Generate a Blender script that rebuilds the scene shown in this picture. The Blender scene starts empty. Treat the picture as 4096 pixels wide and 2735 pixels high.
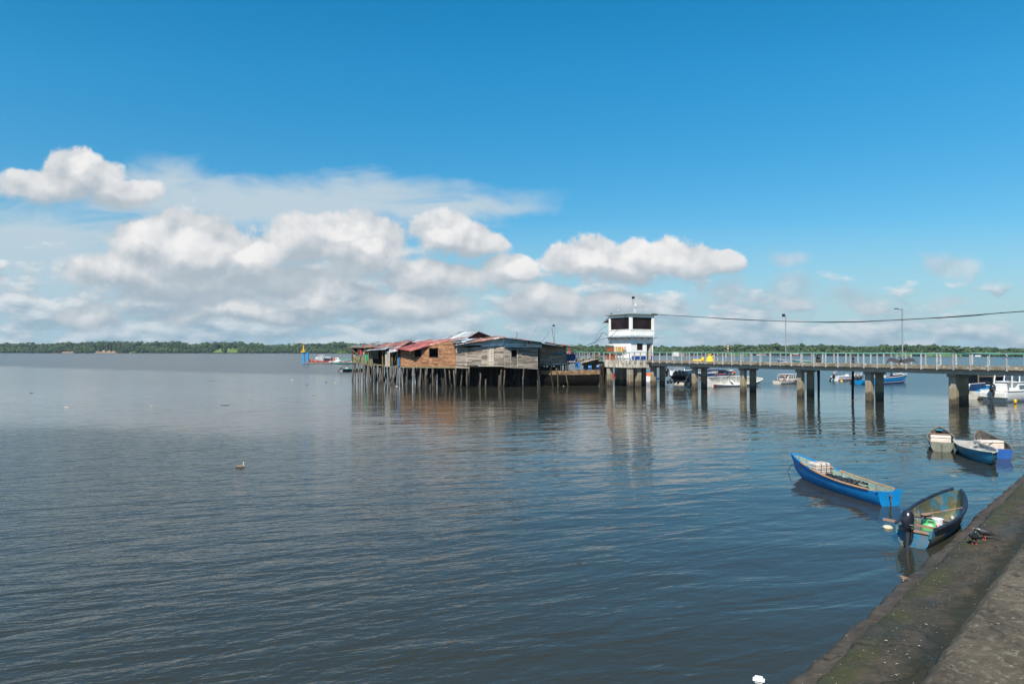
import bpy, math, random
import numpy as np
from mathutils import Vector, Matrix

# ------------------------------------------------------------------ camera, sky, sun
RN = random.Random(11)
SC = bpy.context.scene
COL = SC.collection
F, CX, HY, EYE = 2731.0, 2048.0, 1402.0, 4.7          # measured on the 4096 px wide photograph
TH = math.atan((HY - 1367.5) / F)
cam_d = bpy.data.cameras.new("camera"); cam = bpy.data.objects.new("camera", cam_d); COL.objects.link(cam)
cam_d.sensor_width = 36.0; cam_d.lens = 36.0 * F / 4096.0
cam_d.clip_start = 0.1; cam_d.clip_end = 60000
cam.location = (0, 0, EYE); cam.rotation_euler = (math.pi / 2 + TH, 0, 0)
SC.camera = cam

SUN_AZ, SUN_EL = math.radians(250), math.radians(47)   # azimuth counted from +X
sun_d = bpy.data.lights.new("sun", 'SUN'); sun = bpy.data.objects.new("sun", sun_d); COL.objects.link(sun)
sun_d.energy = 5.0; sun_d.angle = math.radians(0.5); sun_d.color = (1.0, 0.93, 0.82)
SV = Vector((math.cos(SUN_AZ) * math.cos(SUN_EL), math.sin(SUN_AZ) * math.cos(SUN_EL), math.sin(SUN_EL)))
sun.rotation_euler = (-SV).to_track_quat('-Z', 'Y').to_euler()
sun.location = (0, -20, 40)

SC.view_settings.view_transform = 'Standard'; SC.view_settings.look = 'None'
EXPO = 0.42
SC.view_settings.exposure = EXPO; SC.view_settings.gamma = 1.0

world = bpy.data.worlds.new("World"); SC.world = world; world.use_nodes = True
WT = world.node_tree; WT.nodes.clear()


def N(nt, t, **kw):
    n = nt.nodes.new(t)
    ins = kw.pop('ins', {})
    for k, v in kw.items(): setattr(n, k, v)
    for k, v in ins.items(): n.inputs[k].default_value = v
    return n


def M(nt, op, a, b=None, c=None, clamp=False):
    n = nt.nodes.new('ShaderNodeMath'); n.operation = op; n.use_clamp = clamp
    for i, x in enumerate((a, b, c)):
        if x is None: continue
        if isinstance(x, (int, float)): n.inputs[i].default_value = x
        else: nt.links.new(x, n.inputs[i])
    return n.outputs[0]


def MR(nt, v, a, b, c=0.0, d=1.0, smooth=False):
    n = nt.nodes.new('ShaderNodeMapRange'); n.clamp = True
    if smooth: n.interpolation_type = 'SMOOTHSTEP'
    nt.links.new(v, n.inputs[0])
    for i, x in enumerate((a, b, c, d)): n.inputs[i + 1].default_value = x
    return n.outputs[0]


def MIX(nt, f, a, b, blend='MIX'):
    n = nt.nodes.new('ShaderNodeMix'); n.data_type = 'RGBA'; n.blend_type = blend
    for s, x in ((0, f), (6, a), (7, b)):
        if isinstance(x, (int, float)): n.inputs[s].default_value = x
        elif isinstance(x, tuple): n.inputs[s].default_value = (*x[:3], 1)
        else: nt.links.new(x, n.inputs[s])
    return n.outputs[2]


def cloud_group(blobs, name, warp, nscale):
    g = bpy.data.node_groups.new(name, 'ShaderNodeTree')
    g.interface.new_socket('P', in_out='INPUT', socket_type='NodeSocketVector')
    g.interface.new_socket('Fac', in_out='OUTPUT', socket_type='NodeSocketFloat')
    gi = g.nodes.new('NodeGroupInput'); go = g.nodes.new('NodeGroupOutput')
    L = g.links.new
    nz = N(g, 'ShaderNodeTexNoise', ins={'Scale': nscale, 'Detail': 4.0, 'Roughness': .55})
    L(gi.outputs[0], nz.inputs['Vector'])
    s = N(g, 'ShaderNodeVectorMath', operation='SUBTRACT', ins={1: (.5, .5, .5)}); L(nz.outputs['Color'], s.inputs[0])
    m = N(g, 'ShaderNodeVectorMath', operation='SCALE', ins={'Scale': warp}); L(s.outputs[0], m.inputs[0])
    a = N(g, 'ShaderNodeVectorMath', operation='ADD'); L(gi.outputs[0], a.inputs[0]); L(m.outputs[0], a.inputs[1])
    flat = N(g, 'ShaderNodeVectorMath', operation='MULTIPLY', ins={1: (1, 1, 0)}); L(a.outputs[0], flat.inputs[0])
    out = None
    for (x, y, rx, ry, w) in blobs:
        u, v = (x - 1174) / 1566, (804 - y) / 1566; ru, rv = rx / 1566, ry / 1566
        mp = N(g, 'ShaderNodeVectorMath', operation='MULTIPLY_ADD', ins={1: (1 / ru, 1 / rv, 0), 2: (-u / ru, -v / rv, 0)})
        L(flat.outputs[0], mp.inputs[0])
        ln = N(g, 'ShaderNodeVectorMath', operation='LENGTH'); L(mp.outputs[0], ln.inputs[0])
        f = M(g, 'SUBTRACT', w, ln.outputs['Value'])
        if out is None: out = f
        else:
            n = g.nodes.new('ShaderNodeMath'); n.operation = 'SMOOTH_MAX'
            L(out, n.inputs[0]); L(f, n.inputs[1]); n.inputs[2].default_value = .2; out = n.outputs[0]
    L(out, go.inputs[0])
    return g


def build_world():
    nt = WT; L = nt.links.new
    out = N(nt, 'ShaderNodeOutputWorld'); bg = N(nt, 'ShaderNodeBackground', ins={'Strength': 0.1}); L(bg.outputs[0], out.inputs[0])
    sky = N(nt, 'ShaderNodeTexSky', sky_type='NISHITA', sun_disc=False, sun_elevation=SUN_EL,
            sun_rotation=math.pi / 2 - SUN_AZ, air_density=1.0, dust_density=DUST, ozone_density=OZONE)
    hs = N(nt, 'ShaderNodeHueSaturation', ins={'Saturation': SKY_SAT, 'Value': SKY_VAL, 'Hue': SKY_HUE}); L(sky.outputs[0], hs.inputs['Color'])
    tc = N(nt, 'ShaderNodeTexCoord'); sp = N(nt, 'ShaderNodeSeparateXYZ'); L(tc.outputs['Generated'], sp.inputs[0])
    ay = M(nt, 'MAXIMUM', M(nt, 'ABSOLUTE', sp.outputs[1]), 0.02)
    u = M(nt, 'DIVIDE', sp.outputs[0], ay); v = M(nt, 'DIVIDE', sp.outputs[2], ay)
    uu = M(nt, 'MINIMUM', M(nt, 'MAXIMUM', u, -6.0), 6.0)
    P = N(nt, 'ShaderNodeCombineXYZ'); L(uu, P.inputs[0]); L(v, P.inputs[1])
    blobs = [(115, 432, 130, 44, 1), (185, 400, 90, 56, 1), (270, 440, 90, 40, 1),
             (345, 555, 105, 74, 1), (440, 575, 145, 84, 1), (570, 600, 100, 80, 1), (430, 655, 230, 64, 1), (290, 620, 130, 56, 1), (650, 640, 140, 50, 1),
             (690, 565, 110, 70, 1), (805, 570, 125, 84, 1), (1010, 545, 78, 56, 1), (1085, 560, 75, 45, 1),
             (560, 712, 260, 32, 1), (215, 725, 75, 32, 1), (740, 670, 170, 34, 1),
             (1000, 640, 150, 44, 1), (1160, 625, 85, 42, 1), (1335, 605, 95, 54, 1), (1250, 695, 120, 50, 1), (930, 700, 150, 40, 1), (1400, 700, 100, 34, 1),
             (1500, 598, 95, 50, 1), (1590, 612, 80, 36, 1), (1650, 612, 55, 30, 1), (1430, 625, 90, 35, 1)]
    gA = cloud_group(blobs, 'cumulus', 0.05, 9.0)
    # sunlit crowns and shaded undersides of the bank, as they lie in the sky
    gL = cloud_group([(330, 540, 70, 42, 1), (440, 560, 90, 40, 1), (590, 585, 50, 30, 1), (800, 520, 80, 26, 1), (860, 560, 50, 36, .9), (1030, 530, 60, 30, 1), (560, 695, 180, 22, .9), (700, 690, 100, 24, 1), (205, 735, 36, 24, 1),
                      (1340, 590, 70, 30, 1), (1510, 585, 70, 28, 1), (1200, 615, 60, 26, 1), (190, 365, 70, 34, .8), (930, 690, 60, 22, .9), (1215, 670, 70, 26, .9), (1800, 660, 40, 24, .9)], 'sunlit', 0.09, 12.0)
    gD = cloud_group([(480, 680, 150, 34, 1), (380, 748, 190, 26, 1), (720, 625, 140, 30, 1), (1060, 592, 90, 22, 1), (620, 650, 90, 24, .9), (250, 455, 130, 22, .9), (1400, 645, 180, 16, .9), (860, 745, 220, 24, .9), (430, 640, 70, 26, .8)], 'shaded', 0.09, 9.0)

    def inst(g, vec):
        n = nt.nodes.new('ShaderNodeGroup'); n.node_tree = g; L(vec, n.inputs[0]); return n.outputs[0]

    def shift(vec, o):
        n = N(nt, 'ShaderNodeVectorMath', operation='ADD', ins={1: o}); L(vec, n.inputs[0]); return n.outputs[0]

    def scl(vec, o):
        n = N(nt, 'ShaderNodeVectorMath', operation='MULTIPLY', ins={1: o}); L(vec, n.inputs[0]); return n.outputs[0]

    def fbm(vec, sc, det=8, ro=.58, dist=0.0):
        n = N(nt, 'ShaderNodeTexNoise', ins={'Scale': sc, 'Detail': det, 'Roughness': ro, 'Distortion': dist}); L(vec, n.inputs['Vector']); return n.outputs['Fac']
    Pv = P.outputs[0]
    m0, m1 = inst(gA, Pv), inst(gA, shift(Pv, (-.004, .022, 0)))
    n0 = fbm(Pv, 13, 7, .55, .15)
    s0, s1 = fbm(Pv, 13, 4, .5, .15), fbm(shift(Pv, (-.007, .014, 0)), 13, 4, .5, .15)
    big = fbm(Pv, 6, 3)
    fA = M(nt, 'ADD', m0, M(nt, 'MULTIPLY_ADD', n0, 1.6, -.8))
    # crisp tops, soft feathery bases and sides
    hgt = MR(nt, M(nt, 'SUBTRACT', m0, m1), -.3, .3)
    soft = M(nt, 'MULTIPLY_ADD', hgt, -.50, .78)
    fA = M(nt, 'ADD', fA, M(nt, 'MULTIPLY_ADD', fbm(Pv, 42, 5, .6), .55, -.275))
    dA = M(nt, 'DIVIDE', M(nt, 'ADD', fA, .24), soft, clamp=True)
    dA = MR(nt, dA, 0, 1, smooth=True)
    mac = M(nt, 'SUBTRACT', m0, m1)
    sh = MR(nt, M(nt, 'ADD', mac, M(nt, 'MULTIPLY', M(nt, 'SUBTRACT', s0, s1), 4.2)), -.42, .85)
    sh = M(nt, 'MULTIPLY', sh, MR(nt, big, .3, .6, .75, 1.0))
    sh = M(nt, 'ADD', M(nt, 'MULTIPLY', sh, .85), MR(nt, inst(gL, Pv), -.15, .4, 0, .38, smooth=True))
    sh = M(nt, 'MULTIPLY', sh, MR(nt, inst(gD, Pv), -.3, .5, 1.0, .32, smooth=True), clamp=True)
    # field of small low clouds near the horizon, higher on the left
    Ps = scl(Pv, (1, 2.5, 1)); Pso = shift(Ps, (-.008, .03, 0))
    f0, f1 = fbm(Ps, 10, 8, .56), fbm(Pso, 10, 5, .5)
    fp = fbm(scl(Pv, (1, 1.5, 1)), 4.5, 3)
    ceil_ = MR(nt, uu, -.3, .72, .155, .088)
    cov = MR(nt, M(nt, 'SUBTRACT', ceil_, v), -.015, .07)
    fB = M(nt, 'ADD', M(nt, 'ADD', f0, M(nt, 'MULTIPLY_ADD', fp, .5, -.25)), M(nt, 'MULTIPLY_ADD', cov, .20, -.57))
    dB = M(nt, 'MULTIPLY', MR(nt, fB, .0, .13, smooth=True), M(nt, 'MULTIPLY', MR(nt, cov, .0, .2), .9))
    shB = MR(nt, M(nt, 'SUBTRACT', f0, f1), -.09, .13)
    veil = [(640, 470, 560, 60, 1), (60, 600, 420, 130, 1.1), (330, 700, 560, 100, 1.15), (980, 490, 280, 26, .95), (850, 690, 340, 90, .85), (350, 430, 180, 60, .8), (1500, 700, 500, 50, .6), (100, 560, 300, 60, 1)]
    gV = cloud_group(veil, 'veil', 0.09, 5.0)
    nv = fbm(scl(Pv, (1, 3.5, 1)), 6, 7, .6, .8)
    dV = M(nt, 'MULTIPLY', MR(nt, M(nt, 'ADD', inst(gV, Pv), M(nt, 'MULTIPLY_ADD', nv, 1.6, -.8)), -.3, .65, smooth=True), .88)
    front = MR(nt, sp.outputs[1], -.05, .1)
    gS = cloud_group([(2175, 605, 70, 34, 1), (1805, 600, 60, 24, .8), (2180, 693, 70, 22, .9), (1670, 655, 80, 38, 1), (1800, 670, 100, 46, 1), (1960, 690, 110, 34, .9)], 'wisps', 0.06, 9.0)
    dS = M(nt, 'MULTIPLY', MR(nt, M(nt, 'ADD', inst(gS, Pv), M(nt, 'MULTIPLY_ADD', n0, 3.0, -1.5)), -.1, .85, smooth=True), .62)
    k = 10.0 / 2 ** EXPO
    C = lambda r, g_, b_: (r * k, g_ * k, b_ * k)
    gain = N(nt, 'ShaderNodeVectorMath', operation='SCALE'); L(hs.outputs[0], gain.inputs[0]); L(MR(nt, v, .08, .42, .80, 1.16), gain.inputs['Scale']); c = gain.outputs[0]
    c = MIX(nt, M(nt, 'MULTIPLY', dV, front), c, C(.56, .66, .72))
    hz = MR(nt, v, .0, .19, .92, 0.0)
    c = MIX(nt, hz, c, C(.34, .56, .69))
    # low clouds are greyer and bluer because of the air in front of them
    lo = MR(nt, v, .015, .13)
    c = MIX(nt, dB, c, MIX(nt, shB, MIX(nt, lo, C(.31, .45, .55), C(.42, .52, .61)), MIX(nt, lo, C(.62, .70, .75), C(.86, .86, .86))))
    c = MIX(nt, dS, c, MIX(nt, sh, C(.42, .52, .60), C(.74, .77, .80)))
    c = MIX(nt, dA, c, MIX(nt, sh, MIX(nt, lo, C(.33, .44, .53), C(.44, .51, .57)), MIX(nt, lo, C(.60, .65, .68), C(.90, .89, .885))))
    L(c, bg.inputs['Color'])


SKY_SAT, SKY_VAL, SKY_HUE, DUST, OZONE = 1.38, 0.97, 0.483, 0.3, 4.0
build_world()
world.cycles.sampling_method = 'MANUAL'; world.cycles.sample_map_resolution = 256


# ------------------------------------------------------------------ helpers
def ray(px, py):
    a, b = (px - CX) / F, (1367.5 - py) / F
    return Vector((a, math.cos(TH) - b * math.sin(TH), math.sin(TH) + b * math.cos(TH)))


def at(px, py, d):
    r = ray(px, py); return Vector((0, 0, EYE)) + r * (d / r.y)


def onz(px, py, z=0.0):
    r = ray(px, py); return Vector((0, 0, EYE)) + r * ((z - EYE) / r.z)


class MB:
    """collects faces; build() links them as ONE mesh object"""
    def __init__(s): s.v = []; s.f = []; s.m = []; s.r = []

    def add(s, vs, fs, mi=0, r=None, T=None):
        o = len(s.v)
        for p in vs:
            p = Vector(p)
            s.v.append(T @ p if T is not None else p)
        if r is None: r = RN.random()
        for f in fs: s.f.append([i + o for i in f]); s.m.append(mi); s.r.append(r)
        return s

    def hexa(s, p, mi=0, r=None):      # p: 4 bottom + 4 top
        return s.add(p, [(3, 2, 1, 0), (4, 5, 6, 7), (0, 1, 5, 4), (1, 2, 6, 5), (2, 3, 7, 6), (3, 0, 4, 7)], mi, r)

    def box(s, c, d, rz=0, mi=0, r=None, T=None, bev=0.0):
        x, y, z = d[0] / 2, d[1] / 2, d[2] / 2
        Mx = Matrix.Translation(Vector(c)) @ Matrix.Rotation(rz, 4, 'Z')
        if T is not None: Mx = T @ Mx
        if bev <= 0:
            p = [(-x, -y, -z), (x, -y, -z), (x, y, -z), (-x, y, -z), (-x, -y, z), (x, -y, z), (x, y, z), (-x, y, z)]
            return s.hexa([Mx @ Vector(q) for q in p], mi, r)
        b = min(bev, x * .9, y * .9, z * .9)
        rings = [(-z, b), (-z + b, 0), (z - b, 0), (z, b)]
        vs = []
        for zz, o in rings:
            X, Y = x - o, y - o
            vs += [(-X + b, -Y, zz), (X - b, -Y, zz), (X, -Y + b, zz), (X, Y - b, zz), (X - b, Y, zz), (-X + b, Y, zz), (-X, Y - b, zz), (-X, -Y + b, zz)]
        fs = [tuple(range(7, -1, -1)), tuple(range(24, 32))]
        for k in range(3):
            for i in range(8):
                j = (i + 1) % 8; fs.append((k * 8 + i, k * 8 + j, k * 8 + 8 + j, k * 8 + 8 + i))
        return s.add([Mx @ Vector(q) for q in vs], fs, mi, r)

    def bar(s, a, b, w, h, mi=0, r=None, up=(0, 0, 1)):
        a, b = Vector(a), Vector(b); d = (b - a).normalized(); u = Vector(up)
        if abs(d.dot(u)) > .98: u = Vector((1, 0, 0))
        sd = d.cross(u).normalized() * (w / 2); uu = sd.cross(d).normalized() * (h / 2)
        return s.hexa([a - sd - uu, a + sd - uu, b + sd - uu, b - sd - uu, a - sd + uu, a + sd + uu, b + sd + uu, b - sd + uu], mi, r)

    def tube(s, pts, rad, n=8, mi=0, r=None, cap=True, sx=1.0):
        pts = [Vector(p) for p in pts]
        if isinstance(rad, (int, float)): rad = [rad] * len(pts)
        vs = []; prev = None
        for i, p in enumerate(pts):
            d = (pts[min(i + 1, len(pts) - 1)] - pts[max(i - 1, 0)]).normalized()
            if prev is None:
                ref = Vector((0, 0, 1)) if abs(d.z) < .9 else Vector((1, 0, 0))
                prev = d.cross(ref).normalized()
            a = (prev - d * prev.dot(d)).normalized(); prev = a; b = d.cross(a)
            for k in range(n):
                t = 2 * math.pi * k / n
                vs.append(p + (a * math.cos(t) * sx + b * math.sin(t)) * rad[i])
        fs = []
        for i in range(len(pts) - 1):
            for k in range(n):
                k2 = (k + 1) % n; fs.append((i * n + k, i * n + k2, (i + 1) * n + k2, (i + 1) * n + k))
        if cap: fs += [tuple(range(n - 1, -1, -1)), tuple(range((len(pts) - 1) * n, len(pts) * n))]
        return s.add(vs, fs, mi, r)

    def lathe(s, prof, n=16, mi=0, r=None, T=None):
        vs = []; fs = []
        for (rr, z) in prof:
            for k in range(n):
                t = 2 * math.pi * k / n; vs.append((rr * math.cos(t), rr * math.sin(t), z))
        for i in range(len(prof) - 1):
            for k in range(n):
                k2 = (k + 1) % n; fs.append((i * n + k, i * n + k2, (i + 1) * n + k2, (i + 1) * n + k))
        fs += [tuple(range(n - 1, -1, -1)), tuple(range((len(prof) - 1) * n, len(prof) * n))]
        return s.add(vs, fs, mi, r, T)

    def slab(s, poly, th, mi=0, r=None, d=(0, 0, -1)):
        n = len(poly); d = Vector(d) * th; P = [Vector(p) for p in poly]
        fs = [tuple(range(n)), tuple(range(2 * n - 1, n - 1, -1))] + [(i, n + i, n + (i + 1) % n, (i + 1) % n) for i in range(n)]
        return s.add(P + [p + d for p in P], fs, mi, r)

    def grid(s, nu, nv, fn, mi=0, r=None, th=0.0):
        vs = [Vector(fn(i / nu, j / nv)) for j in range(nv + 1) for i in range(nu + 1)]
        W = nu + 1
        fs = [(j * W + i, j * W + i + 1, (j + 1) * W + i + 1, (j + 1) * W + i) for j in range(nv) for i in range(nu)]
        if th:
            n0 = len(vs)
            nrm = (vs[1] - vs[0]).cross(vs[W] - vs[0]).normalized() * th
            vs2 = [p - nrm for p in vs]; fs2 = [tuple(n0 + i for i in reversed(f)) for f in fs]
            bd = [(i, i + 1) for i in range(nu)] + [(nu + j * W, nu + (j + 1) * W) for j in range(nv)] + \
                 [(nv * W + i + 1, nv * W + i) for i in range(nu)] + [((j + 1) * W, j * W) for j in range(nv)]
            fs += fs2 + [(a, n0 + a, n0 + b, b) for a, b in bd]; vs += vs2
        return s.add(vs, fs, mi, r)

    def build(s, name, mats, parent=None, smooth=False, local=False, loc=None):
        off = Vector((0, 0, 0))
        if parent is not None and not local: off = Vector(parent.location)
        if loc is not None: off = Vector(loc)
        me = bpy.data.meshes.new(name)
        me.from_pydata([tuple(p - off) for p in s.v], [], s.f)
        if not isinstance(mats, (list, tuple)): mats = [mats]
        for m_ in mats: me.materials.append(m_)
        me.polygons.foreach_set('material_index', s.m)
        at_ = me.attributes.new('rnd', 'FLOAT', 'FACE'); at_.data.foreach_set('value', s.r)
        if smooth:
            me.polygons.foreach_set('use_smooth', [True] * len(me.polygons))
            try: me.set_sharp_from_angle(angle=math.radians(40))
            except Exception: pass
        me.update()
        o = bpy.data.objects.new(name, me); COL.objects.link(o)
        if parent is not None: o.parent = parent
        if loc is not None: o.location = loc
        return o


def thing(name, label, cat, loc=(0, 0, 0), rz=0.0, group=None, rot=None):
    o = bpy.data.objects.new(name, None); COL.objects.link(o); o.empty_display_size = .3
    o.location = loc; o.rotation_euler = rot if rot else (0, 0, rz); return tag(o, label, cat, group)


def tag(o, label, cat, group=None):
    o['label'] = label; o['category'] = cat
    if group: o['group'] = group
    return o


def plab(o, label): o['label'] = label; return o


def struct(o, kind='structure'): o['kind'] = kind; return o


def dup(root, loc, rot, label=None, scale=None):
    r = root.copy(); COL.objects.link(r); r.location = loc; r.rotation_euler = rot
    if scale: r.scale = (scale,) * 3
    if label: r['label'] = label
    for ch in list(root.children):
        c = ch.copy(); COL.objects.link(c); c.parent = r
        for g in ch.children:
            d = g.copy(); COL.objects.link(d); d.parent = c
    return r


# ------------------------------------------------------------------ materials
def mat(name, col, col2=None, ns=3.0, thr=(.4, .62), rough=.75, metal=0.0, bump=0.0, bs=20.0, rv=0.0, st=(1, 1, 1),
        spec=.5, tide=None, coat=0.0, col3=None, ns3=9.0, thr3=(.55, .65), det=6.0, trans=0.0, sheen=0, emit=None):
    m = bpy.data.materials.new(name); m.use_nodes = True; nt = m.node_tree; nt.nodes.clear(); L = nt.links.new
    out = N(nt, 'ShaderNodeOutputMaterial'); b = N(nt, 'ShaderNodeBsdfPrincipled'); L(b.outputs[0], out.inputs[0])
    b.inputs['Roughness'].default_value = rough; b.inputs['Metallic'].default_value = metal
    b.inputs['Specular IOR Level'].default_value = spec; b.inputs['Coat Weight'].default_value = coat
    if trans: b.inputs['Transmission Weight'].default_value = trans
    tc = N(nt, 'ShaderNodeTexCoord'); mp = N(nt, 'ShaderNodeMapping', ins={'Scale': st}); L(tc.outputs['Object'], mp.inputs[0])
    c = None
    if col2 is not None:
        nz = N(nt, 'ShaderNodeTexNoise', ins={'Scale': ns, 'Detail': det, 'Roughness': .62}); L(mp.outputs[0], nz.inputs['Vector'])
        c = MIX(nt, MR(nt, nz.outputs['Fac'], *thr), col, col2)
    if col3 is not None:
        nz = N(nt, 'ShaderNodeTexNoise', ins={'Scale': ns3, 'Detail': det, 'Roughness': .62}); L(mp.outputs[0], nz.inputs['Vector'])
        c = MIX(nt, MR(nt, nz.outputs['Fac'], *thr3), c if c is not None else col, col3)
    if tide:   # dark wet growth below a height, world z
        ge = N(nt, 'ShaderNodeNewGeometry'); sp = N(nt, 'ShaderNodeSeparateXYZ'); L(ge.outputs['Position'], sp.inputs[0])
        n3 = N(nt, 'ShaderNodeTexNoise', ins={'Scale': 2.5, 'Detail': 5.0}); L(tc.outputs['Object'], n3.inputs['Vector'])
        zz = M(nt, 'ADD', sp.outputs[2], M(nt, 'MULTIPLY_ADD', n3.outputs['Fac'], -1.0, .5))
        for (z0, z1, cc) in tide:
            c = MIX(nt, MR(nt, zz, z0, z1, 1.0, 0.0), c if c is not None else col, cc)
    if rv:
        a = N(nt, 'ShaderNodeAttribute', attribute_name='rnd')
        hs = N(nt, 'ShaderNodeHueSaturation'); L(M(nt, 'MULTIPLY', MR(nt, a.outputs['Fac'], 0, 1, 1 - rv, 1 + rv), MR(nt, a.outputs['Fac'], -1, -.5, .10, 1)), hs.inputs['Value'])
        if c is None: hs.inputs['Color'].default_value = (*col, 1)
        else: L(c, hs.inputs['Color'])
        c = hs.outputs[0]
    if c is None: b.inputs['Base Color'].default_value = (*col, 1)
    else: L(c, b.inputs['Base Color'])
    if bump:
        n4 = N(nt, 'ShaderNodeTexNoise', ins={'Scale': bs, 'Detail': 5.0}); L(mp.outputs[0], n4.inputs['Vector'])
        bp = N(nt, 'ShaderNodeBump', ins={'Strength': .6, 'Distance': bump}); L(n4.outputs['Fac'], bp.inputs['Height']); L(bp.outputs[0], b.inputs['Normal'])
    return m


MT = {}
MT['plank_grey'] = mat('plank_grey', (.30, .255, .21), (.13, .105, .085), ns=1.6, rough=.9, rv=.5, st=(1, 1, 14), bump=.01, bs=5, col3=(.46, .43, .40), ns3=2.2, thr3=(.54, .72))
MT['plank_orange'] = mat('plank_orange', (.41, .205, .10), (.20, .10, .055), ns=1.5, rough=.85, rv=.42, st=(1, 1, 12), bump=.01, bs=5, col3=(.62, .40, .2), ns3=2, thr3=(.6, .78))
MT['plank_pale'] = mat('plank_pale', (.44, .40, .33), (.26, .22, .17), ns=1.5, rough=.9, rv=.3, st=(1, 1, 10), bump=.01, bs=5)
MT['plank_moss'] = mat('plank_moss', (.22, .19, .12), (.10, .09, .05), ns=2.5, rough=.95, rv=.45, st=(3, 3, .6), col3=(.26, .26, .06), ns3=1.2, thr3=(.52, .7))
MT['tin_blue'] = mat('tin_blue', (.40, .50, .53), (.13, .36, .50), ns=.8, rough=.6, rv=.2, metal=.2, col3=(.30, .09, .03), ns3=1.1, thr3=(.6, .66))
MT['tin_pale'] = mat('tin_pale', (.62, .70, .72), (.44, .52, .54), ns=1.5, rough=.55, rv=.2, metal=.2, col3=(.33, .12, .05), ns3=1.3, thr3=(.62, .68))
MT['tin_grey'] = mat('tin_grey', (.42, .43, .44), (.25, .26, .27), ns=1.2, rough=.55, metal=.25, rv=.3, col3=(.25, .10, .05), ns3=2.0, thr3=(.6, .7))
MT['tin_red'] = mat('tin_red', (.30, .045, .04), (.40, .15, .13), ns=1.0, rough=.55, rv=.25)
MT['tin_rust'] = mat('tin_rust', (.26, .075, .045), (.40, .27, .22), ns=1.6, rough=.85, rv=.4, col3=(.12, .04, .03), ns3=3)
MT['tin_white'] = mat('tin_white', (.62, .60, .58), (.42, .36, .32), ns=2.0, rough=.6, rv=.15, col3=(.3, .12, .07), ns3=2.5, thr3=(.62, .7))
MT['dark_void'] = mat('dark_wood_shade', (.022, .018, .014), (.012, .010, .008), ns=3, rough=.95, spec=.1, rv=.3)  # dark wood tone; also paints the deep shade under the houses
MT['stilt'] = mat('stilt', (.14, .115, .09), (.065, .052, .04), ns=5, rough=.9, rv=.4, st=(1, 1, .6), col3=(.32, .29, .25), ns3=9, thr3=(.6, .66),
                  tide=[(.9, 1.6, (.085, .07, .052)), (.1, .5, (.035, .03, .022))])
MT['concrete'] = mat('concrete', (.30, .28, .245), (.22, .20, .17), ns=1.2, rough=.9, bump=.01, bs=12, rv=.06, col3=(.16, .14, .10), ns3=3.5, thr3=(.6, .75))
MT['column'] = mat('column_concrete', (.34, .31, .26), (.27, .24, .19), ns=1.5, rough=.9, bump=.01, bs=12, rv=.05,
                   tide=[(1.55, 1.75, (.25, .21, .14)), (.65, .95, (.085, .068, .045)), (.1, .35, (.03, .026, .02))])
MT['curb'] = mat('curb', (.26, .23, .175), (.12, .10, .065), ns=1.1, rough=.95, bump=.02, bs=8, col3=(.48, .44, .37), ns3=2.2, thr3=(.56, .64), st=(1, 1, 2))
MT['fascia'] = mat('fascia', (.58, .53, .44), (.20, .165, .11), ns=1.4, rough=.9, bump=.015, bs=6, st=(1.5, 1.5, .5), col3=(.60, .56, .50), ns3=2.0, thr3=(.5, .62))
MT['girder'] = mat('girder', (.44, .42, .38), (.35, .33, .29), ns=.9, rough=.85)
MT['post'] = mat('post', (.40, .405, .40), (.29, .285, .27), ns=4, rough=.85, rv=.2, col3=(.22, .17, .11), ns3=7, thr3=(.6, .7))
MT['rail'] = mat('rail', (.10, .30, .24), (.22, .27, .25), ns=1.3, rough=.6, rv=.1)
MT['white_wall'] = mat('white_wall', (.84, .82, .78), (.74, .72, .68), ns=1.2, rough=.8, bump=.004, bs=15, col3=(.45, .40, .33), ns3=1.7, thr3=(.68, .8))
MT['white_wall_low'] = mat('white_wall_low', (.84, .82, .79), (.72, .70, .67), ns=.9, rough=.8, col3=(.5, .47, .42), ns3=2.5, thr3=(.68, .8))
MT['blue_band'] = mat('blue_band', (.012, .075, .32), (.015, .09, .36), ns=2, rough=.6)
MT['brick'] = mat('brick', (.40, .10, .045), (.28, .07, .035), ns=6, rough=.9, rv=.3, bump=.01, st=(1, 1, 3))
MT['roof_slab'] = mat('roof_slab', (.16, .14, .10), (.08, .08, .04), ns=3, rough=.95)
MT['frame_brown'] = mat('frame_brown', (.045, .022, .018), rough=.5)
MT['glass_dark'] = mat('glass_dark', (.012, .008, .009), (.028, .018, .02), ns=.7, rough=.25, spec=.12)
MT['glass'] = mat('glass_tint', (.05, .07, .09), rough=.08, spec=.6)
MT['clear_pane'] = mat('clear_pane', (.5, .6, .65), rough=.1, spec=.6)
MT['black'] = mat('black_plastic', (.012, .012, .014), (.02, .02, .023), ns=8, rough=.35, spec=.5)
MT['slate_metal'] = mat('slate_metal', (.035, .042, .06), (.025, .03, .045), ns=5, rough=.4)
MT['cowl'] = mat('cowl', (.014, .016, .028), (.02, .02, .03), ns=3, rough=.22, coat=.4)
MT['cowl_grey'] = mat('cowl_grey', (.24, .25, .26), (.15, .16, .17), ns=4, rough=.4)
MT['navy_cloth'] = mat('navy_cloth', (.008, .013, .04), (.018, .025, .06), ns=4, rough=.85, bump=.02, bs=5)
MT['black_cloth'] = mat('black_cloth', (.010, .010, .012), (.03, .03, .034), ns=4, rough=.5, bump=.05, bs=6)
MT['metal'] = mat('metal', (.45, .46, .47), (.34, .35, .36), ns=5, rough=.4, metal=.7)
MT['pole'] = mat('galvanised', (.34, .36, .38), (.25, .27, .29), ns=3, rough=.5, metal=.4)
MT['wire'] = mat('wire', (.012, .012, .012), rough=.7)
MT['rope'] = mat('rope', (.10, .085, .065), (.05, .045, .035), ns=20, rough=.95)
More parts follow.
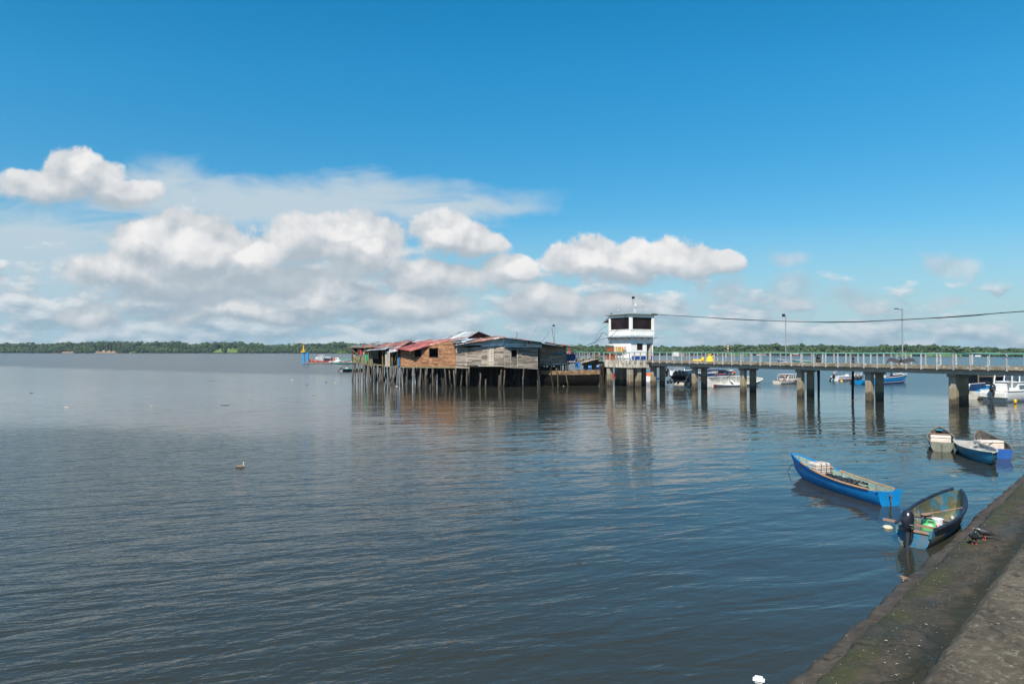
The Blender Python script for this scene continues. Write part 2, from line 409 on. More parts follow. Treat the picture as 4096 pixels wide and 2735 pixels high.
MT['rope_green'] = mat('rope_green', (.08, .35, .26), rough=.9)
MT['white_paint'] = mat('white_paint', (.72, .73, .73), (.58, .58, .56), ns=2.5, rough=.35, col3=(.42, .38, .3), ns3=3.5, thr3=(.66, .78))
MT['white_dirty'] = mat('white_dirty', (.60, .59, .55), (.45, .42, .35), ns=2, rough=.5, col3=(.3, .22, .12), ns3=4, thr3=(.62, .72))
MT['blue_paint'] = mat('blue_paint', (.003, .20, .50), (.003, .16, .42), ns=3, rough=.45, col3=(.02, .26, .62), ns3=7, thr3=(.6, .75), bump=.004, bs=12)
MT['blue_worn'] = mat('blue_worn', (.015, .13, .24), (.02, .20, .40), ns=2.6, rough=.55, col3=(.15, .14, .085), ns3=2.8, thr3=(.44, .60), bump=.004)
MT['blue_in'] = mat('blue_in', (.10, .105, .055), (.03, .17, .27), ns=1.9, rough=.6, thr=(.48, .6), col3=(.28, .23, .13), ns3=3.2, thr3=(.52, .7), bump=.005)
MT['mint'] = mat('mint', (.28, .42, .36), (.33, .40, .33), ns=4, rough=.8, col3=(.24, .13, .11), ns3=4.5, thr3=(.56, .68))
MT['wood_rail'] = mat('wood_rail', (.42, .25, .14), (.30, .18, .10), ns=5, rough=.75)
MT['wood_grey'] = mat('wood_grey', (.20, .165, .135), (.13, .105, .08), ns=5, rough=.85)
MT['wood_tan'] = mat('wood_tan', (.30, .19, .13), (.20, .13, .09), ns=5, rough=.85)
MT['teal_worn'] = mat('teal_worn', (.035, .17, .22), (.02, .22, .36), ns=1.5, rough=.6, col3=(.07, .09, .07), ns3=2.5, thr3=(.5, .66))
MT['grey_hull'] = mat('grey_hull', (.20, .21, .18), (.14, .14, .10), ns=3, rough=.7, col3=(.30, .28, .12), ns3=3, thr3=(.6, .72))
MT['grey_in'] = mat('grey_in', (.16, .15, .13), (.10, .09, .08), ns=3, rough=.8)
MT['pale_in'] = mat('pale_in', (.42, .42, .40), (.33, .33, .30), ns=4, rough=.7)
MT['navy_hull'] = mat('navy_hull', (.010, .03, .09), (.015, .05, .14), ns=3, rough=.55)
MT['royal'] = mat('royal', (.010, .085, .33), (.015, .10, .36), ns=4, rough=.5, col3=(.26, .12, .07), ns3=6, thr3=(.66, .7))
MT['rubber'] = mat('rubber', (.010, .016, .030), (.02, .03, .05), ns=4, rough=.5)
MT['foam'] = mat('foam', (.66, .58, .50), (.58, .48, .42), ns=3, rough=.85, bump=.004, bs=30, col3=(.45, .30, .24), ns3=5, thr3=(.66, .74))
MT['foam_wrap'] = mat('foam_wrap', (.62, .56, .50), (.56, .44, .40), ns=6, rough=.6, bump=.01, bs=12, col3=(.50, .16, .16), ns3=14, thr3=(.64, .67))
MT['foam_white'] = mat('foam_white', (.78, .79, .82), rough=.6)
MT['green_plastic'] = mat('green_plastic', (.09, .42, .14), (.08, .38, .12), ns=3, rough=.4)
MT['green_cap'] = mat('green_cap', (.01, .12, .10), rough=.4)
MT['red_paint'] = mat('red_paint', (.45, .02, .02), (.38, .02, .02), ns=3, rough=.5)
MT['maroon'] = mat('maroon', (.20, .015, .02), rough=.5)
MT['orange'] = mat('orange', (.75, .14, .025), (.65, .10, .02), ns=4, rough=.6)
MT['yellow'] = mat('yellow', (.82, .50, .01), (.78, .42, .01), ns=3, rough=.45)
MT['pale_yellow'] = mat('pale_yellow', (.72, .56, .2), rough=.6)
MT['cyan_steel'] = mat('cyan_steel', (.0, .29, .62), (.0, .25, .55), ns=2, rough=.45)
MT['cyan_hull'] = mat('cyan_hull', (.0, .22, .48), (.0, .19, .43), ns=1.5, rough=.5)
MT['blue_tarp'] = mat('blue_tarp', (.02, .055, .16), (.015, .04, .12), ns=3, rough=.6, bump=.03, bs=4)
MT['bright_tarp'] = mat('bright_tarp', (.02, .20, .55), (.02, .15, .45), ns=3, rough=.6, bump=.03, bs=4)
MT['green_cloth'] = mat('green_cloth', (.03, .35, .17), (.03, .28, .14), ns=3, rough=.8)
MT['teal_paint'] = mat('teal_paint', (.02, .24, .22), (.03, .20, .18), ns=3, rough=.5)
MT['lilac'] = mat('lilac', (.35, .27, .55), rough=.9)
MT['red_cloth'] = mat('red_cloth', (.55, .02, .03), rough=.9)
MT['skin'] = mat('skin', (.22, .11, .07), rough=.6)
MT['denim'] = mat('denim', (.03, .045, .09), rough=.9)
MT['rust_shirt'] = mat('rust_shirt', (.22, .06, .04), rough=.9)
MT['hair'] = mat('hair', (.01, .008, .007), rough=.8)
MT['barge'] = mat('barge', (.24, .15, .085), (.12, .075, .045), ns=2.5, rough=.9, rv=.25, col3=(.24, .22, .08), ns3=1.6, thr3=(.56, .66), bump=.02, bs=6)
MT['barge_shade'] = mat('barge_shade', (.014, .012, .010), (.008, .007, .006), ns=3, rough=.9, spec=.1)  # near-black: shade under the strakes painted into the lower hull
MT['deck'] = mat('deck', (.20, .185, .16), (.13, .12, .10), ns=2, rough=.95)
MT['pigeon_body'] = mat('pigeon_body', (.022, .022, .026), (.04, .04, .046), ns=25, rough=.55)
MT['pigeon_neck'] = mat('pigeon_neck', (.01, .07, .045), (.04, .02, .05), ns=20, rough=.35, spec=.6)
MT['pigeon_foot'] = mat('pigeon_foot', (.5, .08, .06), rough=.7)
MT['bird_brown'] = mat('bird_brown', (.20, .14, .10), (.14, .10, .07), ns=30, rough=.8)
MT['bird_white'] = mat('bird_white', (.6, .52, .44), rough=.8)
MT['pelican'] = mat('pelican', (.05, .047, .052), (.025, .024, .028), ns=5, rough=.8)
MT['beak'] = mat('beak', (.35, .30, .16), rough=.6)
MT['cream'] = mat('cream', (.6, .55, .42), (.5, .44, .32), ns=6, rough=.7)
MT['bark'] = mat('bark', (.16, .12, .09), (.09, .07, .05), ns=1, rough=.95)


def leafmat(name, a, b, c_):
    m = bpy.data.materials.new(name); m.use_nodes = True; nt = m.node_tree; nt.nodes.clear(); L = nt.links.new
    out = N(nt, 'ShaderNodeOutputMaterial'); p = N(nt, 'ShaderNodeBsdfPrincipled', ins={'Roughness': .8, 'Specular IOR Level': .2}); L(p.outputs[0], out.inputs[0])
    at_ = N(nt, 'ShaderNodeAttribute', attribute_name='rnd'); r = N(nt, 'ShaderNodeValToRGB'); L(at_.outputs['Fac'], r.inputs[0])
    e = r.color_ramp.elements; e[0].color = (*a, 1); e[1].color = (*c_, 1); k = r.color_ramp.elements.new(.55); k.color = (*b, 1)
    L(r.outputs[0], p.inputs['Base Color']); return m


MT['leaf'] = leafmat('leaf', (.042, .082, .044), (.075, .125, .050), (.14, .185, .06))
MT['leaf_bright'] = leafmat('leaf_bright', (.065, .115, .02), (.11, .18, .03), (.19, .26, .05))
MT['grass'] = mat('grass', (.08, .135, .03), (.12, .18, .04), ns=.08, rough=.95)
MT['mud'] = mat('mud', (.045, .038, .028), (.03, .026, .02), ns=.1, rough=.9)
MT['earth'] = mat('earth', (.28, .18, .12), (.16, .12, .07), ns=.25, rough=.95, col3=(.16, .12, .07), ns3=.6)


def water_mat():
    m = bpy.data.materials.new('water'); m.use_nodes = True; nt = m.node_tree; nt.nodes.clear(); L = nt.links.new
    out = N(nt, 'ShaderNodeOutputMaterial')
    b = N(nt, 'ShaderNodeBsdfPrincipled', ins={'Base Color': (.031, .032, .024, 1), 'Roughness': .045, 'IOR': 1.333, 'Specular IOR Level': .5}); L(b.outputs[0], out.inputs[0])
    tc = N(nt, 'ShaderNodeTexCoord')

    def nz(ang, st, sc, det=2.0, ro=.5, dist=0.0, off=(0, 0, 0)):
        r_ = N(nt, 'ShaderNodeMapping', ins={'Rotation': (0, 0, math.radians(-ang)), 'Location': off}); L(tc.outputs['Object'], r_.inputs[0])
        s_ = N(nt, 'ShaderNodeMapping', ins={'Scale': st}); L(r_.outputs[0], s_.inputs[0])
        n = N(nt, 'ShaderNodeTexNoise', ins={'Scale': sc, 'Detail': det, 'Roughness': ro, 'Distortion': dist}); L(s_.outputs[0], n.inputs['Vector'])
        return n.outputs['Fac']
    big = nz(30, (1, .35, 1), .035, 4, .6)                 # wind patches
    sp = N(nt, 'ShaderNodeSeparateXYZ'); L(tc.outputs['Object'], sp.inputs[0])
    # the water is ruffled by wind to the left, sheltered and smoother to the right
    side = MR(nt, M(nt, 'ADD', M(nt, 'MULTIPLY', sp.outputs[1], .28), sp.outputs[0]), -14.0, 16.0, 1.0, 0.0, smooth=True)
    yy = M(nt, 'ADD', sp.outputs[1], M(nt, 'MULTIPLY_ADD', big, 60.0, -30.0))
    nearw = MR(nt, yy, 30.0, 46.0, 1.0, 0.0, smooth=True); farw = MR(nt, M(nt, 'MULTIPLY_ADD', sp.outputs[0], .7, yy), 86.0, 108.0, 0.0, 1.1, smooth=True)
    ruff = M(nt, 'MAXIMUM', M(nt, 'MULTIPLY', nearw, side), M(nt, 'MULTIPLY', farw, .35))
    # ripples too small to see far off act as a rougher surface
    rgh = M(nt, 'ADD', M(nt, 'MULTIPLY_ADD', farw, .11, .04), MR(nt, sp.outputs[1], 40.0, 100.0, 0.0, .07)); L(rgh, b.inputs['Roughness'])
    ruff = M(nt, 'ADD', ruff, M(nt, 'MULTIPLY', MR(nt, big, .52, .58), .18))
    ruff = M(nt, 'MINIMUM', ruff, 1.2)
    swell = nz(17, (.35, 1, 1), 1.1, 3, .5, .5)
    w1 = nz(21, (.30, 1, 1), 3.2, 3, .5, .6, (3, 7, 0))
    w2 = nz(8, (.40, 1, 1), 8.5, 3, .55, .6, (9, 2, 0))
    w3 = nz(40, (.6, 1, 1), 1.7, 2, .5, .8, (5, 5, 0))
    w0 = nz(10, (.4, 1, 1), .30, 2, .5, .4, (2, 8, 0))
    h = M(nt, 'MULTIPLY', swell, M(nt, 'MULTIPLY_ADD', ruff, .045, .055))
    h = M(nt, 'ADD', h, M(nt, 'MULTIPLY', w0, .105))
    h = M(nt, 'ADD', h, M(nt, 'MULTIPLY', w3, .014))
    h = M(nt, 'ADD', h, M(nt, 'MULTIPLY', w1, M(nt, 'MULTIPLY_ADD', ruff, .062, .0055)))
    h = M(nt, 'ADD', h, M(nt, 'MULTIPLY', w2, M(nt, 'MULTIPLY_ADD', ruff, .020, .0010)))
    h = M(nt, 'MULTIPLY', h, MR(nt, sp.outputs[1], 25.0, 70.0, 1.0, .5))
    bp = N(nt, 'ShaderNodeBump', ins={'Strength': 1.0, 'Distance': WAVE}); L(h, bp.inputs['Height']); L(bp.outputs[0], b.inputs['Normal'])
    return m


WAVE = 0.8
MT['water'] = water_mat()

# ------------------------------------------------------------------ water, quay
mb = MB(); S = 30000
xs = [-S, -400, -60, -20, 0, 20, 60, 400, S]; ys = [-50, 0, 20, 60, 150, 500, 2000, S]
vs = [(x, y, 0) for y in ys for x in xs]; W = len(xs)
mb.add(vs, [(j * W + i, j * W + i + 1, (j + 1) * W + i + 1, (j + 1) * W + i) for j in range(len(ys) - 1) for i in range(W - 1)])
struct(mb.build('water', MT['water']))

QA = math.atan2(.724, .69)      # the quay runs along this angle; local y = distance towards the water


def quay_mat(name, ledge):
    m = bpy.data.materials.new(name); m.use_nodes = True; nt = m.node_tree; nt.nodes.clear(); L = nt.links.new
    out = N(nt, 'ShaderNodeOutputMaterial'); b = N(nt, 'ShaderNodeBsdfPrincipled', ins={'Roughness': .85, 'Specular IOR Level': .22}); L(b.outputs[0], out.inputs[0])
    tc = N(nt, 'ShaderNodeTexCoord'); sp = N(nt, 'ShaderNodeSeparateXYZ'); L(tc.outputs['Object'], sp.inputs[0])

    def nz(sc, det=6, ro=.6, st=(1, 1, 1)):
        mp = N(nt, 'ShaderNodeMapping', ins={'Scale': st}); L(tc.outputs['Object'], mp.inputs[0])
        n = N(nt, 'ShaderNodeTexNoise', ins={'Scale': sc, 'Detail': det, 'Roughness': ro}); L(mp.outputs[0], n.inputs['Vector']); return n.outputs['Fac']
    if ledge:
        c = MIX(nt, MR(nt, nz(2.5), .4, .6), (.072, .058, .040), (.042, .038, .029))
        c = MIX(nt, MR(nt, nz(14), .5, .7), c, (.085, .078, .062))
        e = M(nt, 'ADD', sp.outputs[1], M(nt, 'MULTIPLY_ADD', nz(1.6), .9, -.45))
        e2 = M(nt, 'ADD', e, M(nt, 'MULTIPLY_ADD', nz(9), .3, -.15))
        moss = M(nt, 'MULTIPLY', MR(nt, e2, 2.86, 3.02), MR(nt, e2, 3.30, 3.40, 1, 0))
        moss = M(nt, 'MULTIPLY', moss, MR(nt, nz(1.1, st=(1, .5, 1)), .40, .56))
        c = MIX(nt, M(nt, 'MULTIPLY', moss, .6), c, (.048, .058, .020))
        curb = MR(nt, sp.outputs[1], 3.30, 3.36)
        c = MIX(nt, curb, c, MIX(nt, MR(nt, nz(5), .4, .6), (.058, .048, .038), (.088, .074, .058)))
        c = MIX(nt, MR(nt, e2, 2.36, 2.56, .85, 0.0), c, (.024, .026, .015))     # shade of the quay wall painted along its foot, in algae olive
        dk = MR(nt, nz(.9, st=(.6, 1, 1)), .52, .6)
        c = MIX(nt, M(nt, 'MULTIPLY', dk, .35), c, (.028, .027, .022))
        th = .74
    else:
        c = MIX(nt, MR(nt, nz(2.2), .38, .62), (.135, .108, .076), (.078, .062, .043))
        c = MIX(nt, MR(nt, nz(22, 8, .7), .52, .66), c, (.20, .175, .13))
        c = MIX(nt, MR(nt, nz(7, 6), .56, .66), c, (.05, .045, .036))
        th = .72
    v = N(nt, 'ShaderNodeTexVoronoi', ins={'Scale': 24 if ledge else 26}); L(tc.outputs['Object'], v.inputs['Vector'])
    sc = N(nt, 'ShaderNodeSeparateColor'); L(v.outputs['Color'], sc.inputs[0])
    spk = M(nt, 'MULTIPLY', MR(nt, v.outputs['Distance'], .16, .24, 1, 0), MR(nt, sc.outputs[0], .93, .95) if ledge else MR(nt, sc.outputs[0], .80, .84))
    c = MIX(nt, spk, c, (.42, .38, .30) if ledge else (.30, .265, .20))
    cv = N(nt, 'ShaderNodeTexVoronoi', feature='DISTANCE_TO_EDGE', ins={'Scale': .42 if ledge else .6})
    dn = N(nt, 'ShaderNodeTexNoise', ins={'Scale': 3.0, 'Detail': 5.0}); L(tc.outputs['Object'], dn.inputs['Vector'])
    ds = N(nt, 'ShaderNodeVectorMath', operation='MULTIPLY_ADD', ins={1: (.35, .35, .35)}); L(dn.outputs['Color'], ds.inputs[0]); L(tc.outputs['Object'], ds.inputs[2]); L(ds.outputs[0], cv.inputs['Vector'])
    c = MIX(nt, MR(nt, cv.outputs['Distance'], .002, .009, .75, 0.0), c, (.018, .016, .012))
    L(c, b.inputs['Base Color'])
    bp = N(nt, 'ShaderNodeBump', ins={'Strength': .8, 'Distance': .03})
    hh = M(nt, 'ADD', nz(9, 8, .65), M(nt, 'MULTIPLY', nz(50, 4), .35)); L(hh, bp.inputs['Height']); L(bp.outputs[0], b.inputs['Normal'])
    if ledge:
        wet = MR(nt, nz(1.4, st=(.5, 1, 1)), .45, .62, .9, .55); L(wet, b.inputs['Roughness'])
    return m


from mathutils import noise as mn


def fn(x, y, z=0.0): return mn.fractal(Vector((x, y, z)), 1.0, 2.0, 4)


mb = MB()
prof = [(4.3, -1.2), (3.86, -.3), (3.79, 0.0), (3.72, .16), (3.64, .24), (3.50, .26), (3.38, .29), (3.33, .38), (3.25, .44), (3.0, .47), (2.7, .50), (2.4, .53), (2.1, .56), (1.7, .58), (1.0, .6), (.6, .6)]
nx = 520
def ledge(u, v):
    x = -6 + u * 62; k = v * (len(prof) - 1); i = min(int(k), len(prof) - 2); t = k - i
    y = prof[i][0] * (1 - t) + prof[i + 1][0] * t; z = prof[i][1] * (1 - t) + prof[i + 1][1] * t
    e = 1.0 if y > 3.3 else .35
    y += e * (.09 * fn(x * .55, 3.1) + .05 * fn(x * 3.0, y * 2)); z += (.03 * fn(x * 1.3, y * 2.2, 5) + .02 * fn(x * 5, y * 5, 9)) * (1 if z > .05 else 0)
    if 3.0 < y < 3.33: z += .02 * fn(x * 2, 8)
    return (x, y, z)
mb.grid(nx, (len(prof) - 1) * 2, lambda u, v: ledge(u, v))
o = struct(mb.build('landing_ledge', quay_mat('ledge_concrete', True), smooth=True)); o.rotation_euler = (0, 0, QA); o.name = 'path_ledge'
mb = MB()
def edge(x): return .88 + .010 * fn(x * .6, 1.0) + .014 * fn(x * 3.1, 4.0) + .012 * fn(x * 12, 7.0)
rows = [(0.05, -.05, .3), (0.035, -.03, 2.0), (0.02, 0, 3.02), (0, -.025, 3.075), (0, -.06, 3.1), (0, -.35, 3.105), (0, -1.0, 3.11), (0, -3, 3.12), (0, -8, 3.13), (0, -40, 3.14)]
def qs(u, v):
    x = -30 + u * 86; k = v * (len(rows) - 1); i = min(int(k + 1e-6), len(rows) - 1)
    a, b_, z = rows[i]
    y = edge(x) + a + b_ if b_ > -.5 else b_
    return (x, y, z + (.006 * fn(x * 2, y * 2, 2) if z > 3.08 else 0))
mb.grid(900, len(rows) - 1, qs)
o = struct(mb.build('quay', quay_mat('quay_concrete', False), smooth=True)); o.rotation_euler = (0, 0, QA)

# ------------------------------------------------------------------ far shore
SHORE = [(-900, 1380, 21, 1369), (0, 1330, 21, 1370), (280, 1300, 21, 1369), (420, 1300, 22, 1364), (640, 1290, 22, 1368), (700, 1290, 23, 1363), (780, 1280, 22, 1372), (850, 1270, 21, 1368), (960, 1260, 22, 1365),
         (1080, 1250, 20, 1375), (1280, 1230, 20, 1373), (1380, 1180, 22, 1365), (1440, 1150, 20, 1374), (1800, 950, 14, 1376), (2300, 740, 11, 1378), (2450, 720, 11, 1380), (2700, 700, 11, 1383), (2850, 690, 12, 1377),
         (3000, 680, 12, 1378), (3100, 660, 12, 1374), (3220, 650, 12, 1376), (3300, 640, 12, 1377), (3450, 620, 11, 1382), (3600, 590, 11, 1377), (3740, 570, 11, 1376), (3900, 545, 9, 1385), (4096, 520, 8, 1390), (5200, 480, 8, 1388)]


def shore(px):
    for a, b in zip(SHORE, SHORE[1:]):
        if px <= b[0]:
            t = max(0, (px - a[0]) / (b[0] - a[0])); t2 = t * t * (3 - 2 * t)
            return a[1] + (b[1] - a[1]) * t, a[3] + (b[3] - a[3]) * t2
    return SHORE[-1][1], SHORE[-1][3]


mb = MB()
def land(u, v):
    px = -900 + u * 6100; d, yt = shore(px)
    k = [0, 0, 3, 10, 30, 90, 400, 1500][int(round(v * 7))]; zz = [-1.5, .3, 1.2, 1.8, 2.5, 3, 3, 3][int(round(v * 7))]
    D = d + k + 4 * fn(px * .01, 2); return ((px - CX) / F * D, D, zz + (.5 * fn(px * .05, v * 9) if zz > 1 else 0))
mb.grid(400, 7, land)
struct(mb.build('far_ground', MT['mud']))
mb = MB()
def bank(px0, px1, h, dd, mi):
    def g(u, v):
        px = px0 + (px1 - px0) * u; d, _ = shore(px); e = (min(1.0, 3 * math.sin(math.pi * u)) if 0 < u < 1 else 0.0) * (.8 + .5 * fn(px * .09, 3.3) + .08 * fn(px * .4, 9.3))
        D = d - 2 + v * 9 + dd; return ((px - CX) / F * D, D, -.5 + (h * e * (v ** .45)) + .5 * fn(px * .2, v * 4))
    mb.grid(24, 6, g, mi)
bank(246, 298, 4.2, -2, 0); bank(374, 472, 6.3, -2, 0); bank(518, 545, 3.5, -2, 0)
struct(mb.build('eroded_bank_ground', MT['earth'], smooth=True))
mb = MB()
bank(850, 895, 9, 8, 0); bank(905, 955, 11, 8, 0)
for (a, b, h) in ((2860, 2895, 2.5), (2905, 3000, 2.8), (3570, 3650, 3.5), (3690, 3860, 3.2)): bank(a, b, h, 0, 0)
struct(mb.build('grass_slope_ground', MT['grass'], smooth=True))

LEAF_Q = 0


def leaf_cloud(V, Fc, Rr, c, rad, n, q, base, g):
    n = int(n * 1.5); q = q * .85
    """n leaf-clump quads spread over an uneven ellipsoid shell"""
    th = g.uniform(0, 2 * np.pi, n); cz = g.uniform(-.45, 1, n); sr = np.sqrt(np.maximum(0, 1 - cz * cz))
    lob = 1 + .18 * np.sin(3 * th + g.uniform(0, 6)) + .12 * np.sin(5 * th + 4 * cz + g.uniform(0, 6))
    rr = g.uniform(.72, 1.03, n) * lob
    P = np.stack([c[0] + rad[0] * sr * np.cos(th) * rr, c[1] + rad[0] * sr * np.sin(th) * rr, c[2] + rad[1] * cz * rr], 1)
    nrm = np.stack([sr * np.cos(th), sr * np.sin(th), cz + .3], 1) + g.normal(0, .28, (n, 3)); nrm /= np.linalg.norm(nrm, axis=1)[:, None]
    t = np.cross(nrm, g.normal(0, 1, (n, 3))); t /= np.linalg.norm(t, axis=1)[:, None]; b = np.cross(nrm, t)
    s = q * g.uniform(.6, 1.3, n)[:, None]
    o = len(V) and sum(x.shape[0] for x in V) or 0
    Q = np.stack([P - t * s - b * s * .7, P + t * s - b * s, P + t * s * .8 + b * s, P - t * s + b * s * .8], 1).reshape(-1, 3)
    V.append(Q); Fc.append(n); Rr.append(np.clip(base + g.normal(0, .12, n), 0, 1))


def leaf_obj(name, V, Fc, Rr, mt, parent=None, extra=None, loc=None):
    A = np.concatenate(V); R_ = np.concatenate(Rr); n = len(R_)
    if loc is not None: A = A - np.array(loc)
    me = bpy.data.meshes.new(name); me.vertices.add(len(A)); me.vertices.foreach_set('co', A.astype(np.float32).ravel())
    me.loops.add(4 * n); me.loops.foreach_set('vertex_index', np.arange(4 * n, dtype=np.int32))
    me.polygons.add(n); me.polygons.foreach_set('loop_start', np.arange(0, 4 * n, 4, dtype=np.int32))
    me.attributes.new('rnd', 'FLOAT', 'FACE').data.foreach_set('value', R_.astype(np.float32))
    me.materials.append(mt); me.update(calc_edges=True)
    o = bpy.data.objects.new(name, me); COL.objects.link(o)
    if parent is not None: o.parent = parent
    return o


G = np.random.default_rng(5)


def forest(name, p0, p1):
    V, Fc, Rr = [], [], []
    px = p0
    while px < p1:
        d, yt = shore(px); step = 4.2 * (d / 1300) ** .35
        Ht = (HY - yt) * d / F + EYE
        for row in range(6):
            D = d + 1 + row * 6.5 + G.uniform(-2.5, 2.5); p = px + G.uniform(-.5, .5) * step * F / d
            f = (.42, .6, .78, .9, .97, 1.0)[row]
            big_ = G.random() < .06 and row >= 3
            h = Ht * f * G.uniform(.78, 1.03) * (1.09 if big_ else 1) * (1 + .10 * fn(p * .035, 7.7))
            # clearings and eroded banks stay bare in front
            if row < 2 and any(a < p < b for a, b in ((248, 298), (376, 470), (520, 545))) : continue
            if row < 3 and any(a < p < b for a, b in ((852, 893), (908, 953), (2862, 2893), (2907, 2998), (3572, 3648), (3692, 3858))) and G.random() < .93: continue
            r = (4.2 if big_ else G.uniform(1.5, 3.3)) * (d / 1300) ** .5
            c = ((p - CX) / F * D, D, h - r * .8)
            base = np.clip(.33 + .22 * math.sin(p * .021 + row) + G.normal(0, .11) - .02 * row, 0.02, .95)
            leaf_cloud(V, Fc, Rr, c, (r * 1.25, r * .75), 40, .55 * (d / 1000) ** .5 * 1.25, base, G)
            # body of foliage beneath the crown
            if h > 6:
                leaf_cloud(V, Fc, Rr, (c[0], c[1] + .5, h * .45), (r * 1.05, h * .42), 42, .85 * (d / 1000) ** .5 * 1.25, base * .8, G)
        px += step * F / d * .8
    o = leaf_obj(name, V, Fc, Rr, MT['leaf'])
    struct(o, 'stuff'); return o


tag(forest('forest', -700, 1780), 'long dark green wood along the far left shore', 'forest')
tag(forest('forest', 1780, 4700), 'lower mangrove wood on the far shore behind the pier', 'forest')


def tree(px, yt, spread, dd, label, bright=None, mt='leaf', trunk=True, kind='tree', cat='tree'):
    d, _ = shore(px); d += dd; Ht = (HY - yt) * d / F + EYE; X = (px - CX) / F * d
    r = spread * d / F / 2
    root = thing(kind, label, cat, (X, d, 2.0 if trunk else .5))
    V, Fc, Rr = [], [], []
    for k in range(7):
        a = k * 2.4; q = 0 if k == 0 else .55
        leaf_cloud(V, Fc, Rr, (X + r * q * math.cos(a), d + r * q * math.sin(a), Ht - r * (.55 if k == 0 else .85)), (r * .62, r * .5), 60, .42 * d / 1000 + .25, (bright or .25) + G.normal(0, .07), G)
    leaf_obj('crown', V, Fc, Rr, MT[mt], root, loc=root.location)
    if trunk:
        t = MB(); t.tube([(X, d, 1), (X + .2, d, Ht * .5), (X, d, Ht - r * .6)], [.5, .38, .15], 7)
        for a in (.4, 2.2, 4.1): t.tube([(X, d, Ht * .55), (X + r * .5 * math.cos(a), d + r * .5 * math.sin(a), Ht - r * .8)], [.22, .08], 5)
        t.build('trunk', MT['bark'], root)
    return root


for (px, yt, sp_, dd, lab, br) in (
        (275, 1365, 26, 16, 'round dome-crowned tree standing above the left wood over the earth bank', .28),
        (550, 1366, 22, 14, 'dark round tree on the skyline of the far left wood', .1),
        (625, 1363, 24, 14, 'pale green domed tree on the skyline left of the tallest clump', .45),
        (690, 1361, 40, 18, 'broad dark tree, the tallest clump of the far left wood', .12),
        (862, 1366, 26, 14, 'open-crowned tree above the first bright grass clearing', .3),
        (960, 1363, 44, 22, 'wide dark tree above the second bright grass clearing', .15),
        (1275, 1371, 16, 14, 'small dark tree on the skyline above the white ferry', .12),
        (1370, 1364, 36, 10, 'tall dense tree just left of the shack roof tip', .14),
        (3106, 1371, 30, 8, 'tall green tree on the right shore left of the slim lamp pole', .3),
        (3207, 1373, 13, 8, 'small dark pom-pom tree right of the slim lamp pole', .1),
        (3285, 1374, 34, 8, 'flat-topped spreading tree on the right shore', .15),
        (3735, 1375, 30, 6, 'rounded tall tree right of the second lamp pole', .3),
        (3625, 1376, 26, 6, 'broad dark tree right behind the second lamp pole', .2)):
    tree(px, yt, sp_, dd, lab, br)
tree(1372, 1387, 70, -6, 'bright yellow-green bush at the waterline left of the shacks', .5, 'leaf_bright', False, 'bush', 'bush')
tree(538, 1402, 18, -2, 'small yellow-green bush on the eroded bank', .4, 'leaf_bright', False, 'bush', 'bush')


def palm(px, yt, dd, label):
    d, _ = shore(px); d += dd; Ht = (HY - yt) * d / F + EYE; X = (px - CX) / F * d
    root = thing('palm_tree', label, 'palm tree', (X, d, 1), group='palm trees on the far shore')
    t = MB(); t.tube([(X, d, 1), (X + .3, d, Ht * .6), (X, d, Ht - 1)], [.28, .22, .18], 6); t.build('trunk', MT['bark'], root)
    V, Fc, Rr = [], [], []
    for k in range(11):
        a = k * .571; Lf = 3.6
        for j in range(7):
            s = (j + .5) / 7; P = np.array([[X + math.cos(a) * Lf * s, d + math.sin(a) * Lf * s, Ht - 1 + 1.3 * s - 2.6 * s * s]])
            w = .5 * (1 - s) + .15; ta = np.array([math.cos(a), math.sin(a), .6 - 2.0 * s]) * .3; tb = np.array([-math.sin(a), math.cos(a), 0]) * w
            V.append(np.concatenate([P - ta - tb, P + ta - tb, P + ta + tb, P - ta + tb])); Fc.append(1); Rr.append(np.array([.6 + .3 * (k % 3) / 2]))
    leaf_obj('crown', V, Fc, Rr, MT['leaf'], root, loc=root.location)


palm(1397, 1370, 2, 'palm rising beside the tall dense tree left of the shacks')
palm(1425, 1372, 0, 'palm nearest the shack roof tip on the far shore')
palm(2972, 1383, -2, 'pale palm on the shore right of the striped beacon')
palm(3033, 1388, -2, 'pale palm further right of the striped beacon')

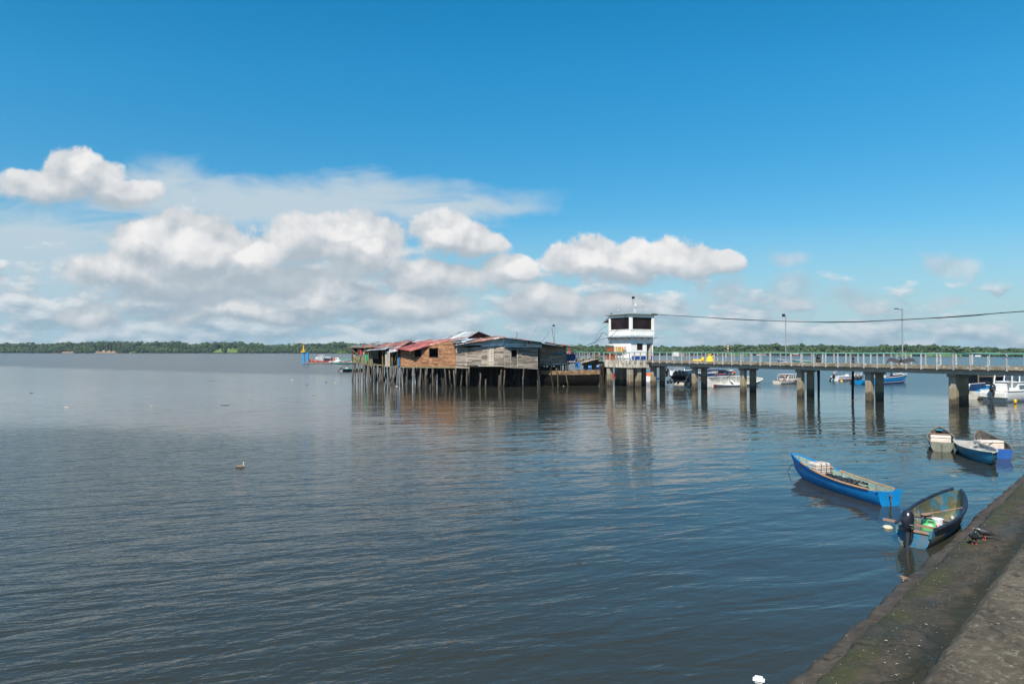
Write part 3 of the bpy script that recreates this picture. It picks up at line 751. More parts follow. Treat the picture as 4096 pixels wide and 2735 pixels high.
# striped beacon and small shore houses
d = 672; X = (2912 - CX) / F * d
root = thing('beacon_tower', 'red and white striped beacon on the far shore', 'beacon', (X, d, 4))
for k, (z0, z1) in enumerate(((5, 6.2), (6.2, 7.4), (7.4, 8.6), (8.6, 9.8), (9.8, 11.0))):
    MB().lathe([(.62, z0), (.62, z1)], 12, T=Matrix.Translation((X, d, 0))).build('band', MT['red_paint' if k % 2 == 0 else 'white_paint'], root)
MB().lathe([(.9, 1), (.7, 5)], 12, T=Matrix.Translation((X, d, 0))).build('base', MT['tin_rust'], root)
for (px, w, h, wm, rm, lab) in ((3035, 22, 1.4, 'white_dirty', 'tin_red', 'tiny hut with a red roof on the far shore behind the pier'),
                                (3055, 16, 1.3, 'tin_grey', 'tin_red', 'tiny red-roofed hut right beside the other one'),
                                (3182, 20, 1.4, 'tin_red', 'tin_white', 'low red-walled hut among the far mangroves'),
                                (3907, 22, 1.6, 'white_paint', 'cyan_hull', 'small white and blue building on the far right shore')):
    d, _ = shore(px); d -= 6; X = (px - CX) / F * d; w = w * d / F
    root = thing('hut', lab, 'hut', (X, d, 0))
    MB().box((X, d, h / 2), (w, 3, h)).build('wall', MT[wm], root)
    m_ = MB(); m_.hexa([(X - w * .6, d - 2, h), (X + w * .6, d - 2, h), (X + w * .6, d + 2, h), (X - w * .6, d + 2, h), (X - w * .55, d - .1, h + .5), (X + w * .55, d - .1, h + .5), (X + w * .55, d + .1, h + .5), (X - w * .55, d + .1, h + .5)])
    m_.build('roof', MT[rm], root)

# ------------------------------------------------------------------ pier
MT['column_shade'] = mat('column_shade', (.055, .048, .038), (.03, .027, .02), ns=3, rough=.9, spec=.15)  # column tone with the shade by the gangway painted in
U = Vector((.503, -.864, 0)).normalized(); NN = Vector((-.864, -.503, 0)).normalized(); AW = -NN    # along, towards camera side, away
A0 = Vector((18.3, 88.5, 0)); SPN = 7.33
PA = math.atan2(U.y, U.x)
pier = thing('pier', 'long concrete pier on paired columns leading to the white tower', 'pier', tuple(A0))
S0, S1 = -4.6 * SPN, 7.6 * SPN
def pp(s, n, z): return A0 + U * s + NN * n + Vector((0, 0, z))
mb = MB(); mb.hexa([pp(S0, 1.0, 3.2), pp(S1, 1.0, 3.2), pp(S1, -2.35, 3.2), pp(S0, -2.35, 3.2), pp(S0, 1.0, 3.38), pp(S1, 1.0, 3.38), pp(S1, -2.35, 3.38), pp(S0, -2.35, 3.38)])
mb.build('deck', MT['deck'], pier)
for (n0, n1) in ((1.0, 1.17), (-2.52, -2.35)):
    mb = MB(); s = S0
    while s < S1:
        e = min(s + 3.66, S1)
        z0, z1 = 3.19 + .012 * fn(s, n0), 3.455 + .012 * fn(s + 9, n0)
        mb.hexa([pp(s + .008, n0, z0), pp(e - .008, n0, z0), pp(e - .008, n1, z0), pp(s + .008, n1, z0), pp(s + .008, n0, z1), pp(e - .008, n0, z1), pp(e - .008, n1, z1), pp(s + .008, n1, z1)]); s = e
    mb.build('curb', MT['curb'], pier)
for (n0, n1) in ((.28, .62), (-1.95, -1.6)):
    mb = MB(); mb.hexa([pp(S0, n0, 2.76), pp(S1, n0, 2.76), pp(S1, n1, 2.76), pp(S0, n1, 2.76), pp(S0, n0, 3.2), pp(S1, n0, 3.2), pp(S1, n1, 3.2), pp(S0, n1, 3.2)])
    mb.build('girder', MT['girder'], pier)
for k in range(-4, 8):
    s = k * SPN
    mb = MB(); prof2 = [(.42, 2.76), (.42, 2.62), (.34, 2.50), (-1.86, 2.50), (-2.12, 2.58), (-2.12, 2.76)]
    P = [pp(s - .34, n, z) for n, z in prof2] + [pp(s + .34, n, z) for n, z in prof2]; n_ = 6
    mb.add(P, [tuple(range(5, -1, -1)), tuple(range(6, 12))] + [(i, (i + 1) % 6, 6 + (i + 1) % 6, 6 + i) for i in range(6)])
    mb.build('cap_beam', MT['concrete'], pier)
    for off in (0, -1.55):
        mb = MB(); mb.box(tuple(pp(s, off, .85)), (.56, .56, 3.3), PA, bev=.04); mb.build('column', MT['column'], pier)

for px, d_ in ((2406, 96.5), (2421, 97.5)):  # two columns by the gangway, their shade painted into the colour
    c_ = at(px, 1450, d_); mb = MB(); mb.box((c_.x, c_.y, .9), (.5, .5, 3.6), PA, bev=.04); plab(mb.build('column', MT['column_shade'], pier), 'column with shade painted into its dark colour')

# railings: posts at measured spacing
def s_of(px, n):
    # intersection of the sight line with the line n
    q = (px - CX) / F; o_ = A0 + NN * n
    return (o_.x - q * o_.y) / (q * U.y - U.x)
def railing(n, s_list, label, gap=None):
    root = thing('railing', label, 'railing', tuple(pp(0, n, 3.4)), group='railings of the pier')
    for s in s_list:
        mb = MB(); w = .05; lean = RN.uniform(-.012, .012)
        z0, z1 = 3.12, 4.44
        a = [pp(s - w, n - w, z0), pp(s + w, n - w, z0), pp(s + w, n + w, z0), pp(s - w, n + w, z0)]
        b = [p + Vector((0, 0, z1 - z0)) + U * lean for p in a]; b = [pp(0, 0, 0) * 0 + p for p in b]
        mb.hexa(a + b); mb.build('post', MT['post'], root)
    a, b = min(s_list) - .1, max(s_list) + .1
    k = max(2, int((b - a) / 1.3))
    mb = MB(); mb.tube([pp(a + (b - a) * i / k, n, 4.475 + .008 * math.sin(i * 2.1)) for i in range(k + 1)], .032, 6); mb.build('top_rail', MT['rail'], root)
    mb = MB(); mb.tube([pp(a + (b - a) * i / k, n + .03, 4.42 + .02 * math.sin(i * 1.7)) for i in range(k + 1)], .022, 5); plab(mb.build('rope', MT['rope_green'], root), 'green rope lashed under the top rail')
    mb = MB()
    for z in (4.1, 3.78): mb.tube([pp(a + (b - a) * i / k, n, z + .02 * math.sin(i * 1.3 + z)) for i in range(k + 1)], .009, 4)
    mb.build('wire', MT['pole'], root)
    return root
sa, sb = s_of(3080.7, 1.24), s_of(4026.5, 1.24); st_ = (sb - sa) / 17
near = [sa + st_ * i for i in range(-14, 21)]
railing(1.24, near, 'near railing of pale posts along the pier right of the tower')
fa_, fb_ = s_of(3122, -2.45), s_of(3816.6, -2.45); fst = st_
far_l = [fa_ + fst * i for i in range(-13, 22)]
railing(-2.45, [s for s in far_l if s > s_of(2625, -2.45)], 'far railing of the pier seen through the near posts')
nl = [near[0] - st_ * i for i in range(5, 19)]
railing(1.0, [s for s in nl if s > S0 and s < s_of(2412, 1.0)], 'railing of pale posts on the pier left of the tower')
railing(-2.45, [s for s in [far_l[0] - fst * i for i in range(6, 20)] if S0 < s < s_of(2400, -2.45)], 'far railing left of the tower behind the blue tarpaulin')

# ------------------------------------------------------------------ tower with platform
K = Vector((14.85, 86.3, 0))
plat = thing('platform', 'stained concrete platform under the white tower with its own columns', 'platform', tuple(K))
def kp(l, a, z): return K - U * l + AW * a + Vector((0, 0, z))     # l = along the left face, a = along the right face
def kbox(mb, l0, l1, a0, a1, z0, z1, mi=0, r=None): return mb.hexa([kp(l0, a0, z0), kp(l1, a0, z0), kp(l1, a1, z0), kp(l0, a1, z0), kp(l0, a0, z1), kp(l1, a0, z1), kp(l1, a1, z1), kp(l0, a1, z1)][::1], mi, r)
kbox(MB(), 0, 5.1, 0, 3.2, 2.53, 3.47).build('slab', MT['fascia'], plat)
kbox(MB(), .3, 4.9, 3.2, 5.4, 2.6, 3.46).build('rear_slab', MT['concrete'], plat)
for (l, a) in ((.45, .45), (4.55, .45), (.7, 2.0), (2.5, 2.6), (4.55, 2.6), (.45, 4.4), (2.5, 4.4)):
    mb = MB(); c = kp(l, a, .85); mb.box(tuple(c), (.62, .62, 3.36), PA, bev=.04); mb.build('column', MT['column'], plat)
proot = thing('railing', 'railing wrapped in green rope round the tower platform', 'railing', tuple(kp(0, 0, 3.4)), group='railings of the pier')
def ppost(l, a):
    mb = MB(); mb.box(tuple(kp(l, a, 3.80)), (.12, .12, 1.28), PA); mb.build('post', MT['post'], proot)
for l in (-.06, 1.25, 2.55, 3.85, 5.16): ppost(l, -.06)
for a in (.75, 1.75, 2.75, 3.15): ppost(-.06, a)
mb = MB(); mb.tube([kp(5.2, -.06, 4.47), kp(2.6, -.06, 4.49), kp(-.06, -.06, 4.47), kp(-.06, 3.2, 4.48)], .04, 6); mb.build('top_rail', MT['rail'], proot)
mb = MB(); mb.tube([kp(5.25, -.08, 4.42), kp(4.4, -.1, 4.36), kp(3.5, -.08, 4.42), kp(2.6, -.1, 4.38), kp(1.3, -.08, 4.42), kp(-.08, -.08, 4.41)], .03, 5); mb.build('rope', MT['rope_green'], proot)

tower = thing('control_tower', 'white two-storey lookout tower with dark upper windows on the pier', 'tower', tuple(kp(2.6, 2.3, 3.47)))
T0 = (.35, .5); TL, TA = 4.35, 3.85      # near corner offsets, widths along left / right faces
l0, a0 = T0; l1, a1 = l0 + TL, a0 + TA
Z0, ZB, ZW0, ZW1, ZR = 3.475, 6.55, 7.42, 8.97, 9.3
w = .12
# lower walls built as panels so that door and window are real openings
mb = MB()
kbox(mb, l0, l1, a0, a0 + w, Z0, ZB + .1)                              # left face (normal towards NN)
kbox(mb, l1 - w, l1, a0 + w, a1, Z0, ZB + .1)                          # far left
kbox(mb, l0 + w, l1 - w, a1 - w, a1, Z0, 4.35); kbox(mb, l0 + w, l1 - w, a1 - w, a1, 5.75, ZB + .1); kbox(mb, l0 + 1.5, l1 - w, a1 - w, a1, 4.35, 5.75)
# right face (normal U): window a 1.05..2.0 , door a 2.62..3.35
def rf(mb_, b0, b1, z0, z1): kbox(mb_, l0, l0 + w, a0 + b0, a0 + b1, z0, z1)
rf(mb, w, 1.02, Z0, ZB + .1); rf(mb, 1.02, 2.02, Z0, 4.75); rf(mb, 1.02, 2.02, 5.62, ZB + .1); rf(mb, 2.02, 2.66, Z0, ZB + .1)
rf(mb, 2.66, 3.46, 5.62, ZB + .1); rf(mb, 3.46, TA - w, Z0, ZB + .1)
wall = mb.build('lower_wall', MT['white_wall_low'], tower)
mb = MB()
kbox(mb, l0 - .012, l0, a0 + .2, a0 + 2.66, Z0 + .03, 4.02); kbox(mb, l0 - .012, l0, a0 + 3.46, a0 + TA, Z0 + .03, 4.02)
mb.build('blue_stripe', MT['blue_band'], tower)
mb = MB(); kbox(mb, l0 + .06, l0 + .09, a0 + 1.02, a0 + 2.02, 4.75, 5.62); wn = mb.build('window', MT['glass_dark'], tower)
mb = MB(); kbox(mb, l0 - .03, l0 + .05, a0 + 1.0, a0 + 1.06, 4.73, 5.64); kbox(mb, l0 - .03, l0 + .05, a0 + 1.98, a0 + 2.04, 4.73, 5.64); kbox(mb, l0 - .03, l0 + .05, a0 + 1.46, a0 + 1.58, 4.73, 5.64)
kbox(mb, l0 - .05, l0 + .05, a0 + .97, a0 + 2.07, 4.66, 4.75); kbox(mb, l0 - .03, l0 + .05, a0 + 1.0, a0 + 2.04, 5.60, 5.66)
mb.build('frame', MT['white_paint'], wn)
mb = MB()
for k in range(6):
    b_ = 1.12 + k * .155; kbox(mb, l0 - .01, l0 + .01, a0 + b_, a0 + b_ + .03, 4.75, 5.6)
mb.build('bars', MT['white_dirty'], wn)
mb = MB(); kbox(mb, l0 - .02, l0 + .1, a0 + 2.66, a0 + 2.72, Z0, 5.66); kbox(mb, l0 - .02, l0 + .1, a0 + 3.40, a0 + 3.46, Z0, 5.66); kbox(mb, l0 - .02, l0 + .1, a0 + 2.66, a0 + 3.46, 5.60, 5.66)
mb.build('door_frame', MT['frame_brown'], tower)
kbox(MB(), l0 + .05, l0 + .8, a0 + 3.36, a0 + 3.40, Z0, 5.58).build('door', MT['white_dirty'], tower)
kbox(MB(), l0, l1, a0, a1, 3.474, 3.50).build('floor', MT['deck'], tower)
# upper storey
mb = MB(); e = .05
kbox(mb, l0 - e, l1 + e, a0 - e, a1 + e, ZB + .1, ZW0)                  # solid parapet (also floor)
for (la, lb, aa, ab) in ((l0 - e, l0 + .28, a0 - e, a0 + .28), (l1 - .22, l1 + e, a0 - e, a0 + .2), (l0 - e, l0 + .2, a1 - .32, a1 + e), (l1 - .2, l1 + e, a1 - .2, a1 + e)):
    kbox(mb, la, lb, aa, ab, ZW0, ZW1)
kbox(mb, l0 - e, l1 + e, a0 - e, a1 + e, ZW1, ZR)
mb.build('upper_wall', MT['white_wall'], tower)
kbox(MB(), l0 - .1, l1 + .1, a0 - .1, a1 + .1, ZW0 - .09, ZW0 - .03).build('ledge', MT['white_wall'], tower)
def pane_set(face, b0, b1, cuts):
    mb = MB()
    def q(m2, x0, x1, z0, z1, d0, d1):
        if face == 'L': kbox(m2, x0, x1, a0 + d0, a0 + d1, z0, z1)
        elif face == 'R': kbox(m2, l0 + d0, l0 + d1, x0, x1, z0, z1)
        elif face == 'B': kbox(m2, x0, x1, a1 - d1, a1 - d0, z0, z1)
        else: kbox(m2, l1 - d1, l1 - d0, x0, x1, z0, z1)
    q(mb, b0, b1, ZW0 + .002, ZW1 - .002, .10, .13); o_ = mb.build('window', MT['glass_dark'], tower)
    mb = MB(); zt, zb = ZW1 - .002, ZW0 + .002
    q(mb, b0, b1, zb, zb + .06, .02, .1); q(mb, b0, b1, zt - .06, zt, .02, .1)
    for c_ in [b0 + .03] + [b0 + (b1 - b0) * t for t in cuts] + [b1 - .03]: q(mb, c_ - .03, c_ + .03, zb + .06, zt - .06, .02, .1)
    mb.build('frame', MT['frame_brown'], o_); return o_
wl = pane_set('L', l0 + .28, l1 - .22, (.24, .5, .64)); wr = pane_set('R', a0 + .28, a1 - .32, (.27, .52, .76)); pane_set('B', l0 + .2, l1 - .2, (.5,)); pane_set('E', a0 + .2, a1 - .2, (.5,))
kbox(MB(), l0 + 2.9, l0 + 3.3, a0 + .085, a0 + .099, 7.6, 8.15).build('poster', MT['pale_in'], wl)
mb = MB(); kbox(mb, l0 - .28, l1 + .45, a0 - .3, a1 + .5, ZR, ZR + .09); tr = mb.build('roof', MT['roof_slab'], tower)
mb = MB(); kbox(mb, l0 + .8, l0 + 2.1, a0 + 1.2, a0 + 2.6, ZR + .09, ZR + .32); mb.build('hatch', MT['roof_slab'], tr)
# lower corrugated awning all round, long overhang to the right end
def sheet(mb, A, B, C, D, n, m_=1, amp=.02, wl_=.22, th=.012, mi=0, r=None):
    A, B, C, D = map(Vector, (A, B, C, D)); nr = (B - A).cross(D - A).normalized()
    if nr.z < 0: nr = -nr
    Lw = (B - A).length
    def g(u, v): return (A * (1 - u) + B * u) * (1 - v) + (D * (1 - u) + C * u) * v + nr * amp * math.sin(2 * math.pi * u * Lw / wl_)
    mb.grid(n, m_, g, mi, r, th)
mb = MB(); zo, zi = 6.44, 6.64; ov = .6
cO = [kp(l1 + .7, a0 - ov, zo), kp(l0 - ov, a0 - ov, zo), kp(l0 - ov, a1 + 1.5, zo)]
cI = [kp(l1 + .2, a0 - .06, zi), kp(l0 - .06, a0 - .06, zi), kp(l0 - .06, a1 + 1.2, zi)]
sheet(mb, cO[0], cO[1], cI[1], cI[0], 90); sheet(mb, cO[1], cO[2], cI[2], cI[1], 90)
mb.build('awning', mat('awning_tin', (.30, .36, .40), (.22, .27, .30), ns=1.5, rough=.55, metal=.3), tower)
mb = MB()
for l in (l0 + .2, l0 + 1.5, l0 + 2.9, l1 - .1): mb.bar(kp(l, a0 - .02, 6.15), kp(l, a0 - ov + .1, 6.42), .04, .04)
for a in (a0 + .5, a0 + 1.7, a0 + 2.9, a1): mb.bar(kp(l0 - .02, a, 6.15), kp(l0 - ov + .1, a, 6.42), .04, .04)
mb.build('awning_bracket', MT['frame_brown'], tower)
mb = MB(); sheet(mb, kp(l1 + 1.35, a0 - .1, 8.35), kp(l1 + 1.35, a1 - .6, 8.35), kp(l1 + .1, a1 - .6, 9.1), kp(l1 + .1, a0 - .1, 9.1), 40)
mb.build('side_canopy', MT['tin_grey'], tower)
mb = MB(); mb.bar(kp(l1 + .1, a0, 8.3), kp(l1 + 1.2, a0, 8.4), .04, .04); mb.bar(kp(l1 + .05, a0, 8.95), kp(l1 + .75, a0, 8.66), .03, .03); mb.build('canopy_bracket', MT['white_paint'], tower)
# brick bin stacks and coloured crates beside the tower
br = thing('brick_box', 'red brick box with pale rim standing at the tower\'s left corner', 'brick box', tuple(kp(4.1, .3, 3.47)))
mb = MB()
for (z0, z1) in ((3.48, 4.28), (4.58, 5.12)):
    z = z0
    while z < z1 - .02:
        n_ = 5; off = .11 if int(z * 20) % 2 else 0
        for i in range(n_):
            L0 = 3.55 + i * (1.25 / n_); kbox(mb, L0 + .006, L0 + 1.25 / n_ - .006, .12, .42, z + .004, z + .072)
        z += .08
brk = mb.build('bricks', MT['brick'], br)
mb = MB(); kbox(mb, 3.56, 4.79, .14, .40, 3.475, 5.10); kbox(mb, 3.50, 4.85, .08, .46, 5.13, 5.2); mb.build('rim', MT['plank_moss'], br)
pot = thing('potted_plants', 'small green plants growing on top of the brick box', 'plants', tuple(kp(4.1, .3, 5.2)))
V, Fc, Rr = [], [], []
for k in range(7):
    c_ = kp(3.6 + k * .19, .27, 5.25); leaf_cloud(V, Fc, Rr, c_, (.11, .10), 22, .035, .35, G)
leaf_obj('foliage', V, Fc, Rr, MT['leaf'], pot, loc=pot.location)
rk = thing('crate_rack', 'rack of yellow, orange and white crates against the tower\'s left wall', 'rack', tuple(kp(2.3, .3, 3.47)))
for i, (c_, ww) in enumerate((('foam', .2), ('pale_yellow', .12), ('foam', .14), ('wood_rail', .10), ('pale_yellow', .2), ('orange', .1), ('pale_yellow', .16), ('maroon', .07), ('foam', .1), ('yellow', .14))):
    L0 = 3.35 - i * .165; kbox(MB(), L0 - ww, L0, .2, .40, 4.55, 5.25 - .012 * i + RN.uniform(-.04, .04)).build('crate', MT[c_], rk)
mb = MB(); kbox(mb, 1.55, 3.4, .18, .44, 4.48, 4.55)
for l in (1.6, 2.2, 2.8, 3.3): kbox(mb, l - .03, l + .03, .2, .26, 3.475, 4.48)
mb.build('shelf', MT['wood_tan'], rk)
mb = MB()
for z in (4.62, 4.95, 5.12): kbox(mb, .95, 1.66, .2, .24, z, z + .035)
for l in (1.0, 1.3, 1.6): kbox(mb, l - .015, l + .015, .2, .24, 4.5, 5.2)
mb.build('lattice', MT['rust_shirt'], rk)

# masts, cameras, antennas on the roof
def flood(name, label, base, h, head, tilt=.5, hm='black', group=None):
    r_ = thing(name, label, 'lamp post', tuple(base), group=group)
    b = Vector(base); MB().tube([b, b + Vector((0, 0, h))], .045, 8).build('pole', MT['pole'], r_)
    mb = MB(); T = Matrix.Translation(b + Vector((-.1, 0, h))) @ Matrix.Rotation(tilt, 4, 'Y') @ Matrix.Rotation(.35, 4, 'X')
    mb.box((0, 0, 0), (head[0], .08, head[1]), T=T, bev=.015); mb.build('lamp_head', MT[hm], r_); return r_
tp = kp(l0 + 1.2, a0 + 1.6, ZR + .32)
r_ = thing('mast', 'short white mast with a black solar panel on the tower roof', 'mast', tuple(tp))
MB().tube([tp, tp + Vector((0, 0, 1.15))], .05, 8).tube([tp + Vector((.22, 0, 0)), tp + Vector((.2, 0, 1.0))], .03, 6).build('pole', MT['white_paint'], r_)
MB().box(tuple(tp + Vector((.12, -.1, 1.0))), (.36, .2, .5), bev=.02).build('equipment_box', MT['white_dirty'], r_)
MB().tube([tp + Vector((-.1, 0, 1.0)), tp + Vector((-.18, 0, 1.75))], .02, 5).build('arm', MT['wire'], r_)
MB().box(tuple(tp + Vector((-.12, 0, 1.95))), (.36, .12, .32), .2, T=None, bev=.01).build('solar_panel', MT['black'], r_)
for (l, a, h, lab) in ((l0 - .1 + 3.0, a0 + .3, .6, 'thin white antenna on the left of the tower roof'), (l0 + .3, a0 + 2.2, 1.25, 'thin antenna with a white globe on the right of the tower roof')):
    p = kp(l, a, ZR + .09); r_ = thing('antenna', lab, 'antenna', tuple(p))
    MB().tube([p, p + Vector((0, 0, h))], .018, 5).tube([p + Vector((.12, 0, 0)), p + Vector((.12, 0, h * .8))], .012, 5).build('rod', MT['pole'], r_)
    MB().lathe([(.01, -.09), (.07, -.05), (.09, 0), (.07, .06), (.01, .09)], 10, T=Matrix.Translation(p + Vector((0, 0, h)))).build('globe', MT['white_paint'], r_)
# vine clump on roof corner
V, Fc, Rr = [], [], []
for k in range(6): leaf_cloud(V, Fc, Rr, kp(l0 - .2, a1 + .3 - k * .15, ZR + .12), (.14, .08), 18, .04, .4, G)
vn = leaf_obj('roof_weeds', V, Fc, Rr, MT['leaf']); tag(vn, 'weeds sprouting on the right corner of the tower roof', 'weeds')
# black cable climbing the tower
mb = MB(); mb.tube([kp(4.9, 1.2, 6.35), kp(4.3, .0, 5.9 + .45), kp(3.6, .0, 6.6), kp(2.4, .1, 7.4), kp(1.6, .2, 8.3), kp(1.0, .3, 9.35)], .035, 6)
mb.tube([kp(4.6, .35, 6.3), kp(4.5, .2, 5.8), kp(3.9, .3, 5.5), kp(3.7, .3, 5.25)], .03, 5)
tag(mb.build('cable', MT['wire']), 'black cable slanting across the left face of the tower', 'cable')
mb = MB(); a_ = kp(5.0, 1.5, 6.4)
mb.tube([kp(4.8, .5, 6.1), at(2424, 1334, 91), at(2408, 1331, 92), at(2398, 1350, 93), at(2375, 1372, 95), at(2350, 1380, 97)], .035, 6)
mb.tube([kp(4.8, .5, 6.4), at(2400, 1358, 93), at(2375, 1374, 95)], .02, 5)
tag(mb.build('cable', MT['wire']), 'looped black cable hanging between tower and shacks', 'cable')
mb = MB(); mb.tube([kp(5.9, 1.5, 8.3), at(2400, 1320, 93), at(2385, 1350, 95), at(2360, 1378, 97)], .014, 4)
tag(mb.build('cable', MT['wire']), 'thin wire dropping from the tower canopy to the left', 'cable')

# sagging power line
pts = []
for px, py in ((2612, 1257), (2760, 1266), (2900, 1274), (3040, 1281), (3180, 1286.5), (3300, 1288), (3450, 1286), (3610, 1279), (3760, 1270), (3900, 1260), (4000, 1252), (4096, 1245), (4250, 1232)):
    t = (px - 2612) / (4250 - 2612); pts.append(at(px, py, 1 / ((1 - t) / 89 + t / 47)))
mb = MB(); mb.tube(pts, .035, 6); mb.tube([p + Vector((.05, 0, .05 * math.sin(i * 2.0) - .02)) for i, p in enumerate(pts)], .018, 5)
tag(mb.build('power_cable', MT['wire']), 'twisted black power cable sagging from the tower across the sky', 'cable')

# lamp posts on the pier
def deck_pt(px, n, z=3.38): return pp(s_of(px, n), n, z)
b = deck_pt(3143, -1.9)
r_ = thing('lamp_post', 'slim pole with a square black floodlight on the pier', 'lamp post', tuple(b))
MB().tube([b, b + Vector((0, 0, 5.1))], .055, 8).build('pole', MT['pole'], r_)
MB().box(tuple(b + Vector((-.22, 0, 5.1))), (.34, .12, .3), .3, T=None, bev=.02).build('lamp_head', MT['black'], r_)
MB().lathe([(.5, -.05), (.4, .1), (.12, .18)], 8, T=Matrix.Translation(b)).build('footing', MT['concrete'], r_)
b = deck_pt(3610, -1.3)
r_ = thing('lamp_post', 'street lamp with a short arm to the left and a concrete footing on the pier', 'lamp post', tuple(b))
MB().tube([b, b + Vector((0, 0, 5.15))], .06, 8).build('pole', MT['pole'], r_)
MB().tube([b + Vector((0.02, 0, 5.0)), b + Vector((-.32, 0, 5.06))], .035, 6).build('arm', MT['pole'], r_)
MB().box(tuple(b + Vector((-.52, 0, 5.1))), (.42, .16, .07), .05, bev=.02).build('lamp_head', MT['black'], r_)
MB().lathe([(.27, -.05), (.23, .28), (.12, .34)], 4, T=Matrix.Translation(b) @ Matrix.Rotation(.3, 4, 'Z')).build('footing', MT['concrete'], r_)

# mooring piles beside the pier
for (px, zt, r__, lab) in ((3273, 4.0, .21, 'dark wooden mooring pile with a weathered stump top behind the pier'), (3409, 4.35, .12, 'thin black leaning mooring pile behind the pier')):
    b = deck_pt(px, -2.9, -.8); mb = MB()
    mb.tube([b, b + Vector((.02, 0, 2.2)), b + Vector((.08 if px > 3300 else .0, 0, zt + .8))], [.11, .12, r__ * .9], 9)
    if px < 3300: mb.tube([b + Vector((0, 0, 4.05)), b + Vector((0.02, 0, 4.5)), b + Vector((.0, 0, 4.85))], [.18, .26, .2], 7)
    tag(mb.build('mooring_pile', mat('pile_wood', (.07, .055, .042), (.03, .024, .02), ns=5, rough=.9, tide=[(1.5, 2.6, (.02, .015, .018))])), lab, 'pile')
b = deck_pt(3266, -2.35, 4.5)
r_ = thing('sign_board', 'small dark square sign hanging on the far railing by the stump', 'sign', tuple(b)); MB().box(tuple(b + Vector((0, 0, -.25))), (.38, .03, .42), .1).build('panel', MT['black'], r_)
MB().box(tuple(b + Vector((0.02, -.03, -.15))), (.08, .01, .08), .1).box(tuple(b + Vector((-.08, -.03, -.3))), (.1, .01, .05), .1).build('marking', MT['pale_in'], r_)
# white notice with a green emblem
b = deck_pt(2703, 1.32, 4.27); r_ = thing('notice_board', 'white notice with a small green emblem tied to the near railing', 'sign', tuple(b))
aR = PA
MB().box(tuple(b), (1.0, .03, .50), aR).build('panel', MT['white_paint'], r_)
mb = MB()
for t in range(9):
    a = math.radians(100 + t * 24); c1 = b + NN * .022 - U * .32 + U * .12 * math.cos(a) + Vector((0, 0, .1 * math.sin(a) + .0))
    mb.box(tuple(c1), (.05, .008, .05), aR)
mb.build('emblem', MT['green_plastic'], r_)
b = deck_pt(2728, -2.35, 4.2); tag(MB().box(tuple(b), (.9, .03, .55), aR).build('notice_board', MT['concrete']), 'grey back of a notice tied to the far railing', 'sign')

# yellow buoy parked on the deck
b = deck_pt(2838, -1.4, 3.39); r_ = thing('marker_buoy', 'bright yellow conical marker buoy standing on the pier deck', 'buoy', tuple(b))
MB().lathe([(.52, 0), (.50, .08), (.36, .40), (.22, .62), (.14, .70)], 10, T=Matrix.Translation(b)).build('cone', MT['yellow'], r_)
MB().box(tuple(b + Vector((.0, 0, .84))), (.5, .26, .11), .3, bev=.03).build('top_plate', MT['yellow'], r_)
mb = MB(); cc = b + Vector((.42, -.1, .48)); mb.tube([cc + Vector((.17 * math.cos(t), 0, .22 * math.sin(t))) for t in [i * .5236 for i in range(13)]], .05, 6, cap=False); mb.build('ring', MT['yellow'], r_)
b2 = deck_pt(2811, -1.4, 3.39); r_ = thing('mooring_buoy', 'yellow float lying on the deck left of the conical buoy', 'buoy', tuple(b2))
MB().lathe([(.05, .0), (.15, .1), (.18, .28), (.10, .48), (.04, .55)], 10, T=Matrix.Translation(b2)).build('float', MT['yellow'], r_)
mb = MB(); mb.tube([b2 + Vector((-.2, 0, .1)), b2 + Vector((-1.2, 0, .12))], [.16, .12], 8); mb.build('tail', MT['yellow'], r_)

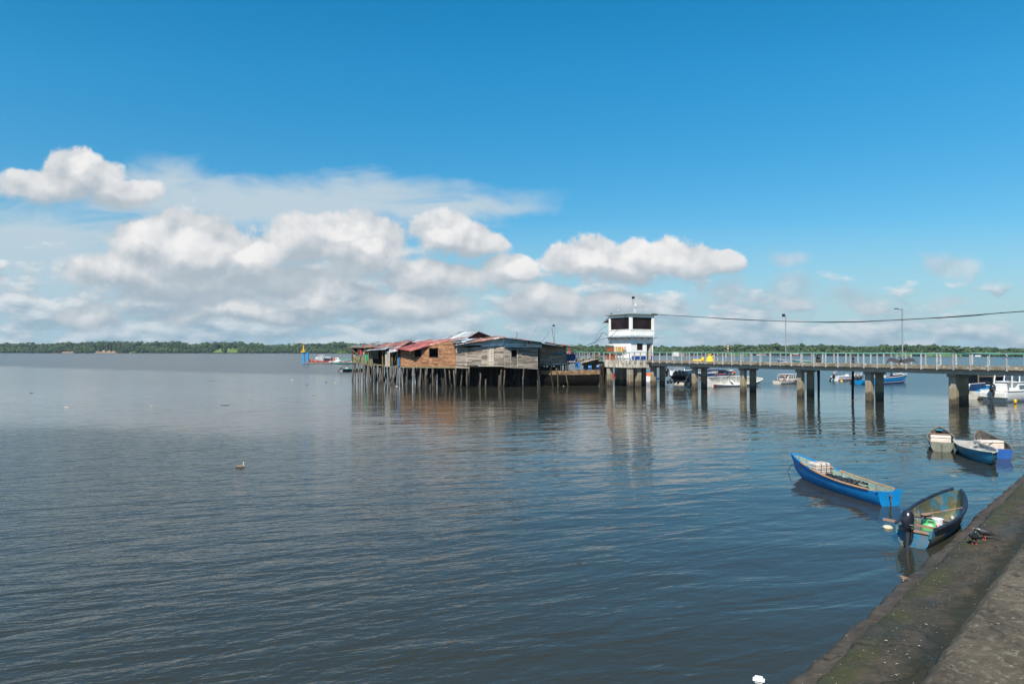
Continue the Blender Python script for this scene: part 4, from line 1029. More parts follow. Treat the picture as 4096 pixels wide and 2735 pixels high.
# ------------------------------------------------------------------ stilt houses
def boards(mb, P0, P1, zb, zt, bh=.2, holes=(), mi=0, seam=2.4, vertical=False, t=.03):
    """lapped boards on the wall P0->P1 ; zb, zt = (z at P0, z at P1) or list of (s, z) for the top"""
    P0, P1 = Vector((P0[0], P0[1], 0)), Vector((P1[0], P1[1], 0)); Lw = (P1 - P0).length; d = (P1 - P0) / Lw; n = Vector((d.y, -d.x, 0))
    top = zt if isinstance(zt, list) else [(0, zt[0]), (Lw, zt[1])]
    def ztop(s):
        for (s0, z0), (s1, z1) in zip(top, top[1:]):
            if s <= s1 + 1e-6: return z0 + (z1 - z0) * (s - s0) / max(1e-6, s1 - s0)
        return top[-1][1]
    def zbot(s): return zb[0] + (zb[1] - zb[0]) * s / Lw
    if vertical:
        s = 0
        while s < Lw - .01:
            wv = min(RN.uniform(.14, .22), Lw - s); e = RN.uniform(-.06, .06); o_ = n * RN.uniform(.0, .02)
            a, c = P0 + d * (s + .006) + o_, P0 + d * (s + wv - .006) + o_
            z0, z1, z2 = zbot(s) + e, ztop(s), ztop(s + wv)
            if any(h[0] < s + wv / 2 < h[1] for h in holes):
                h = [h for h in holes if h[0] < s + wv / 2 < h[1]][0]
                if h[2] > z0 + .05: mb.hexa([a + Vector((0, 0, z0)), c + Vector((0, 0, z0)), c - n * t + Vector((0, 0, z0)), a - n * t + Vector((0, 0, z0)), a + Vector((0, 0, h[2])), c + Vector((0, 0, h[2])), c - n * t + Vector((0, 0, h[2])), a - n * t + Vector((0, 0, h[2]))], mi)
                z0 = h[3]
            if z1 > z0 + .02: mb.hexa([a + Vector((0, 0, z0)), c + Vector((0, 0, z0)), c - n * t + Vector((0, 0, z0)), a - n * t + Vector((0, 0, z0)), a + Vector((0, 0, z1)), c + Vector((0, 0, z2)), c - n * t + Vector((0, 0, z2)), a - n * t + Vector((0, 0, z1))], mi)
            s += wv
        return
    zmin, zmax = min(zb), max(z for _, z in top); rows_ = int(math.ceil((zmax - zmin) / bh))
    for k in range(rows_):
        cuts = [0.0]; s = RN.uniform(.5, seam)
        while s < Lw: cuts.append(s); s += RN.uniform(seam * .6, seam * 1.2)
        cuts.append(Lw)
        for h in holes: cuts += [h[0], h[1]]
        cuts += [s for s, _ in top]; cuts = sorted(set(round(c, 3) for c in cuts if 0 <= c <= Lw))
        for a, b in zip(cuts, cuts[1:]):
            if b - a < .03: continue
            rv = RN.random(); wob = RN.uniform(-.012, .012)
            m_ = max(1, int((b - a) / .6)) if zmax - min(z for _, z in top) > .3 else 1
            for j in range(m_):
                a2, b2 = a + (b - a) * j / m_, a + (b - a) * (j + 1) / m_; mid = (a2 + b2) / 2
                ba, bb = zbot(a2) + k * bh + wob, zbot(b2) + k * bh - wob
                ta, tb = ba + bh, bb + bh
                zm = (ba + ta) / 2
                hh = [h for h in holes if h[0] - 1e-3 <= mid <= h[1] + 1e-3 and h[2] - bh * .5 < zm < h[3] + bh * .5]
                if hh:
                    h = hh[0]
                    if zm < h[2]: ta, tb = min(ta, h[2]), min(tb, h[2])
                    elif zm > h[3]: ba, bb = max(ba, h[3]), max(bb, h[3])
                    else: continue
                ta, tb = min(ta, ztop(a2)), min(tb, ztop(b2))
                if ta - ba < .015 and tb - bb < .015: continue
                ta, tb = max(ta, ba + .004), max(tb, bb + .004)
                A, B = P0 + d * (a2 + .004), P0 + d * (b2 - .004)
                Vz = lambda z: Vector((0, 0, z))
                if ta - ba > .08 and tb - bb > .08:
                    mb.hexa([A - n * .03 + Vz(ba), B - n * .03 + Vz(bb), B - n * .045 + Vz(bb), A - n * .045 + Vz(ba), A - n * .03 + Vz(ta), B - n * .03 + Vz(tb), B - n * .045 + Vz(tb), A - n * .045 + Vz(ta)], mi, -1.0)
                    ba, bb = ba + .028, bb + .028
                mb.hexa([A + n * t * 1.7 + Vz(ba), B + n * t * 1.7 + Vz(bb), B - n * .02 + Vz(bb), A - n * .02 + Vz(ba), A + n * .004 + Vz(ta), B + n * .004 + Vz(tb), B - n * .02 + Vz(tb), A - n * .02 + Vz(ta)], mi, rv)


def tin(mb, A, B, C, D, nu, nv, mis, jit=.03, wl_=.28, amp=.022):
    """patchwork of corrugated sheets on the quad A,B (lower edge) C,D (upper edge)"""
    A, B, C, D = map(Vector, (A, B, C, D)); nr = (B - A).cross(D - A).normalized()
    if nr.z < 0: nr = -nr
    def q(u, v): return (A * (1 - u) + B * u) * (1 - v) + (D * (1 - u) + C * u) * v
    for i in range(nu):
        for j in range(nv):
            u0, u1, v0, v1 = i / nu, (i + 1.06) / nu, (j - .05) / nv, (j + 1.05) / nv
            o_ = nr * (RN.uniform(0, jit) + .012 * (i % 2) + .02 * j); sk = RN.uniform(-.02, .02)
            mi = mis[int(RN.random() * len(mis))] if not isinstance(mis[0], list) else mis[j % len(mis)][int(RN.random() * len(mis[j % len(mis)]))]
            Lw = ((q(u1, v0) - q(u0, v0)).length); n = max(4, int(Lw / wl_ * 4))
            def g(u, v): return q(u0 + (u1 - u0) * u, v0 + (v1 - v0) * v + sk * u / nv) + o_ + nr * amp * math.sin(2 * math.pi * u * Lw / wl_)
            mb.grid(n, 1, g, mi, None, .01)


MT['stilt_shade'] = mat('stilt_shade', (.030, .025, .02), (.016, .013, .01), ns=4, rough=.9)  # rear stilts: shade beneath the floors painted into the wood colour
def stilt(parent, b, t, r0=.085, n=7, sink=.9, rn=RN, mt_='stilt'):
    b, t = Vector(b), Vector(t); d = (t - b); m_ = 6; mb = MB(); pts = [b - Vector((d.x * .25, d.y * .25, sink))]; rr = [r0 * 1.05]
    for i in range(m_ + 1):
        k = i / m_; w_ = .035 * math.sin(k * math.pi); pts.append(b + d * k + Vector((rn.uniform(-w_, w_), rn.uniform(-w_, w_), 0))); rr.append(r0 * rn.uniform(.85, 1.12))
    mb.tube(pts, rr, n); return mb.build('stilt', MT[mt_], parent, smooth=True)


A_, B_, C_, D_, E_, F_ = (Vector(p + (0,)) for p in ((-25.8, 110.0), (-18.9, 100.0), (-15.75, 96.5), (-7.22, 88.0), (-1.05, 86.5), (3.35, 88.8)))
BK = Vector((7.5, 12.0, 0)) * 1.0      # how far the houses reach back

# --- weathered shack on the left
shack = thing('stilt_shack', 'ramshackle open-fronted shack on many thin stilts at the left end', 'shack', tuple(B_ + Vector((0, 0, 2.5))))
def back(p, k=1.0): return p + BK * k
mb = MB()
fz = 2.5
mb.slab([A_ + Vector((0, 0, 2.86)), B_ + Vector((0, 0, 2.55)), C_ + Vector((0, 0, 2.45)), back(C_, .45) + Vector((0, 0, 2.5)), back(A_, .45) + Vector((0, 0, 2.86))], .1)
for i in range(14):
    p = A_.lerp(C_, i / 13); mb.bar(p + Vector((-.2, -.15, 2.72 - .3 * i / 13)), back(p, .3) + Vector((0, 0, 2.72 - .3 * i / 13)), .1, .12)
mb.build('floor', MT['plank_moss'], shack)
AB = lambda t: A_.lerp(B_, t)
BC = lambda t: B_.lerp(C_, t)
ux = (B_ - A_).normalized(); un = Vector((ux.y, -ux.x, 0))
# bay 1: px 1411-1440 boarded
def bay(x0, x1, d0, d1): return Vector(((x0 - CX) / F * d0, d0, 0)), Vector(((x1 - CX) / F * d1, d1, 0))
mb = MB()
p, q = bay(1411, 1440, 109.6, 107.4); boards(mb, p, q, (2.95, 2.9), (4.15, 4.1), .17, vertical=False)
p, q = bay(1444, 1472, 107.0, 104.4); boards(mb, p, q, (2.6, 2.5), (3.9, 3.7), .17, vertical=True)
p, q = bay(1471, 1487, 104.2, 102.9); boards(mb, p, q, (2.35, 2.3), (4.6, 4.5), .2, vertical=True)
mb.build('low_wall', MT['plank_moss'], shack)
mb = MB()
p, q = bay(1444, 1460, 108.2, 106.2); boards(mb, p, q, (3.7, 3.6), (4.8, 4.8), .2)
p, q = bay(1540, 1560, 98.6, 97.4); boards(mb, p, q, (2.4, 2.4), (4.6, 4.6), .2, vertical=True)
p, q = bay(1494, 1512, 105.0, 104.0); boards(mb, p, q, (3.4, 3.4), (5.0, 5.0), .16)
mb.build('inner_wall', MT['plank_pale'], shack)
mb = MB()
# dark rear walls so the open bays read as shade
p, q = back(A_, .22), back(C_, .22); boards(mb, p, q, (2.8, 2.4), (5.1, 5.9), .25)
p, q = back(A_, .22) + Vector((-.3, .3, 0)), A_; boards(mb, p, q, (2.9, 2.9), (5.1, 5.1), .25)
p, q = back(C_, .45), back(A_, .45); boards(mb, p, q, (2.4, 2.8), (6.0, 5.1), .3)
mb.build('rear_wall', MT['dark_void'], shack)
for (x, d, z0, z1, r0) in ((1413, 109.4, 2.8, 5.15, .06), (1433, 107.8, 2.8, 5.1, .06), (1441, 107.2, 2.6, 5.0, .06), (1458, 105.9, 2.6, 5.0, .06), (1464, 105.3, 2.5, 4.9, .05), (1478, 103.6, 2.4, 4.8, .06), (1490, 102.8, 2.35, 4.9, .05),
                           (1532, 99.6, 2.2, 4.75, .11), (1543, 98.9, 2.3, 4.7, .06), (1551, 98.3, 2.3, 4.6, .05), (1559, 97.9, 1.9, 4.5, .06), (1566, 97.4, 1.2, 4.4, .07), (1572, 97.0, 1.4, 4.45, .05), (1590, 96.8, 2.3, 4.6, .09), (1597, 96.6, 2.3, 4.55, .05)):
    p = Vector(((x - CX) / F * d, d, 0)); mb = MB(); mb.tube([p + Vector((0, 0, z0)), p + Vector((RN.uniform(-.06, .06), 0, (z0 + z1) / 2)), p + Vector((RN.uniform(-.08, .08), 0, z1))], r0, 6); mb.build('post', MT['plank_moss'], shack)
mb = MB()
mb.tube([at(1400, 1392, 110), at(1431, 1417, 107.6)], .06, 6); mb.tube([at(1470, 1403, 104), at(1492, 1424, 102.5)], .06, 6); mb.tube([at(1586, 1412, 96.4), at(1579, 1450, 96.8)], .04, 5)
mb.build('brace', MT['wood_grey'], shack)
mb = MB()
tin(mb, at(1389, 1391, 110.6), at(1500, 1389, 102.5), at(1520, 1376, 108), at(1410, 1384, 118), 5, 2, [[3, 3, 3], [3, 3, 0]])
tin(mb, at(1500, 1391, 102.3), at(1588, 1395, 96.9), at(1650, 1362, 103), at(1512, 1379, 108.5), 6, 3, [[3, 3, 0], [3, 3, 2], [3, 3, 3]])
tin(mb, at(1461, 1402.5, 102.6), at(1540, 1398, 97.6), at(1560, 1388, 99.5), at(1476, 1398, 104.6), 4, 1, [0, 4])
tin(mb, at(1556, 1410, 96.6), at(1590, 1404, 95.6), at(1594, 1392, 97.6), at(1556, 1398, 98.4), 2, 1, [0, 4, 1])
tin(mb, at(1476, 1396, 104.2), at(1535, 1394, 99.5), at(1540, 1384, 102.5), at(1476, 1392, 107), 3, 1, [3, 4])
tm = [MT['tin_grey'], MT['tin_pale'], MT['tin_red'], MT['tin_rust'], MT['tin_white']]
mb.build('roof', tm, shack)
mb = MB()
for i in range(9):
    x0 = RN.uniform(1410, 1640); v_ = RN.random(); d0 = 110.6 - (x0 - 1389) * .07 + v_ * 4; y0 = 1389 - v_ * 12 - (x0 - 1400) * .07
    mb.bar(at(x0, y0 - 1, d0), at(x0 + RN.uniform(14, 30), y0 - RN.uniform(2, 4), d0 - RN.uniform(.5, 1.5)), .12, .08)
mb.build('roof_battens', MT['wood_grey'], shack)
for (px, pt, bx, by, dd) in ((1413, 1449, 1408, 1519, 0), (1420, 1449, 1412, 1519, 0), (1423, 1450, 1421, 1520, 0), (1429, 1450, 1427, 1520.5, 1), (1435, 1451, 1434, 1521, 0), (1441, 1452, 1441, 1522, 0), (1447, 1453, 1448, 1523, 1),
                              (1455, 1455, 1454, 1524, 0), (1460, 1458, 1461, 1524, 0), (1468, 1460, 1466, 1525, 1), (1475, 1462, 1478, 1526, 0), (1488, 1463, 1488, 1527, 0), (1500, 1465, 1496, 1528, 1), (1505, 1468, 1499, 1527, 0),
                              (1515, 1470, 1523, 1529, 0), (1521, 1470, 1528, 1529, 0), (1531, 1472, 1532, 1531, 0), (1543, 1470, 1545, 1531, 2), (1556, 1480, 1562, 1534, 0), (1560, 1478, 1578, 1536, 0), (1567, 1478, 1571, 1535, 0), (1576, 1476, 1577, 1535, 0), (1589, 1470, 1594, 1537, 0)):
    b = onz(bx, by, 0); t = at(px, pt, b.y + .1); b.y += dd * 1.0; t.y += dd; stilt(shack, b, t, RN.uniform(.075, .10))
for i in range(48):
    p = A_.lerp(C_, RN.uniform(.05, 1) ** .8) + BK * RN.uniform(.06, .42); stilt(shack, p, p + Vector((RN.uniform(-.3, .3), RN.uniform(-.2, .2), 2.45)), RN.uniform(.07, .1), 6, mt_='stilt_shade')
# hanging laundry and odds on the shack
def cloth(name, px, py, w, h, d, mt_, lab):
    p = at(px, py, d); mb = MB()
    mb.grid(8, 8, lambda u, v: p + Vector(((u - .5) * w * (1 - .3 * v), .05 * math.sin(u * 9 + v * 3), -h * v)), th=.008)
    return tag(mb.build(name, MT[mt_], smooth=True), lab, 'cloth')
cloth('towel', 1465.5, 1418, .42, 1.05, 104.2, 'green_cloth', 'green towel hanging on the shack front')
cloth('cloth', 1420, 1419, .45, .22, 108.6, 'lilac', 'lilac rag on the rail of the shack\'s left bay')
cloth('cloth', 1443.5, 1400, .35, .85, 106.9, 'red_cloth', 'dark red cloth hanging in the shack doorway')
cloth('cloth', 1443, 1419, .28, .25, 106.7, 'bright_tarp', 'blue rag low in the shack doorway')
cloth('cloth', 1511, 1428, .3, .22, 102, 'red_cloth', 'red cloth on the bench inside the shack')
bd = at(1596, 1447, 96.3); r_ = thing('drum', 'upright blue plastic panel at the left edge of the orange wall', 'panel', tuple(bd))
mb = MB(); mb.box(tuple(bd), (.22, .12, 1.25), .4, bev=.03); mb.build('panel', MT['bright_tarp'], r_)

# --- orange plank house
oh = thing('stilt_house', 'orange plank house on stilts with two black window openings and a red tin roof', 'house', tuple(C_ + Vector((0, 0, 2.5))))
Lo = (D_ - C_).length; ud = (D_ - C_) / Lo
def s_on(P, Q, px): # distance along P->Q where the sight line px crosses
    q = (px - CX) / F; d = (Q - P).normalized(); return (P.x - q * P.y) / (q * d.y - d.x)
def z_on(P, Q, px, py): s = s_on(P, Q, px); p = P + (Q - P).normalized() * s; return EYE + (HY - py) / F * p.y
so = lambda px: s_on(C_, D_, px)
zo_ = lambda px, py: z_on(C_, D_, px, py)
win = [(so(1658), so(1686), zo_(1672, 1427), zo_(1672, 1397)), (so(1716), so(1754), zo_(1735, 1429), zo_(1735, 1393))]
top = [(0, zo_(1603, 1396)), (so(1648), zo_(1648, 1397)), (so(1728), zo_(1728, 1379)), (so(1770), zo_(1770, 1367)), (Lo, zo_(1823, 1361))]
mb = MB(); boards(mb, C_, D_, (2.46, 2.58), top, .17, holes=win, seam=2.0); mb.build('front_wall', MT['plank_orange'], oh)
mb = MB(); bC, bD = back(C_, .55), back(D_, .6)
boards(mb, C_ , C_ + (bC - C_) * 0 + Vector((.01, 0.02, 0)), (2.5, 2.5), (4, 4), .3)
boards(mb, bC, C_, (2.5, 2.5), (6.0, 4.7), .3); boards(mb, bD, bC, (2.5, 2.5), (6.2, 6.0), .3)
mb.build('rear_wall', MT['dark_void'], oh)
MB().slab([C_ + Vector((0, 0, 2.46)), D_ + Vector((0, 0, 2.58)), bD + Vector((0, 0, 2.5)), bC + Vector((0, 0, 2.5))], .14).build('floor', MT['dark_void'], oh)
def wframe(parent, P, Q, h, mt_, t=.05):
    d = (Q - P).normalized(); n = Vector((d.y, -d.x, 0)); mb = MB()
    def b_(s0, s1, z0, z1):
        a, c = P + d * s0, P + d * s1; V_ = lambda p, k, z: p + n * k + Vector((0, 0, z))
        mb.hexa([V_(a, .06, z0), V_(c, .06, z0), V_(c, -.05, z0), V_(a, -.05, z0), V_(a, .06, z1), V_(c, .06, z1), V_(c, -.05, z1), V_(a, -.05, z1)])
    b_(h[0] - t, h[0], h[2] - t, h[3] + t); b_(h[1], h[1] + t, h[2] - t, h[3] + t); b_(h[0], h[1], h[2] - t, h[2]); b_(h[0], h[1], h[3], h[3] + t)
    return mb.build('window_frame', MT[mt_], parent)
for h in win: wframe(oh, C_, D_, h, 'plank_orange')
mb = MB(); nO = Vector((ud.y, -ud.x, 0))
for s in (so(1686) + .12, so(1778), so(1642)): mb.bar(C_ + ud * s + nO * .05 + Vector((0, 0, 2.5)), C_ + ud * s + nO * .05 + Vector((0, 0, 4.6)), .05, .07, up=nO)
mb.build('batten', MT['plank_orange'], oh)
MB().bar(C_ + nO * .02 + Vector((0, 0, 2.38)), D_ + nO * .02 + Vector((0, 0, 2.50)), .1, .14).build('sill_beam', MT['plank_moss'], oh)
mb = MB()
tin(mb, at(1580, 1394, 96.2), at(1648, 1403, 92.6), at(1727, 1380, 91.6), at(1640, 1380, 99.5), 7, 1, [[2]], wl_=.5, amp=.03)
tin(mb, at(1640, 1381, 99.3), at(1727, 1381, 91.4), at(1767, 1367, 91), at(1680, 1366, 101), 5, 1, [[2, 3, 2]], wl_=.5)
tin(mb, at(1648, 1377, 99.5), at(1768, 1367.5, 90.8), at(1872, 1348, 87.6), at(1760, 1362, 98), 7, 2, [[2], [2, 3, 0]], wl_=.5)
tin(mb, at(1600, 1383, 101), at(1700, 1370, 100.5), at(1772, 1355, 101), at(1648, 1361, 105), 5, 2, [[3, 3, 2], [3, 3, 0]])
tin(mb, at(1690, 1372, 98), at(1790, 1361, 95), at(1850, 1353, 92), at(1768, 1357, 100), 5, 1, [[3, 0, 2]])
mb.build('roof', tm, oh)
# raised grey roof with dark gable behind
mb = MB()
tin(mb, at(1766, 1357, 96.5), at(1874, 1349, 90.2), at(1914, 1325.5, 91), at(1838, 1328, 97), 6, 1, [0, 0, 1], wl_=.45, amp=.035)
tin(mb, at(1966, 1346, 92.5), at(1900, 1344, 99), at(1838, 1328.5, 97.2), at(1914, 1325.5, 91), 4, 1, [0])
plab(mb.build('upper_roof', tm, oh), 'raised shiny grey corrugated roof')
mb = MB(); P_, Q_ = at(1873, 1349, 90.6), at(1962, 1347, 92.8); Lg = (Vector((Q_.x, Q_.y, 0)) - Vector((P_.x, P_.y, 0))).length
boards(mb, P_, Q_, (P_.z - .8, Q_.z - .5), [(0, P_.z), (Lg * .46, 7.1), (Lg, Q_.z)], .2)
mb.build('gable', mat('gable_red', (.12, .03, .025), (.05, .015, .015), ns=1.5, rough=.9), oh)
mb = MB(); tin(mb, at(1810, 1373, 87.5), at(1864, 1367, 87), at(1905, 1353, 90.5), at(1812, 1364, 90), 2, 1, [1, 0], wl_=.9, amp=.05)
plab(mb.build('roof_patch', tm, oh), 'pale grey curved sheet between the roofs')
for (px, pt, bx, by) in ((1603, 1473, 1606, 1540), (1628, 1473, 1630, 1543), (1656, 1474, 1656, 1547), (1683, 1474, 1680, 1549), (1702, 1476, 1704, 1549), (1730, 1474, 1732, 1550), (1779, 1474, 1786, 1549), (1797, 1480, 1800, 1547), (1815, 1480, 1820, 1552), (1823, 1473, 1823, 1551)):
    b = onz(bx, by, 0); stilt(oh, b, at(px, pt, b.y), RN.uniform(.085, .11))
for i in range(78):
    p = C_.lerp(D_, RN.uniform(.02, 1)) + BK * RN.uniform(.05, .6); stilt(oh, p, p + Vector((RN.uniform(-.5, .5), RN.uniform(-.2, .2), 2.45)), RN.uniform(.09, .18), 6, mt_='stilt_shade')

# near-black boards added far under the floors to stand for deep shade
mb = MB(); q0, q1 = C_.lerp(D_, .34) + BK * .30, D_ + BK * .30
boards(mb, q0, q1, (-.3, -.3), (2.5, 2.5), .28, vertical=False, seam=1.6); mb.build('shade_boards', MT['dark_void'], oh)

# --- grey plank house with gable
gh = thing('stilt_house', 'weathered grey plank house on stilts with blue tin gable and one small black window', 'house', tuple(E_ + Vector((0, 0, 2.6))))
LE = (E_ - D_).length; LF = (F_ - E_).length
se = lambda px: s_on(D_, E_, px); ze = lambda px, py: z_on(D_, E_, px, py)
sf = lambda px: s_on(E_, F_, px); zf = lambda px, py: z_on(E_, F_, px, py)
mb = MB(); Db = D_ + Vector((.02, -.05, 0))
boards(mb, Db, E_, (2.68, 2.84), [(0, ze(1826, 1382)), (se(1866), ze(1866, 1391)), (se(1925), ze(1925, 1386)), (se(1955), ze(1955, 1386)), (LE, ze(2013, 1382))], .19, holes=[(se(1951), se(1976), 2.9, ze(1960, 1388))], seam=3)
mb.build('front_wall', MT['plank_grey'], gh)
mb = MB(); hw = [(sf(2045), sf(2068), zf(2056, 1428), zf(2056, 1399))]
boards(mb, E_, F_, (2.70, 2.42), (zf(2016, 1391.5), zf(2150, 1393)), .19, holes=hw, seam=3)
mb.build('front_wall', MT['plank_grey'], gh)
wframe(gh, E_, F_, hw[0], 'plank_pale', .04)
mb = MB(); de = (E_ - D_).normalized(); ne = Vector((de.y, -de.x, 0)); df = (F_ - E_).normalized(); nf_ = Vector((df.y, -df.x, 0))
P_ = D_ + de * se(1952) + ne * .03; boards(mb, P_, D_ + de * se(1976) + ne * .03, (2.82, 2.86), (ze(1955, 1388), ze(1972, 1386)), vertical=True)
plab(mb.build('door', MT['plank_pale'], gh), 'pale door of vertical boards')
# tin sheets of the gable
mb = MB()
P_, Q_ = D_ + de * se(1866) + ne * .05, E_ + ne * .05
boards(mb, D_ + de * .1 + ne * .04, Q_, (ze(1828, 1384), ze(2013, 1379)), [(0, ze(1830, 1378)), ((Q_ - D_).length - .1, ze(2013, 1350))], .32, seam=2.6)
mb.build('gable', MT['tin_blue'], gh)
mb = MB(); boards(mb, D_ + de * se(1925) + ne * .12, E_ + ne * .12, (ze(1925, 1387), ze(2013, 1383)), (ze(1925, 1383), ze(2013, 1367)), .2, seam=3, mi=0)
boards(mb, E_ + nf_ * .12, F_ + nf_ * .12 + df * .55, (zf(2016, 1387), zf(2160, 1391)), (zf(2016, 1372), zf(2160, 1378)), .15, seam=2.5, mi=0)
mb.build('tin_skirt', MT['tin_pale'], gh)
mb = MB(); boards(mb, E_ + nf_ * .05, F_ + nf_ * .05 + df * .3, (zf(2016, 1390), zf(2160, 1391)), (zf(2016, 1350), zf(2160, 1367)), .34, seam=2.2)
plab(mb.build('gable', MT['tin_blue'], gh), 'blue and rusty tin sheets on the gable')
mb = MB(); bE, bF = E_ + Vector((5, 8, 0)), F_ + Vector((1, 8, 0))
boards(mb, bE, D_ + BK * .7, (2.5, 2.5), (5.9, 5.6), .3); boards(mb, bF, bE, (2.5, 2.5), (5.6, 5.9), .3); boards(mb, F_, F_ + Vector((.3, 1.9, 0)), (2.4, 2.5), (5.7, 5.7), .3)
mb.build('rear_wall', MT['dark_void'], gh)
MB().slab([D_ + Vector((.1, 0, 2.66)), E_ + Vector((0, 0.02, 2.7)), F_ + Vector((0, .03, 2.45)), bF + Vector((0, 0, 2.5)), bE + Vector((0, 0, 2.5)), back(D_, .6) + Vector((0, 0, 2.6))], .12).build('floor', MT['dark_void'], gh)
mb = MB(); mb.bar(D_ + ne * .1 + Vector((0, 0, 2.58)), D_ + de * se(1880) + ne * .1 + Vector((0, 0, 2.5)), .08, .2); mb.bar(E_ + nf_ * .05 + Vector((0, 0, 2.62)), F_ + nf_ * .05 + Vector((0, 0, 2.36)), .1, .12); mb.bar(D_ + de * 3 + ne * .05 + Vector((0, 0, 2.75)), E_ + ne * .05 + Vector((0, 0, 2.75)), .08, .1)
mb.build('sill_beam', MT['plank_pale'], gh)
mb = MB()
for px in (1861, 1867, 1950): s = se(px); mb.bar(D_ + de * s + ne * .04 + Vector((0, 0, 2.75)), D_ + de * s + ne * .04 + Vector((0, 0, ze(px, 1389))), .05, .06, up=ne)
for px in (2018, 2042, 2070, 2149): s = sf(px); mb.bar(E_ + df * s + nf_ * .04 + Vector((0, 0, 2.6)), E_ + df * s + nf_ * .04 + Vector((0, 0, zf(px, 1392))), .05, .06, up=nf_)
mb.build('batten', MT['plank_pale'], gh)
mb = MB()
tin(mb, at(1819, 1380, 87.2), at(2023, 1349.5, 85.6), at(2014, 1345.5, 90), at(1872, 1357, 92), 8, 1, [3, 3, 4], wl_=.5)
tin(mb, at(1930, 1352, 90), at(2014, 1346, 90), at(2008, 1344, 97), at(1962, 1345, 95), 3, 1, [3, 3])
mb.build('roof', tm, gh)
mb = MB()
tin(mb, at(2023, 1348.5, 85.7), at(2180, 1369.5, 88.3), at(2190, 1369, 100), at(2008, 1344.5, 97), 7, 1, [0, 3], wl_=.45)
plab(mb.build('roof', tm, gh), 'right slope of the gable roof')
mb = MB(); boards(mb, D_ + BK * .28, E_ + Vector((3.2, 3.8, 0)), (-.3, -.3), (2.6, 2.6), .28, seam=1.6); boards(mb, E_ + Vector((3.2, 3.8, 0)), F_ + Vector((2.5, 3.8, 0)), (-.3, -.3), (2.5, 2.5), .28, seam=1.6)
mb.build('shade_boards', MT['dark_void'], gh)  # added boards painting the blackness beneath the grey house
for (px, pt, bx, by) in ((1850, 1470, 1843, 1547), (1876, 1471, 1875, 1549), (2006, 1478, 1999, 1551), (1998, 1500, 1995, 1549), (2019, 1478, 2014, 1550), (2095, 1472, 2091, 1550), (2150, 1478, 2151, 1545), (1922, 1492, 1920, 1549), (1943, 1516, 1942, 1549), (1867, 1480, 1868, 1550)):
    b = onz(bx, by, 0); stilt(gh, b, at(px, pt, b.y), RN.uniform(.08, .11))
for i in range(50):
    a = RN.random(); p = (D_.lerp(E_, a * 1.6) if a < .62 else E_.lerp(F_, (a - .62) / .38)) + Vector((RN.uniform(.2, 3), RN.uniform(1.2, 8), 0)); stilt(gh, p, p + Vector((RN.uniform(-.3, .3), RN.uniform(-.2, .2), 2.45)), RN.uniform(.08, .14), 6, mt_='stilt_shade')
MB().tube([at(2067, 1352, 93), at(2068, 1327, 93)], .05, 5).build('roof_pole', MT['wood_grey'], gh)
mb = MB(); mb.tube([at(2119, 1358, 93), at(2130, 1338, 93), at(2153, 1300, 93)], .012, 4); mb.tube([at(2169, 1364, 93), at(2196, 1330, 93)], .025, 4)
tag(mb.build('fishing_rod', MT['wood_grey']), 'two thin rods leaning above the grey house roof', 'rods')

# --- recessed annex
ax = thing('stilt_annex', 'set-back grey plank annex under the long dark roof at the right end', 'annex', (5.2, 92, 2.8))
G0, G1 = Vector(((2148 - CX) / F * 91.0, 91.0, 0)), Vector(((2264 - CX) / F * 94.2, 94.2, 0))
sg = lambda px: s_on(G0, G1, px); zg = lambda px, py: z_on(G0, G1, px, py); LG = (G1 - G0).length; dg = (G1 - G0) / LG; ng = Vector((dg.y, -dg.x, 0))
mb = MB(); boards(mb, G0, G1, (2.75, 2.85), [(0, zg(2150, 1370)), (LG, zg(2263, 1388))], .2, seam=2.6); mb.build('front_wall', MT['plank_grey'], ax)
mb = MB(); boards(mb, G0 + dg * sg(2218) + ng * .05, G0 + dg * sg(2252) + ng * .05, (zg(2218, 1414), zg(2252, 1415)), (zg(2218, 1408), zg(2248, 1409)), .3, seam=5); plab(mb.build('patch', MT['cyan_hull'], ax), 'turquoise painted board')
mb = MB(); boards(mb, G0 + dg * sg(2206) + ng * .05, G1 + ng * .05, (zg(2206, 1458), zg(2263, 1458)), (zg(2206, 1452), zg(2263, 1452)), .3, seam=9); plab(mb.build('patch', MT['tin_grey'], ax), 'pale metal strip at the foot of the wall')
bG = G1 + Vector((-.8, 5.5, 0))
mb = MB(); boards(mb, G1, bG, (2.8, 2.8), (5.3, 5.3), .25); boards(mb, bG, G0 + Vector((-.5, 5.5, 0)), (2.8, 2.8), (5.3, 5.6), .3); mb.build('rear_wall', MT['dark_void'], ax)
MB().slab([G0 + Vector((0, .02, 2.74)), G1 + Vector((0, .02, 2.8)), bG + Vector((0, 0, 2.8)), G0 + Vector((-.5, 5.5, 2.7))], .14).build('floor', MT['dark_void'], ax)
mb = MB(); tin(mb, at(2178, 1369, 88.6), at(2292, 1387, 93.5), at(2296, 1384, 102), at(2188, 1368, 100), 6, 1, [0, 3], wl_=.45)
mb.build('roof', tm, ax)
mb = MB(); mb.bar(at(2180, 1371, 88.7), at(2290, 1388, 93.5), .06, .12); mb.bar(at(2290, 1385, 95), at(2334, 1399, 97), .1, .08); mb.bar(at(2262, 1384, 95), at(2336, 1398, 99), .25, .05)
mb.build('rafter', MT['wood_grey'], ax)
mb = MB(); mb.bar(G0 + ng * .06 + Vector((0, 0, 2.68)), G1 + ng * .06 + Vector((0, 0, 2.76)), .12, .14); mb.build('sill_beam', MT['plank_moss'], ax)
